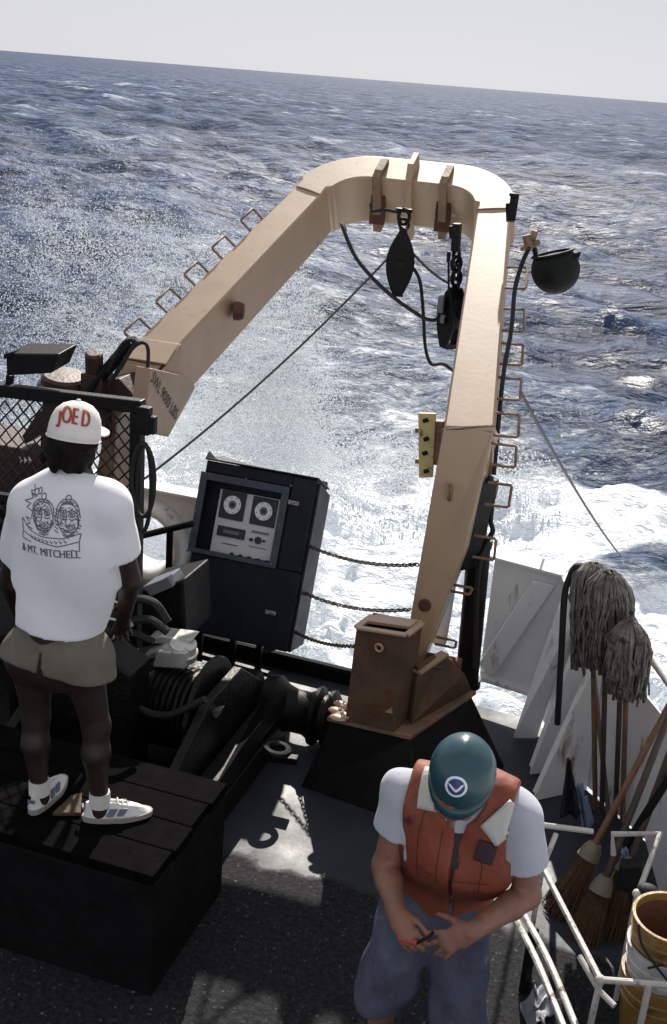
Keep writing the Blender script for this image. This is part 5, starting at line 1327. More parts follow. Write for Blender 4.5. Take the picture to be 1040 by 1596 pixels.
for k, (px, py) in enumerate(((993, 1393), (936, 1527))):
    mb = MB(); mb.sphere(aty(px, py, 4.14 if k == 0 else 3.66), 0.02, 10, 7); mb.build('end_knob', M['white_pipe'], rk, smooth=True)
mb = MB(); mb.sphere(aty(1010, 1388, 4.16), 0.035, 12, 8, (1.3, 1, 0.8)); tag(mb.build('rubber_float', M['black_rubber'], None, smooth=True, org=aty(1010, 1388, 4.16)), 'black rubber ball hanging at the corner of the pipe rack', 'float')
# two white pipes lying by the edge
for k, (a, b) in enumerate((((806, 1436), (884, 1615)), ((818, 1428), (904, 1615)))):
    mb = MB(); P0, P1 = atz(*a, 0.34), atz(*b, 0.34); mid = P0.lerp(P1, 0.42) + V(0.01 * (1 if k else 0.6), 0.0, 0.01)
    mb.tube(spline([P0, mid, P1], 6), 0.0145, 9)
    o = tag(mb.build('white_pole', M['white_pipe'], None, smooth=True, org=P0), ('left' if k == 0 else 'right') + ' one of the two white poles behind the stooping man', 'pole', 'white poles behind the stooping man')
for (p_, q_) in ((V(-0.235, 4.06, 0.0), V(-0.205, 4.05, 0.0)), (V(-0.03, 3.42, 0.0), V(0.0, 3.41, 0.0))):
    mb = MB(); mb.bar(p_ + V(0, 0, 0.16), q_ + V(0, 0, 0.16), 0.06, 0.318); tag(mb.build('pole_chock', M['black'], None, bevel=0.01, org=p_), 'black wooden chock under the ' + ('far' if p_.y > 4 else 'near') + ' ends of the white poles', 'chock')
# stack of buckets
bc = aty(1048, 1432, 3.86)
def bucket(zr, label, m, seed, band=None):
    t = thing('bucket', label, 'bucket', (bc.x, bc.y, zr - 0.30), 0, 'bucket stack in the pipe rack')
    o_ = V(bc.x, bc.y, zr)
    mb = MB(); mb.lathe([(0.112, -0.30), (0.145, -0.015), (0.150, 0.0), (0.150, 0.008), (0.138, 0.008), (0.134, -0.02), (0.106, -0.285), (0.0, -0.285)], o_, (0, 0, 1), 40)
    b_ = mb.build('body', [M[m]], t, smooth=True)
    for h in (-0.055, -0.10):
        mb = MB(); r_ = 0.1447 + h * 0.105; mb.torus(o_ + V(0, 0, h), r_ + 0.001, 0.006, (0, 0, 1), 40, 6); mb.build('hoop', M[m], b_, smooth=True)
    mb = MB(); mb.lathe([(0.1335, -0.022), (0.1055, -0.28), (0.0, -0.28)], o_, (0, 0, 1), 40, caps=False); mb.build('lining', M['bucket_in'], t, smooth=True)
    return t
bucket(bc.z, 'brass-yellow bucket topmost of the stack with a rusty inside', 'bucket', 1)
bucket(bc.z - 0.125, 'dirty white bucket nested second in the stack', 'white_band', 2)
bucket(bc.z - 0.26, 'brass-yellow bucket lowest of the stack behind the rack rail', 'bucket', 3)
mb = MB(); mb.tube(spline([aty(995, 1440, 3.72), aty(1000, 1470, 3.70), aty(1018, 1500, 3.69), aty(1042, 1530, 3.69)], 6), 0.005, 6); mb.tube(spline([aty(1010, 1509, 3.69), aty(1024, 1506, 3.69), aty(1034, 1503, 3.69)], 4), 0.005, 6)
tag(mb.build('lashing_cord', M['black_rubber'], None, smooth=True, org=aty(1000, 1470, 3.7)), 'thin dark cord round the white bucket', 'cord')
# crumpled pale cloth on deck by the poles
g_ = random.Random(4); mb = MB(); q = atz(838, 1575, 0.0)
n = 14
for i in range(n + 1):
    for j in range(n + 1):
        u, v = i / n - 0.5, j / n - 0.5
        mb.v.append(tuple(q + V(u * 0.11 + 0.02 * math.sin(7 * v), v * 0.22 + 0.03 * math.sin(9 * u), 0.012 + 0.035 * abs(math.sin(6 * u + 9 * v) * math.cos(5 * v - 4 * u)))))
for i in range(n):
    for j in range(n):
        a = i * (n + 1) + j; mb.f.append((a, a + 1, a + n + 2, a + n + 1)); mb.m.append(0)
o = mb.build('crumpled_cloth', M['slate'], None, smooth='full', org=q); s_ = o.modifiers.new('cloth', 'SOLIDIFY'); s_.thickness = 0.006
tag(o, 'crumpled grey cloth on the deck below the white poles', 'cloth')
# ================================================================== PEOPLE
class Field:
    """signed distances of blended limbs on a grid; surface() walks it into one continuous mesh"""
    def __init__(self, lo, hi, h):
        self.lo = np.array(lo, float); self.h = h
        self.n = np.ceil((np.array(hi) - self.lo) / h).astype(int) + 1
        self.f = np.full(self.n, 0.5, np.float32)
    def _win(self, lo, hi):
        a = np.maximum(0, np.floor((np.array(lo) - self.lo) / self.h).astype(int))
        b = np.minimum(self.n, np.ceil((np.array(hi) - self.lo) / self.h).astype(int) + 1)
        if np.any(b <= a): return None
        s = tuple(slice(a[i], b[i]) for i in range(3))
        X = [self.lo[i] + self.h * np.arange(a[i], b[i], dtype=np.float32) for i in range(3)]
        return s, np.meshgrid(*X, indexing='ij')
    def _mix(self, s, d, k):
        f = self.f[s]
        if k > 0:
            hh = np.maximum(k - np.abs(f - d), 0) / k
            self.f[s] = np.minimum(f, d) - hh * hh * k * 0.25
        else: self.f[s] = np.minimum(f, d)
    def cone(self, a, b, ra, rb, k=0.02, flat=None):
        """tapered limb; flat = (axis, factor): squeezed along axis by factor (<1 thinner)"""
        a = np.array(a, np.float32); b = np.array(b, np.float32); m = max(ra, rb) + k + 3 * self.h
        w = self._win(np.minimum(a, b) - m, np.maximum(a, b) + m)
        if w is None: return
        s, (X, Y, Z) = w
        ab = b - a; L2 = float(ab @ ab) + 1e-9
        px, py, pz = X - a[0], Y - a[1], Z - a[2]
        t = np.clip((px * ab[0] + py * ab[1] + pz * ab[2]) / L2, 0, 1)
        qx, qy, qz = px - t * ab[0], py - t * ab[1], pz - t * ab[2]
        if flat is not None:
            ax = np.array(Vector(flat[0]).normalized(), np.float32); c = (qx * ax[0] + qy * ax[1] + qz * ax[2]) * (1 / flat[1] - 1)
            qx, qy, qz = qx + ax[0] * c, qy + ax[1] * c, qz + ax[2] * c
        d = np.sqrt(qx * qx + qy * qy + qz * qz) - (ra + (rb - ra) * t)
        if flat is not None: d = d * (0.5 + 0.5 * flat[1])
        self._mix(s, d, k)
    def ell(self, c, r, k=0.02, R=None):
        c = np.array(c, np.float32); m = max(r) + k + 3 * self.h
        w = self._win(c - m, c + m)
        if w is None: return
        s, (X, Y, Z) = w
        p = np.stack([X - c[0], Y - c[1], Z - c[2]], -1)
        if R is not None: p = p @ np.array(R, np.float32)          # into local axes
        r = np.array(r, np.float32)
        k0 = np.sqrt(((p / r) ** 2).sum(-1)); k1 = np.sqrt(((p / (r * r)) ** 2).sum(-1)) + 1e-6
        self._mix(s, k0 * (k0 - 1) / k1, k)
    def cut(self, fn):
        X = [self.lo[i] + self.h * np.arange(self.n[i], dtype=np.float32) for i in range(3)]
        G = np.meshgrid(*X, indexing='ij'); self.f = np.maximum(self.f, fn(*G))
    def plane_cut(self, p, n):
        """remove what lies on the +n side of p"""
        p = np.array(p); n = np.array(Vector(n).normalized())
        self.cut(lambda X, Y, Z: (X - p[0]) * n[0] + (Y - p[1]) * n[1] + (Z - p[2]) * n[2])
    def folds(self, amp, freq, seed=0, weight=None):
        X = [self.lo[i] + self.h * np.arange(self.n[i], dtype=np.float32) for i in range(3)]
        X, Y, Z = np.meshgrid(*X, indexing='ij'); g = np.random.default_rng(seed)
        d = np.zeros_like(X)
        for i in range(7):
            k = g.normal(0, 1, 3); k[2] *= 0.45; k = k / np.linalg.norm(k) * freq * g.uniform(0.6, 1.7)
            d += np.sin(k[0] * X + k[1] * Y + k[2] * Z + g.uniform(0, 6.28) + 0.8 * np.sin(2.1 * Z * freq * 0.2 + X * freq * 0.3 + i))
        d *= amp / 2.5
        if weight is not None: d = d * weight(X, Y, Z)
        self.f = self.f + d
    def surface(self):
        f = self.f; s = f < 0; nx, ny, nz = f.shape
        cnt = np.zeros((nx - 1, ny - 1, nz - 1), np.uint8)
        for i in (0, 1):
            for j in (0, 1):
                for k in (0, 1): cnt += s[i:nx - 1 + i, j:ny - 1 + j, k:nz - 1 + k]
        act = (cnt > 0) & (cnt < 8); I = np.argwhere(act); idx = np.full(act.shape, -1, np.int64); idx[act] = np.arange(len(I))
        corner = np.array([(i, j, k) for i in (0, 1) for j in (0, 1) for k in (0, 1)])
        vals = np.stack([f[I[:, 0] + c[0], I[:, 1] + c[1], I[:, 2] + c[2]] for c in corner], 1)
        acc = np.zeros((len(I), 3)); num = np.zeros(len(I))
        for a in range(8):
            for b in range(a + 1, 8):
                if np.abs(corner[a] - corner[b]).sum() != 1: continue
                va, vb = vals[:, a], vals[:, b]; x = (va < 0) != (vb < 0)
                t = np.where(x, va / np.where(x, va - vb, 1), 0)
                acc += np.where(x[:, None], corner[a] + (corner[b] - corner[a]) * t[:, None], 0); num += x
        P = self.lo + self.h * (I + acc / num[:, None])
        Q = []
        for ax in range(3):
            o1, o2 = (ax + 1) % 3, (ax + 2) % 3
            sl0 = [slice(0, n - 1) for n in f.shape]; sl1 = list(sl0)
            A = np.take(s, range(0, f.shape[ax] - 1), ax); B = np.take(s, range(1, f.shape[ax]), ax)
            e = np.argwhere(A != B)
            e = e[(e[:, o1] > 0) & (e[:, o2] > 0) & (e[:, o1] < f.shape[o1] - 1) & (e[:, o2] < f.shape[o2] - 1)]
            inside = s[e[:, 0], e[:, 1], e[:, 2]]
            def cell(d1, d2):
                q = e.copy(); q[:, o1] -= d1; q[:, o2] -= d2; return idx[q[:, 0], q[:, 1], q[:, 2]]
            q = np.stack([cell(1, 1), cell(0, 1), cell(0, 0), cell(1, 0)], 1)
            q[~inside] = q[~inside][:, ::-1]
            Q.append(q)
        return P, np.concatenate(Q)
    def build(self, name, m, parent, relax=2):
        P, Q = self.surface(); org = ORG[parent.name]
        for it in range(relax):                               # light smoothing
            S = np.zeros_like(P); c = np.zeros(len(P))
            for a in range(4):
                for b in ((a + 1) % 4, (a + 3) % 4):
                    np.add.at(S, Q[:, a], P[Q[:, b]]); np.add.at(c, Q[:, a], 1)
            P = P * 0.5 + 0.5 * S / np.maximum(c, 1)[:, None]
        me = bpy.data.meshes.new(name); v = P - np.array(org)
        me.vertices.add(len(v)); me.vertices.foreach_set('co', v.astype(np.float32).ravel())
        me.loops.add(Q.size); me.loops.foreach_set('vertex_index', Q.astype(np.int32).ravel())
        me.polygons.add(len(Q)); me.polygons.foreach_set('loop_start', np.arange(0, Q.size, 4, dtype=np.int32))
        me.polygons.foreach_set('use_smooth', np.ones(len(Q), dtype=bool)); me.update(calc_edges=True); me.validate()
        for mm in (m if isinstance(m, (list, tuple)) else [m]): me.materials.append(mm)
        o = link(name, me, parent, False, 0, org)
        o['_world'] = 1; del o['_world']
        return o, BVHTree.FromPolygons([Vector(p) for p in P], [tuple(q) for q in Q.tolist()])

def lay_on(bvh, origin, u, v, n, pts, off):
    """lay flat points (a, b) on a surface: shot from origin + a u + b v along -n"""
    out = []
    for a, b in pts:
        p = origin + u * a + v * b
        hit = bvh.ray_cast(p + n * 0.3, -n, 0.6)
        if hit[0] is None:
            out.append(out[-1] if out else p); continue
        out.append(hit[0] + n * off)
    return out
def sheet_on(bvh, origin, u, v, n, a0, b0, a1, b1, off, th, name, m, parent, N=9, rot=0.0):
    mb = MB(); G = []
    for i in range(N + 1):
        for j in range(N + 1):
            a = a0 + (a1 - a0) * i / N; b = b0 + (b1 - b0) * j / N
            G.append((a, b))
    P = lay_on(bvh, origin, u, v, n, G, off)
    mb.v = [tuple(p) for p in P]
    for i in range(N):
        for j in range(N):
            k = i * (N + 1) + j; mb.f.append((k, k + N + 1, k + N + 2, k + 1)); mb.m.append(0)
    o = mb.build(name, m, parent, smooth='full'); s_ = o.modifiers.new('thickness', 'SOLIDIFY'); s_.thickness = th; s_.offset = 0
    return o
def strokes_on(bvh, origin, u, v, n, lines, w, off):
    mb = MB()
    for ln in lines:
        dense = []
        for (p, q) in zip(ln[:-1], ln[1:]):
            k = max(1, int(math.hypot(q[0] - p[0], q[1] - p[1]) / 0.006))
            dense += [(p[0] + (q[0] - p[0]) * i / k, p[1] + (q[1] - p[1]) * i / k) for i in range(k)]
        dense.append(ln[-1])
        L_, R_ = [], []
        for i, p in enumerate(dense):
            a = dense[max(i - 1, 0)]; b = dense[min(i + 1, len(dense) - 1)]
            dx, dy = b[0] - a[0], b[1] - a[1]; l = math.hypot(dx, dy) or 1
            L_.append((p[0] - dy / l * w / 2, p[1] + dx / l * w / 2)); R_.append((p[0] + dy / l * w / 2, p[1] - dx / l * w / 2))
        A = lay_on(bvh, origin, u, v, n, L_, off); B = lay_on(bvh, origin, u, v, n, R_, off)
        mb.add(A + B, [(i, i + 1, len(A) + i + 1, len(A) + i) for i in range(len(A) - 1)])
    return mb
def letters_on(bvh, origin, u, v, n, text, ca, cb, width, height, off, shear=0.0, arch=0.0, bold=0.0):
    vs, fs = text_mesh(text)
    x0, x1 = min(p.x for p in vs), max(p.x for p in vs); y0, y1 = min(p.y for p in vs), max(p.y for p in vs)
    bm = bmesh.new(); bv = [bm.verts.new((p.x, p.y, 0)) for p in vs]
    for f in fs:
        try: bm.faces.new([bv[i] for i in f])
        except ValueError: pass
    bmesh.ops.triangulate(bm, faces=bm.faces)
    bmesh.ops.subdivide_edges(bm, edges=[e for e in bm.edges if e.calc_length() > 0.12], cuts=2)
    bmesh.ops.triangulate(bm, faces=bm.faces)
    bm.verts.index_update(); bm.verts.ensure_lookup_table()
    pts = []
    for p in bm.verts:
        a = ((p.co.x - x0) / (x1 - x0) - 0.5) * width; b = ((p.co.y - y0) / (y1 - y0) - 0.5) * height
        pts.append((ca + a + shear * b, cb + b + arch * (1 - (2 * a / width) ** 2)))
    mb = MB(); mb.add(lay_on(bvh, origin, u, v, n, pts, off), [tuple(q.index for q in f.verts) for f in bm.faces]); bm.free()
    return mb

def hand(F, wrist, d, palm, thumb, curls, spread=0.10, S=1.0, tcurl=0.35, tang=0.75):
    """palm plus four jointed fingers and a thumb; d = finger direction, palm = way the palm faces, thumb = side of the thumb"""
    W, d = Vector(wrist), Vector(d).normalized()
    pn = Vector(palm); pn = (pn - d * pn.dot(d)).normalized()
    sd = d.cross(pn).normalized()
    if sd.dot(Vector(thumb)) < 0: sd = -sd
    F.cone(W - d * 0.02, W + d * 0.035 * S, 0.026 * S, 0.036 * S, 0.015, (pn, 0.62))
    F.cone(W + d * 0.035 * S, W + d * 0.080 * S, 0.036 * S, 0.036 * S, 0.012, (pn, 0.50))
    F.cone(W + d * 0.086 * S - sd * 0.024 * S, W + d * 0.090 * S + sd * 0.026 * S, 0.0125 * S, 0.0135 * S, 0.010)
    lens = (0.076, 0.086, 0.080, 0.062)
    for i in range(4):
        o = (0.029 - i * 0.0195) * S
        k0 = W + d * (0.088 - 0.004 * abs(i - 1)) * S + sd * o
        dirf = (d + sd * spread * (1.3 - i) * 0.7).normalized(); c = curls[i]; p = k0 - pn * 0.001
        r = (0.0102, 0.0108, 0.0103, 0.0090)[i] * S
        for j, (fr, cm) in enumerate(((0.46, 0.75), (0.30, 1.25), (0.24, 0.8))):
            ang = c * cm
            dirf = (Matrix.Rotation(ang, 3, dirf.cross(pn)) @ dirf).normalized()
            q = p + dirf * lens[i] * fr * S
            F.cone(p, q, r, r * 0.90, 0.004); p = q; r *= 0.90
    b0 = W + d * 0.018 * S + sd * 0.022 * S + pn * 0.006 * S
    td = (d * math.cos(tang) + sd * math.sin(tang) + pn * 0.30).normalized()
    p1 = b0 + td * 0.042 * S; F.cone(b0, p1, 0.0165 * S, 0.0125 * S, 0.012)
    td = (td + d * tcurl - sd * tcurl * 0.4 + pn * 0.1).normalized(); p2 = p1 + td * 0.034 * S; F.cone(p1, p2, 0.0118 * S, 0.0108 * S, 0.004)
    td = (td + d * tcurl * 0.8 - sd * tcurl * 0.4).normalized(); F.cone(p2, p2 + td * 0.026 * S, 0.0106 * S, 0.0088 * S, 0.004)
def head(F, c, fwd, up, S=1.0):
    """skull, jaw, nose, brow, lips, ears; eyes are set as dark-lidded lids"""
    c, fwd, up = Vector(c), Vector(fwd).normalized(), Vector(up); up = (up - fwd * up.dot(fwd)).normalized(); rt = fwd.cross(up)
    R = np.array([rt, fwd, up]).T
    F.ell(c + up * 0.02 * S - fwd * 0.008, (0.076 * S, 0.096 * S, 0.098 * S), 0.02, R)
    F.ell(c - up * 0.045 * S + fwd * 0.022 * S, (0.058 * S, 0.070 * S, 0.072 * S), 0.03, R)
    F.ell(c - up * 0.098 * S + fwd * 0.062 * S, (0.026 * S, 0.022 * S, 0.020 * S), 0.03, R)
    F.cone(c + fwd * 0.088 * S + up * 0.012 * S, c + fwd * 0.112 * S - up * 0.030 * S, 0.009 * S, 0.0145 * S, 0.012)
    for sg in (-1, 1):
        F.cone(c + fwd * 0.088 * S + up * 0.026 * S + rt * sg * 0.014 * S, c + fwd * 0.072 * S + up * 0.026 * S + rt * sg * 0.046 * S, 0.010 * S, 0.009 * S, 0.012)
        F.ell(c + fwd * 0.078 * S + up * 0.004 * S + rt * sg * 0.032 * S, (0.013 * S, 0.010 * S, 0.009 * S), 0.006, R)
        F.ell(c + rt * sg * 0.079 * S - up * 0.005 * S - fwd * 0.004, (0.012 * S, 0.020 * S, 0.032 * S), 0.006, R)
        F.ell(c + fwd * 0.070 * S - up * 0.028 * S + rt * sg * 0.036 * S, (0.026 * S, 0.022 * S, 0.022 * S), 0.02, R)
    F.cone(c + fwd * 0.090 * S - up * 0.058 * S - rt * 0.018 * S, c + fwd * 0.090 * S - up * 0.058 * S + rt * 0.018 * S, 0.0085 * S, 0.0085 * S, 0.006)
    F.cone(c + fwd * 0.085 * S - up * 0.072 * S - rt * 0.014 * S, c + fwd * 0.085 * S - up * 0.072 * S + rt * 0.014 * S, 0.009 * S, 0.009 * S, 0.006)
    return rt, up
def shoe(parent, heel, fwd, L_=0.285, high=0.085, w=0.10, label=None):
    """low white sneaker: sole, upper, collar, side marks"""
    heel, f = Vector(heel), Vector(fwd).normalized(); s = f.cross(V(0, 0, 1))
    out = []
    n = 22
    def outline(grow, z, k0=0.0):
        P = []
        for i in range(n):
            a = 2 * math.pi * i / n; x = -math.cos(a); y = math.sin(a)
            wx = w / 2 * (0.80 + 0.20 * math.sin((x + 1) / 2 * math.pi * 0.9 + 0.4)) * (1.0 if x > 0 else 0.88)
            P.append(heel + f * (L_ / 2 + x * (L_ / 2 + grow)) + s * (math.copysign(abs(y) ** 0.75, y) * (wx + grow)) + V(0, 0, z))
        return P
    mb = MB(); A, B = outline(0.004, 0.002), outline(0.006, 0.026)
    mb.add(A + B, [tuple(range(n))[::-1], tuple(range(n, 2 * n))] + [(i, (i + 1) % n, n + (i + 1) % n, n + i) for i in range(n)])
    so = mb.build('sole', M['sole'], parent, smooth=True)
    rings = []; m_ = 9
    for j in range(m_ + 1):
        t = j / m_; ring = []
        for p in outline(-0.001 - 0.010 * t, 0.0):
            x = (p - heel).dot(f) / L_; yy = (p - heel).dot(s)
            top = high * (1.05 - 0.10 * x if x < 0.42 else max(0.46, 1.0 - 0.95 * (x - 0.42)))
            z = 0.026 + (top - 0.026) * t
            nar = 1 - 0.52 * t ** 1.6 * (1 if x > 0.35 else 0.75)
            sh = -0.02 * t * max(0, x - 0.75) * 4
            ring.append(heel + f * (x * L_ + sh) + s * (yy * nar) + V(0, 0, z))
        rings.append(ring)
    mb = MB(); mb.v = [tuple(p) for r in rings for p in r]
    for j in range(m_):
        for i in range(n): mb.f.append((j * n + i, j * n + (i + 1) % n, (j + 1) * n + (i + 1) % n, (j + 1) * n + i)); mb.m.append(0)
    mb.f.append(tuple(m_ * n + i for i in range(n))); mb.m.append(0)
    sh_ = mb.build('shoe', M['shoe'], parent, smooth=True)
    for sg in (-1, 1):
        for x0 in (0.40, 0.55):
            mb = MB(); q = heel + f * (L_ * x0) + s * (sg * w * 0.405) + V(0, 0, 0.050)
            mb.prism([q - f * 0.022 - V(0, 0, 0.014), q + f * 0.006 - V(0, 0, 0.016), q + f * 0.026 + V(0, 0, 0.012) - s * sg * 0.010, q - f * 0.004 + V(0, 0, 0.014) - s * sg * 0.010], s * (sg * 0.006)); mb.build('side_panel', M['shoe_mark'], sh_)
    mb = MB(); q = heel - f * 0.001 + V(0, 0, 0.068); mb.box(q, (0.030, 0.008, 0.012), Matrix((tuple(s), tuple(f), (0, 0, 1))).transposed()); mb.build('heel_tab', M['shoe_mark'], sh_)
    for k in range(4):
        mb = MB(); q = heel + f * (L_ * (0.50 + 0.075 * k)) + V(0, 0, high * (0.96 - 0.13 * k)); mb.tube([q - s * 0.022, q + V(0, 0, 0.004), q + s * 0.022], 0.0035, 6); mb.build('lace', M['sock'], sh_)

# ------------------------------------------------------------------ the man on the step, seen from behind
def man_on_step():
    Y0 = 3.62
    t = thing('person', 'man in white cap and printed white t-shirt with back turned on the step', 'person', (-2.13, Y0, PZ))
    pel = aty(86, 1030, Y0); pel.z += 0.0
    zP = PZ + 0.93
    sL, sR = aty(44, 768, Y0), aty(178, 770, Y0)                # shoulder points (picture left / right)
    neck = aty(113, 745, Y0 + 0.01); hd = aty(116, 684, Y0 + 0.03)
    hL, hR = aty(50, 1020, Y0 + 0.01), aty(128, 1024, Y0 + 0.01)      # hips
    fL = V(aty(62, 1250, Y0).x, Y0 + 0.00, PZ + 0.08); fR = V(aty(150, 1255, Y0).x - 0.0, Y0 + 0.03, PZ + 0.08)
    kL = fL.lerp(hL, 0.53) + V(-0.01, 0.02, 0); kR = fR.lerp(hR, 0.53) + V(0.015, 0.02, 0)
    waist = (hL + hR) / 2 + V(-0.0, 0, 0.14); chest = (sL + sR) / 2 + V(0, 0.01, -0.15)
    eR, wR = aty(203, 905, Y0 + 0.10), aty(192, 968, Y0 + 0.40)
    eL, wL = aty(14, 905, Y0 + 0.12), aty(30, 960, Y0 + 0.40)
    def limbs(F, g, parts):
        if 'torso' in parts:
            F.cone(waist + V(0, 0, -0.12), waist, 0.155 + g, 0.148 + g, 0.06, ((0, 1, 0), 0.70))
            F.cone(waist, chest, 0.146 + g, 0.178 + g, 0.06, ((0, 1, 0), 0.66))
            F.cone(chest, (sL + sR) / 2 + V(0, 0, -0.075), 0.176 + g, 0.155 + g, 0.05, ((0, 1, 0), 0.62))
            F.cone(sL + V(0.02, 0, -0.045), sR + V(-0.02, 0, -0.045), 0.062 + g, 0.062 + g, 0.06)
            F.cone(neck + V(0, 0.0, -0.03), sL + V(0.05, 0, -0.02), 0.045 + g * 0.8, 0.045 + g * 0.8, 0.05); F.cone(neck + V(0, 0, -0.03), sR + V(-0.05, 0, -0.02), 0.045 + g * 0.8, 0.045 + g * 0.8, 0.05)
        if 'arms' in parts:
            F.cone(sR + V(-0.01, 0, -0.04), eR, 0.056 + g, 0.042 + g, 0.03); F.cone(sL + V(0.01, 0, -0.04), eL, 0.056 + g, 0.042 + g, 0.03)
        if 'hips' in parts:
            F.cone(hL, hR, 0.115 + g, 0.115 + g, 0.05, ((0, 1, 0), 0.95)); F.cone((hL + hR) / 2 + V(0, 0, 0.02), waist, 0.16 + g, 0.150 + g, 0.05, ((0, 1, 0), 0.7))
        if 'thighs' in parts:
            F.cone(hL + V(0, 0, -0.03), kL, 0.088 + g, 0.056 + g, 0.03); F.cone(hR + V(0, 0, -0.03), kR, 0.088 + g, 0.056 + g, 0.03)
    lo, hi = V(-2.65, Y0 - 0.35, PZ - 0.01), V(-1.62, Y0 + 0.75, hd.z + 0.22)
    F = Field(lo, hi, 0.0075)
    limbs(F, 0.0, ('torso', 'hips', 'thighs'))
    F.cone(neck + V(0, 0.0, -0.06), hd + V(0, -0.005, -0.04), 0.060, 0.056, 0.03)
    head(F, hd, V(0.05, 1, -0.25), V(0, 0.25, 1))
    for a, e, w_ in ((sR + V(-0.01, 0, -0.04), eR, wR), (sL + V(0.01, 0, -0.04), eL, wL)):
        F.cone(a, e, 0.055, 0.043, 0.03); F.cone(e, w_, 0.044, 0.029, 0.015)
        hand(F, w_, (w_ - e), V(0, 0.3, -1), V(1 if a == sL else -1, 0, 0) if False else V(-1 if a.x > -2.1 else 1, 0, 0.2), (0.75, 0.8, 0.85, 0.9))
    for k_, f_ in ((kL, fL), (kR, fR)):
        c_ = k_.lerp(f_, 0.33) + V(0, -0.012, 0)
        F.cone(k_, c_, 0.054, 0.056, 0.03); F.cone(c_, f_ + V(0, 0, 0.01), 0.055, 0.034, 0.03)
    for f_, fd in ((fL, V(0.0, 1, 0)), (fR, V(0.85, 0.55, 0))):
        fd = fd.normalized(); F.cone(f_ + V(0, 0, 0.02), f_ + V(0, 0, -0.035), 0.036, 0.036, 0.02); F.cone(f_ + V(0, 0, -0.045), f_ + fd * 0.15 + V(0, 0, -0.055), 0.030, 0.022, 0.03)
    F.build('body', M['skin_dark'], t)
    # shorts
    F = Field(lo, hi, 0.0075)
    limbs(F, 0.017, ('hips',))
    for h_, k_, sg in ((hL, kL, -1), (hR, kR, 1)): F.cone(h_, h_.lerp(k_, 0.62) + V(sg * 0.030, 0, -0.03), 0.121, 0.120, 0.02)
    F.folds(0.006, 26, 3)
    mx_ = (hL.x + hR.x) / 2; zc_ = aty(90, 1046, Y0 - 0.09).z
    F.cut(lambda X, Y, Z: np.minimum(0.008 + (zc_ + 0.02 - Z) * 0.12 - np.abs(X - mx_ - (Z - zc_) * 0.05), zc_ + 0.085 - Z))
    for h_ in (hL, hR): pass
    zh = aty(90, 1054, Y0 - 0.09).z
    F.plane_cut((-2.2, Y0, zh), (-0.10, 0, -1)); F.plane_cut((-2.2, Y0, waist.z + 0.02), (0, 0, 1))
    F.build('shorts', M['khaki'], t)
    # shirt, hanging loose over the shorts
    F = Field(lo, hi, 0.0075)
    limbs(F, 0.026, ('torso',))
    hem = aty(84, 1000, Y0 - 0.12)
    F.cone(chest + V(0, 0, -0.1), (hL + hR) / 2 + V(-0.003, 0, 0.02), 0.186, 0.190, 0.06, ((0, 1, 0), 0.78))
    for a, e in ((sR + V(-0.01, 0, -0.04), eR), (sL + V(0.01, 0, -0.04), eL)):
        F.cone(a, a.lerp(e, 0.80), 0.074, 0.084, 0.035)
    F.folds(0.017, 14, 5, lambda X, Y, Z: np.clip((chest.z + 0.10 - Z) / 0.35, 0.22, 1))
    F.plane_cut(hem, (-0.10, 0, -1))
    for a, e in ((sR + V(-0.01, 0, -0.04), eR), (sL + V(0.01, 0, -0.04), eL)):
        p = a.lerp(e, 0.62); n_ = (e - a).normalized(); P_ = np.array(p)
        s_ = 1 if a.x > -2.1 else -1
        nn = np.array(n_)
        F.cut(lambda X, Y, Z: np.minimum((X - P_[0]) * nn[0] + (Y - P_[1]) * nn[1] + (Z - P_[2]) * nn[2], ((X - (a.x + s_ * 0.018)) * s_)))
    F.plane_cut(neck + V(0, 0, 0.030), (0, 0.45, 1))
    shirt, bv = F.build('shirt', M['tee'], t, 3)
    mb = MB(); mb.torus(neck + V(0, 0.0, 0.005), 0.066, 0.010, (0, 0.3, 1), 26, 8, sc=(1, 1)); mb.build('collar', M['tee'], shirt, smooth=True)
    # print on the back: two drawn faces, a ribbon and lettering
    u, v, n = V(1, 0, 0.10).normalized(), V(-0.10, 0, 1).normalized(), V(0, -1, 0)
    o = aty(81, 823, Y0 - 0.13)
    sc = 0.00268
    def T(px, py): return ((px - 88) * sc, (820 - py - (px - 88) * 0.10 * 0 ) * sc)
    def circ(cx, cy, rx, ry, a0=0, a1=360, k=22, wob=0.0):
        return [T(cx + rx * (1 + wob * math.sin(7 * math.radians(a0 + (a1 - a0) * i / k))) * math.cos(math.radians(a0 + (a1 - a0) * i / k)), cy + ry * (1 + wob * math.sin(5 * math.radians(a0 + (a1 - a0) * i / k))) * math.sin(math.radians(a0 + (a1 - a0) * i / k))) for i in range(k + 1)]
    ln = []
    ln += [circ(74, 806, 17, 22, wob=0.05), circ(113, 806, 15, 23, wob=0.03)]
    ln += [circ(74, 806, 20, 25, 170, 370, 26, 0.06), circ(113, 804, 18, 26, 180, 360, 24, 0.04)]
    for cx in (68, 81, 107, 119):
        ln += [circ(cx, 800, 4.5, 3.2), circ(cx, 800, 1.4, 1.4), circ(cx, 797, 6, 3, 190, 350, 8), circ(cx, 804, 5, 3, 20, 160, 8)]
    for cx in (74, 113):
        ln += [[T(cx - 1, 801), T(cx - 4, 812), T(cx, 815), T(cx + 4, 812)], circ(cx, 819, 8, 3, 10, 170, 10), circ(cx, 822, 8, 3, 20, 160, 10), circ(cx, 790, 11, 5, 200, 340, 9), circ(cx, 786, 10, 4, 200, 340, 9), circ(cx - 9, 812, 5, 8, 60, 200, 8), circ(cx + 9, 812, 5, 8, -20, 120, 8), circ(cx, 827, 9, 4, 20, 160, 8)]
        ln += [circ(cx, 778, 4, 4)]
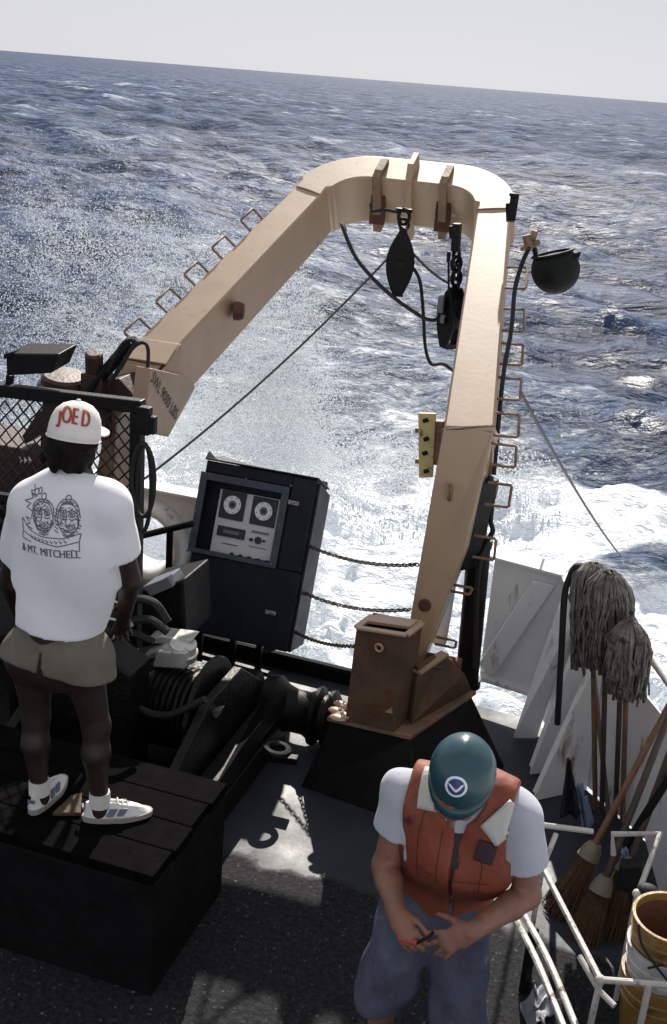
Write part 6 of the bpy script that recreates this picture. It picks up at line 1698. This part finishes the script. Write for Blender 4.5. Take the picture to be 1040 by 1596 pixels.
    ln += [[T(55, 800), T(44, 796), T(52, 790), T(40, 788), T(54, 783), T(50, 776), T(62, 780)], [T(58, 782), T(48, 774), T(56, 773), T(52, 766)], [T(52, 812), T(42, 810), T(50, 818), T(41, 822), T(54, 826)]]
    ln += [circ(60, 774, 4, 4), circ(66, 772, 3, 4)]
    for k in range(7): ln += [[T(56 + k * 0.6, 790 + k * 5), T(62 + k * 0.4, 794 + k * 5)], [T(124 + k * 0.3, 786 + k * 5), T(129, 790 + k * 5)], [T(95 - k * 0.5, 792 + k * 5), T(99 - k * 0.2, 796 + k * 5)]]
    ln += [[T(35, 812), T(34, 832), T(58, 840), T(96, 846), T(127, 838), T(130, 826), T(104, 834), T(70, 834), T(48, 828), T(35, 812)], [T(34, 832), T(31, 842), T(50, 845)], [T(127, 838), T(127, 852), T(116, 850)]]
    gg = random.Random(6)                                            # pen hatching that models the faces
    for k in range(150):
        cx = gg.choice((74, 113)); a_ = gg.uniform(0, 6.28); q_ = gg.uniform(0.45, 1.12)
        x_, y_ = cx + 16 * q_ * math.cos(a_), 806 + 22 * q_ * math.sin(a_)
        l_ = gg.uniform(2, 5); t_ = gg.choice((0.6, 0.9, 2.3)) + gg.uniform(-0.2, 0.2)
        ln.append([T(x_, y_), T(x_ + l_ * math.cos(t_), y_ + l_ * math.sin(t_))])
    for k in range(9): ln += [[T(50 + k * 7, 834 + 0.9 * k - (0.22 * (k - 3) ** 2 if k > 3 else 0)), T(52 + k * 7, 839 + 0.8 * k - (0.22 * (k - 3) ** 2 if k > 3 else 0)), T(54 + k * 7, 836 + 0.8 * k - (0.2 * (k - 3) ** 2 if k > 3 else 0))]]
    mb = strokes_on(bv, o, u, v, n, ln, 0.0040, 0.0016); mb.build('shirt_print', M['print'], shirt)
    mb = letters_on(bv, o, u, v, n, '& MT. MITCHELL', T(78, 0)[0], T(0, 856)[1], 98 * sc, 11.5 * sc, 0.0018)
    m2 = letters_on(bv, o, u, v, n, '& MT. MITCHELL', T(78, 0)[0] + 0.0022, T(0, 856)[1], 98 * sc, 11.5 * sc, 0.0021); mb.add(m2.v, m2.f); tag(mb.build('print_lettering', M['print'], shirt), kind='stuff')
    # hair, cap and lettering
    F = Field(hd - V(0.2, 0.2, 0.25), hd + V(0.2, 0.2, 0.25), 0.006)
    F.ell(hd + V(0, -0.018, -0.012), (0.090, 0.098, 0.098), 0.02); F.ell(hd + V(0, -0.03, -0.058), (0.086, 0.074, 0.075), 0.03)
    F.folds(0.008, 90, 8); F.plane_cut(hd + V(0, 0.035, 0), (0, 1, -0.2)); F.plane_cut(hd + V(0, -0.03, 0.002), (0, 0.2, 1))
    F.build('hair', M['hair'], t, 1)
    up = V(0.04, 0.20, 1).normalized(); cc = hd + up * 0.032 + V(0, -0.006, 0)
    prof = [(0.1000, -0.028), (0.0990, -0.005), (0.0970, 0.02), (0.091, 0.05), (0.078, 0.078), (0.055, 0.100), (0.027, 0.111), (0.0, 0.114)]
    mb = MB(); mb.lathe(prof, cc, up, 36, caps=False, ref=(1, 0, 0)); cap = mb.build('cap', M['cap'], t, smooth='full'); s_ = cap.modifiers.new('cloth', 'SOLIDIFY'); s_.thickness = 0.004
    bvc = BVHTree.FromPolygons([Vector(p) for p in mb.v], mb.f)
    mb = MB(); mb.torus(cc + up * -0.026, 0.0998, 0.0035, up, 36, 6); mb.build('cap_band', M['cap'], cap, smooth=True)
    mb = MB(); mb.sphere(cc + up * 0.116, 0.009, 10, 6, (1, 1, 0.6)); mb.build('cap_button', M['cap'], cap, smooth=True)
    mb = MB(); fw = V(0.05, 1, -0.15).normalized()                   # bill, pointing away
    P = [];
    for i in range(13):
        a = math.pi * i / 12; P.append(cc + V(math.cos(a) * 0.088, 0.045 + 0.0, -0.01) + fw * (0.02 + 0.115 * math.sin(a)) + V(0, 0, -0.014 * abs(math.cos(a))))
    mb.prism(P, V(0, 0, 0.006)); mb.build('bill', M['cap'], cap, smooth=True)
    nn = (V(CP.x, CP.y, CP.z) - cc); nn.z = 0.12; nn.normalize()
    uu_ = V(0, 0, 1).cross(nn).normalized(); vv_ = nn.cross(uu_)
    sq = aty(112, 661, cc.y - 0.10); oo = V(cc.x, cc.y, sq.z)
    rot = Matrix.Rotation(math.radians(-8), 3, nn); uu_ = rot @ uu_; vv_ = rot @ vv_
    for dx in (0.0, 0.0025, 0.005):
        mb = letters_on(bvc, oo, uu_, vv_, nn, 'JOE D', -0.006 + dx, 0.0, 0.116, 0.070, 0.003 + dx * 0.1, arch=0.008)
        mb.build('cap_lettering', M['cap_letters'], cap)
    # socks and shoes
    for f_, fd in ((fL, V(-0.05, 1, 0)), (fR, V(0.85, 0.55, 0))):
        fd = fd.normalized()
        mb = MB(); mb.tube([f_ + V(0, 0, 0.055), f_ + V(0, 0, 0.03), f_ + V(0, 0, -0.01)], [0.043, 0.044, 0.045], 14); mb.build('sock', M['sock'], t, smooth=True)
        shoe(t, V(f_.x, f_.y, PZ) - fd * 0.068, fd)
man_on_step()

# ------------------------------------------------------------------ the stooping man in the hard hat
def man_in_vest():
    t = thing('person', 'stooping man in teal hard hat and orange-red work vest looking at both hands', 'person', (-0.52, 3.3, 0))
    Ys = 3.24
    sL, sR = aty(636, 1214, Ys + 0.02), aty(812, 1250, Ys + 0.04)
    sL.z -= 0.055; sR.z -= 0.055
    mid = (sL + sR) / 2
    hd = aty(716, 1222, 3.02) ; hd = V(-0.465, 3.05, 1.575)
    pel = V(-0.535, 3.40, 0.90); hL, hR = pel + V(-0.085, 0.0, -0.03), pel + V(0.085, 0, -0.03)
    fL, fR = V(-0.70, 3.40, 0.08), V(-0.40, 3.44, 0.08)
    kL, kR = hL.lerp(fL, 0.48) + V(-0.02, -0.05, 0), hR.lerp(fR, 0.48) + V(0.02, -0.05, 0)
    waist = pel + V(0.0, -0.02, 0.16); chest = mid + V(0, 0.02, -0.15)
    eL, wL = aty(601, 1350, 3.22), aty(618, 1424, 3.06)
    eR, wR = aty(822, 1395, 3.28), aty(735, 1452, 3.04)
    neck = mid + V(0.0, -0.03, 0.07)
    # direction of the spine
    sp = (mid - waist).normalized()
    def torso(F, g):
        F.cone(pel, waist, 0.150 + g, 0.142 + g, 0.06, ((0, 1, 0), 0.74))
        F.cone(waist, chest, 0.142 + g, 0.172 + g, 0.06, ((0, 1, 0), 0.68))
        F.cone(chest, mid + V(0, 0, -0.04), 0.172 + g, 0.150 + g, 0.05, ((0, 1, 0), 0.64))
        F.cone(sL, sR, 0.060 + g, 0.060 + g, 0.06)
        F.cone(neck + V(0, 0.02, -0.03), sL.lerp(mid, 0.25) + V(0, 0, 0.02), 0.045 + g, 0.045 + g, 0.05); F.cone(neck + V(0, 0.02, -0.03), sR.lerp(mid, 0.25) + V(0, 0, 0.02), 0.045 + g, 0.045 + g, 0.05)
    lo, hi = V(-0.98, 2.80, -0.005), V(-0.06, 3.72, 1.80)
    F = Field(lo, hi, 0.0054)
    torso(F, 0.0)
    F.cone(hL, hR, 0.115, 0.115, 0.05)
    for h_, k_, f_ in ((hL, kL, fL), (hR, kR, fR)):
        F.cone(h_, k_, 0.090, 0.058, 0.03); c_ = k_.lerp(f_, 0.33) + V(0, 0.014, 0)
        F.cone(k_, c_, 0.055, 0.057, 0.03); F.cone(c_, f_ + V(0, 0, 0.01), 0.056, 0.035, 0.03)
        F.cone(f_ + V(0, 0, 0.02), f_ + V(0, 0, -0.03), 0.036, 0.036, 0.02); F.cone(f_ + V(0, 0, -0.045), f_ + V(0, -0.15, -0.055), 0.030, 0.022, 0.03)
    F.cone(neck + V(0, 0.03, -0.05), hd + V(0, 0.035, -0.02), 0.062, 0.058, 0.03)
    head(F, hd, V(0, -0.50, -0.86), V(0, -0.86, 0.50))
    F.cone(sL, eL, 0.056, 0.045, 0.03); F.cone(eL, eL.lerp(wL, 0.3), 0.045, 0.046, 0.02); F.cone(eL.lerp(wL, 0.3), wL, 0.046, 0.030, 0.015)
    F.cone(sR, eR, 0.056, 0.045, 0.03); F.cone(eR, eR.lerp(wR, 0.3), 0.045, 0.046, 0.02); F.cone(eR.lerp(wR, 0.3), wR, 0.046, 0.030, 0.015)
    # hands: the left one in the picture pinches a small tool, the other lies open with the fingers apart
    tipL = aty(640, 1466, 2.995); dL = (tipL - wL).normalized()
    hand(F, wL, dL, V(0.55, 0.35, -0.75), V(1, -0.2, 0.45), (0.55, 0.62, 0.70, 0.80), 0.06, 0.98, 0.55, 0.55)
    tipR = aty(650, 1487, 3.0); dR = (tipR - wR).normalized()
    hand(F, wR, dR, V(-0.10, 0.75, -0.55), V(-0.2, -0.3, 1), (0.14, 0.22, 0.27, 0.33), 0.34, 1.02, 0.12, 0.80)
    F.build('body', M['skin'], t, 1)
    # small tool in the fingers
    mb = MB(); a, b = aty(622, 1462, 2.99), aty(650, 1470, 2.985); mb.tube([a, b], [0.007, 0.009], 8); tl = tag(mb.build('hand_tool', M['tool'], None, smooth=True, org=a), 'small red-handled tool pinched in the stooping man\'s fingers', 'tool')
    mb = MB(); mb.tube([b, aty(668, 1460, 2.99), aty(676, 1452, 3.0)], 0.006, 7); mb.build('blade', M['black'], tl, smooth=True)
    # shorts
    F = Field(lo, hi, 0.007)
    F.cone(pel, waist, 0.170, 0.160, 0.05, ((0, 1, 0), 0.78)); F.cone(hL, hR, 0.135, 0.135, 0.05)
    for h_, k_, sg in ((hL, kL, -1), (hR, kR, 1)): F.cone(h_, h_.lerp(k_, 1.14) + V(sg * 0.012, -0.0, 0) + V(0, 0, -0.02), 0.116, 0.106, 0.03)
    F.folds(0.014, 22, 13)
    F.plane_cut((-0.5, 3.3, kL.z - 0.115), (0, 0, -1)); F.plane_cut((-0.5, 3.3, waist.z + 0.01), (0, 0, 1))
    F.build('shorts', M['denim'], t)
    # t-shirt
    F = Field(lo, hi, 0.007)
    torso(F, 0.015)
    F.cone(sL, sL.lerp(eL, 0.62), 0.077, 0.083, 0.035); F.cone(sR, sR.lerp(eR, 0.66), 0.078, 0.087, 0.035)
    F.folds(0.009, 24, 15, lambda X, Y, Z: np.clip((np.abs(X - mid.x) - 0.13) / 0.06, 0.15, 1))
    F.plane_cut((-0.5, 3.3, pel.z + 0.07), (0, 0, -1))
    for a, e, s_, fr, ex in ((sL, eL, -1, 0.52, -0.03), (sR, eR, 1, 0.60, 0.0)):
        P_ = np.array(a.lerp(e, fr)); nn = np.array((e - a).normalized())
        F.cut(lambda X, Y, Z: np.minimum((X - P_[0]) * nn[0] + (Y - P_[1]) * nn[1] + (Z - P_[2]) * nn[2], ((X - (a.x + s_ * ex)) * s_)))
    nk = np.array(neck + V(0, -0.03, 0.02))
    F.cut(lambda X, Y, Z: 0.070 - np.sqrt((X - nk[0]) ** 2 + ((Y - nk[1]) * 0.9) ** 2 + ((Z - nk[2]) * 0.75) ** 2))
    F.build('shirt', M['tee_grey'], t, 3)
    # vest: foam panels over the shirt
    F = Field(lo, hi, 0.007)
    torso(F, 0.040)
    fv = F.f.copy()
    F.f[:] = 0.5
    torso(F, 0.044)
    F.folds(0.009, 21, 21)
    F.plane_cut((-0.5, 3.3, pel.z + 0.005), (0, 0, -1))
    cxm = (aty(716, 1300, 3.08).x)
    gapA, gapB = aty(716, 1255, 3.06), aty(690, 1430, 3.10)
    # armholes
    for a, s_ in ((sL, -1), (sR, 1)):
        P_ = np.array(a + V(s_ * 0.055, -0.01, -0.02))
        F.cut(lambda X, Y, Z: 0.098 - np.sqrt((X - P_[0]) ** 2 + ((Y - P_[1]) * 0.75) ** 2 + ((Z - P_[2]) * 0.62) ** 2))
        F.cut(lambda X, Y, Z: np.minimum((X - (a.x - s_ * 0.015)) * s_, Z - (a.z - 0.13)))
    # neck opening and the front gap, a V above and a narrow slit below
    nk = np.array(neck + V(0.0, -0.05, 0.04))
    F.cut(lambda X, Y, Z: 0.088 - np.sqrt((X - nk[0]) ** 2 + ((Y - nk[1]) * 0.62) ** 2 + ((Z - nk[2]) * 0.72) ** 2))
    gx0, gz0, gx1, gz1 = gapA.x, gapA.z, gapB.x, gapB.z
    def gap(X, Y, Z):
        tt = (Z - gz1) / (gz0 - gz1); xc = gx1 + (gx0 - gx1) * tt
        hw = 0.0055 + np.clip(tt - 0.55, 0, 1) * 0.10
        return np.minimum(hw - np.abs(X - xc), (mid.y + 0.02) - Y)
    F.cut(gap)
    vest, bv = F.build('vest', M['vest'], t, 3)
    # dark zipper strip behind the gap
    mb = MB(); P = []
    for k in range(9):
        q = gapA.lerp(gapB, k / 8.0); P.append(q)
    L_ = []
    for q in P:
        y_ = mid.y - 0.10 + (waist.y - mid.y) * (mid.z - q.z) / (mid.z - waist.z)
        hit = bv.ray_cast(V(q.x - 0.045, 2.7, q.z), V(0, 1, 0), 1.0)
        L_.append(V(q.x, (hit[0].y + 0.014) if hit[0] is not None else y_, q.z))
    mb.add([q + V(-0.02, 0, 0) for q in L_] + [q + V(0.02, 0, 0) for q in L_], [(i, i + 1, 10 + i, 9 + i) for i in range(8)])
    z_ = mb.build('zip_strip', M['vest_trim'], vest); s_ = z_.modifiers.new('tape', 'SOLIDIFY'); s_.thickness = 0.006
    # patches
    def patch(px, py, y, w, h, rot, m, name, nn, off=0.009):
        n = Vector(nn).normalized(); o = aty(px, py, y)
        c_ = bv.ray_cast(CP, (o - CP).normalized(), 8); o = c_[0] if c_[0] is not None else o
        u = V(1, 0, 0); u = (u - n * u.dot(n)).normalized(); v = n.cross(u)
        R_ = Matrix.Rotation(rot, 3, n); u, v = R_ @ u, R_ @ v
        return sheet_on(bv, o, u, v, n, -w / 2, -h / 2, w / 2, h / 2, off, 0.005, name, m, vest)
    patch(678, 1232, 3.1, 0.085, 0.135, math.radians(2), M['patch'], 'reflective_patch', (-0.15, -0.75, 0.62))
    patch(785, 1283, 3.14, 0.085, 0.125, math.radians(-34), M['patch'], 'reflective_patch', (0.25, -0.75, 0.62))
    patch(757, 1329, 3.1, 0.062, 0.068, math.radians(-6), M['dark_patch'], 'pocket_patch', (0.1, -0.85, 0.5))
    # stitched seams down the panels and across the waist
    so = bv.ray_cast(CP, (aty(700, 1320, 3.1) - CP).normalized(), 8)[0]
    if so is not None:
        su, sn = V(1, 0, 0), V(0, -0.92, 0.38).normalized(); sv_ = sn.cross(su)
        seam = [[(-0.095, 0.10), (-0.105, 0.0), (-0.10, -0.14)], [(0.10, 0.03), (0.115, -0.05), (0.11, -0.15)], [(-0.13, -0.105), (-0.045, -0.115)], [(0.02, -0.115), (0.14, -0.105)], [(-0.028, 0.05), (-0.030, -0.15)], [(0.020, 0.02), (0.010, -0.15)]]
        mb = strokes_on(bv, so, su, sv_, sn, seam, 0.0036, 0.0012); tag(mb.build('seam', M['vest_seam'], vest), kind='stuff')
    # two dark cords over the shoulder
    for k in range(2):
        q0 = aty(800 + 14 * k, 1226 + 10 * k, 3.3); q1 = aty(800 + 15 * k, 1250 + 12 * k, 3.2)
        c0_, c1_ = bv.ray_cast(CP, (q0 - CP).normalized(), 8), None
        mb = MB(); mb.tube([sR + V(-0.045 + 0.035 * k, 0.07, 0.066), sR + V(-0.04 + 0.035 * k, 0.0, 0.088), sR + V(-0.04 + 0.035 * k, -0.06, 0.05)], 0.004, 6); mb.build('shoulder_cord', M['vest_trim'], vest, smooth=True)
    # hard hat: shell, peak, ridge, badge
    up = V(0.02, -0.70, 0.714).normalized(); fw = V(0.0, -0.714, -0.70).normalized(); rt = fw.cross(up)
    hc = hd + up * 0.070 - fw * 0.040 + V(0.012, 0, 0)
    mb = MB(); n, m_ = 40, 14; P = []
    for j in range(m_ + 1):
        a = math.pi / 2 * j / m_
        for i in range(n):
            b = 2 * math.pi * i / n
            rr = math.cos(a) ** 0.85 if j < m_ else 0.0
            wx, wy = 0.101, 0.116
            ridge = 0.004 * math.exp(-((math.cos(b) * wx * rr) / 0.018) ** 2) * math.sin(a) ** 0.5 if j > 1 else 0
            P.append(hc + rt * (math.cos(b) * wx * rr) + fw * (math.sin(b) * wy * rr) + up * (0.118 * math.sin(a) ** 0.92 + ridge))
    mb.v = [tuple(p) for p in P]
    for j in range(m_):
        for i in range(n): mb.f.append((j * n + i, j * n + (i + 1) % n, (j + 1) * n + (i + 1) % n, (j + 1) * n + i)); mb.m.append(0)
    bvh = BVHTree.FromPolygons([Vector(p) for p in mb.v], mb.f)
    hat = mb.build('hard_hat', M['helmet'], t, smooth='full'); s_ = hat.modifiers.new('shell', 'SOLIDIFY'); s_.thickness = 0.004; s_.offset = -1
    mb = MB(); A, B = [], []
    for i in range(41):
        b = 2 * math.pi * i / 40; c, s = math.cos(b), math.sin(b)
        ext = 0.004 + 0.026 * max(0, s) ** 1.5
        A.append(hc + rt * c * 0.0995 + fw * s * 0.1145 + up * 0.004); B.append(hc + rt * c * (0.101 + ext * 0.4) + fw * s * (0.116 + ext) - up * (0.006 + 0.012 * max(0, s)))
    mb.add(A + B, [(i, i + 1, 42 + i, 41 + i) for i in range(40)])
    pk = mb.build('brim', M['helmet'], hat, smooth='full'); s_ = pk.modifiers.new('shell', 'SOLIDIFY'); s_.thickness = 0.005
    # round badge
    tgt = aty(711, 1227, 2.95); h_ = bvh.ray_cast(CP, (tgt - CP).normalized(), 8)
    if h_[0] is not None:
        o, n_ = h_[0], h_[1]
        if n_.dot(CP - o) < 0: n_ = -n_
        u = V(1, 0, 0.12); u = (u - n_ * u.dot(n_)).normalized(); v = n_.cross(u)
        def disc(r0, r1, off, m, name, k=28):
            mb = MB(); ring = []
            pts_ = []
            for q in (r0, r1):
                for i in range(k): pts_.append((q * math.cos(2 * math.pi * i / k), q * math.sin(2 * math.pi * i / k)))
            P_ = lay_on(bvh, o, u, v, n_, pts_, off)
            mb.add(P_, [(i, (i + 1) % k, k + (i + 1) % k, k + i) for i in range(k)] + ([tuple(range(k))] if r0 < 0.004 else []))
            return mb.build(name, m, hat)
        R_ = 0.0335
        bd = disc(0.003, R_ * 0.80, 0.0020, M['emblem_blue'], 'badge_field'); disc(R_ * 0.78, R_, 0.0026, M['emblem_white'], 'badge_ring'); disc(R_, R_ * 1.06, 0.0024, M['emblem_blue'], 'badge_edge')
        gull = [(-0.75, 0.30), (-0.45, 0.22), (-0.15, -0.12), (0.0, -0.22), (0.15, -0.12), (0.45, 0.22), (0.75, 0.30), (0.55, 0.02), (0.25, -0.34), (0.0, -0.50), (-0.25, -0.34), (-0.55, 0.02)]
        for gi in range(5):
            a, b, c_, d = gull[gi], gull[gi + 1], gull[10 - gi], gull[11 - gi] if gi > 0 else gull[11]
        mb = MB(); P_ = lay_on(bvh, o, u, v, n_, [(x * R_, y * R_) for x, y in gull], 0.0034); mb.add(P_, [(0, 1, 11), (1, 2, 10, 11), (2, 3, 9, 10), (3, 4, 8, 9), (4, 5, 7, 8), (5, 6, 7)]); mb.build('badge_bird', M['emblem_white'], hat)
        mb = MB(); P_ = lay_on(bvh, o, u, v, n_, [(x * R_, y * R_) for x, y in ((-0.22, 0.02), (0.0, 0.14), (0.22, 0.02), (0.0, -0.18))], 0.0038); mb.add(P_, [(0, 1, 2, 3)]); mb.build('badge_mark', M['emblem_red'], hat)
    # chin strap slot glint, shoes
    for f_ in (fL, fR):
        mb = MB(); mb.tube([f_ + V(0, 0, 0.09), f_ + V(0, 0, 0.03), f_ + V(0, 0, -0.01)], [0.042, 0.043, 0.045], 14); mb.build('sock', M['sock'], t, smooth=True)
        shoe(t, V(f_.x, f_.y, 0.0) + V(0, 0.068, 0), V(0, -1, 0))
man_in_vest()
for _o in list(bpy.data.objects):
    if _o.type == 'MESH' and _o.name.startswith('lettering') and _o.parent is None: bpy.data.objects.remove(_o)
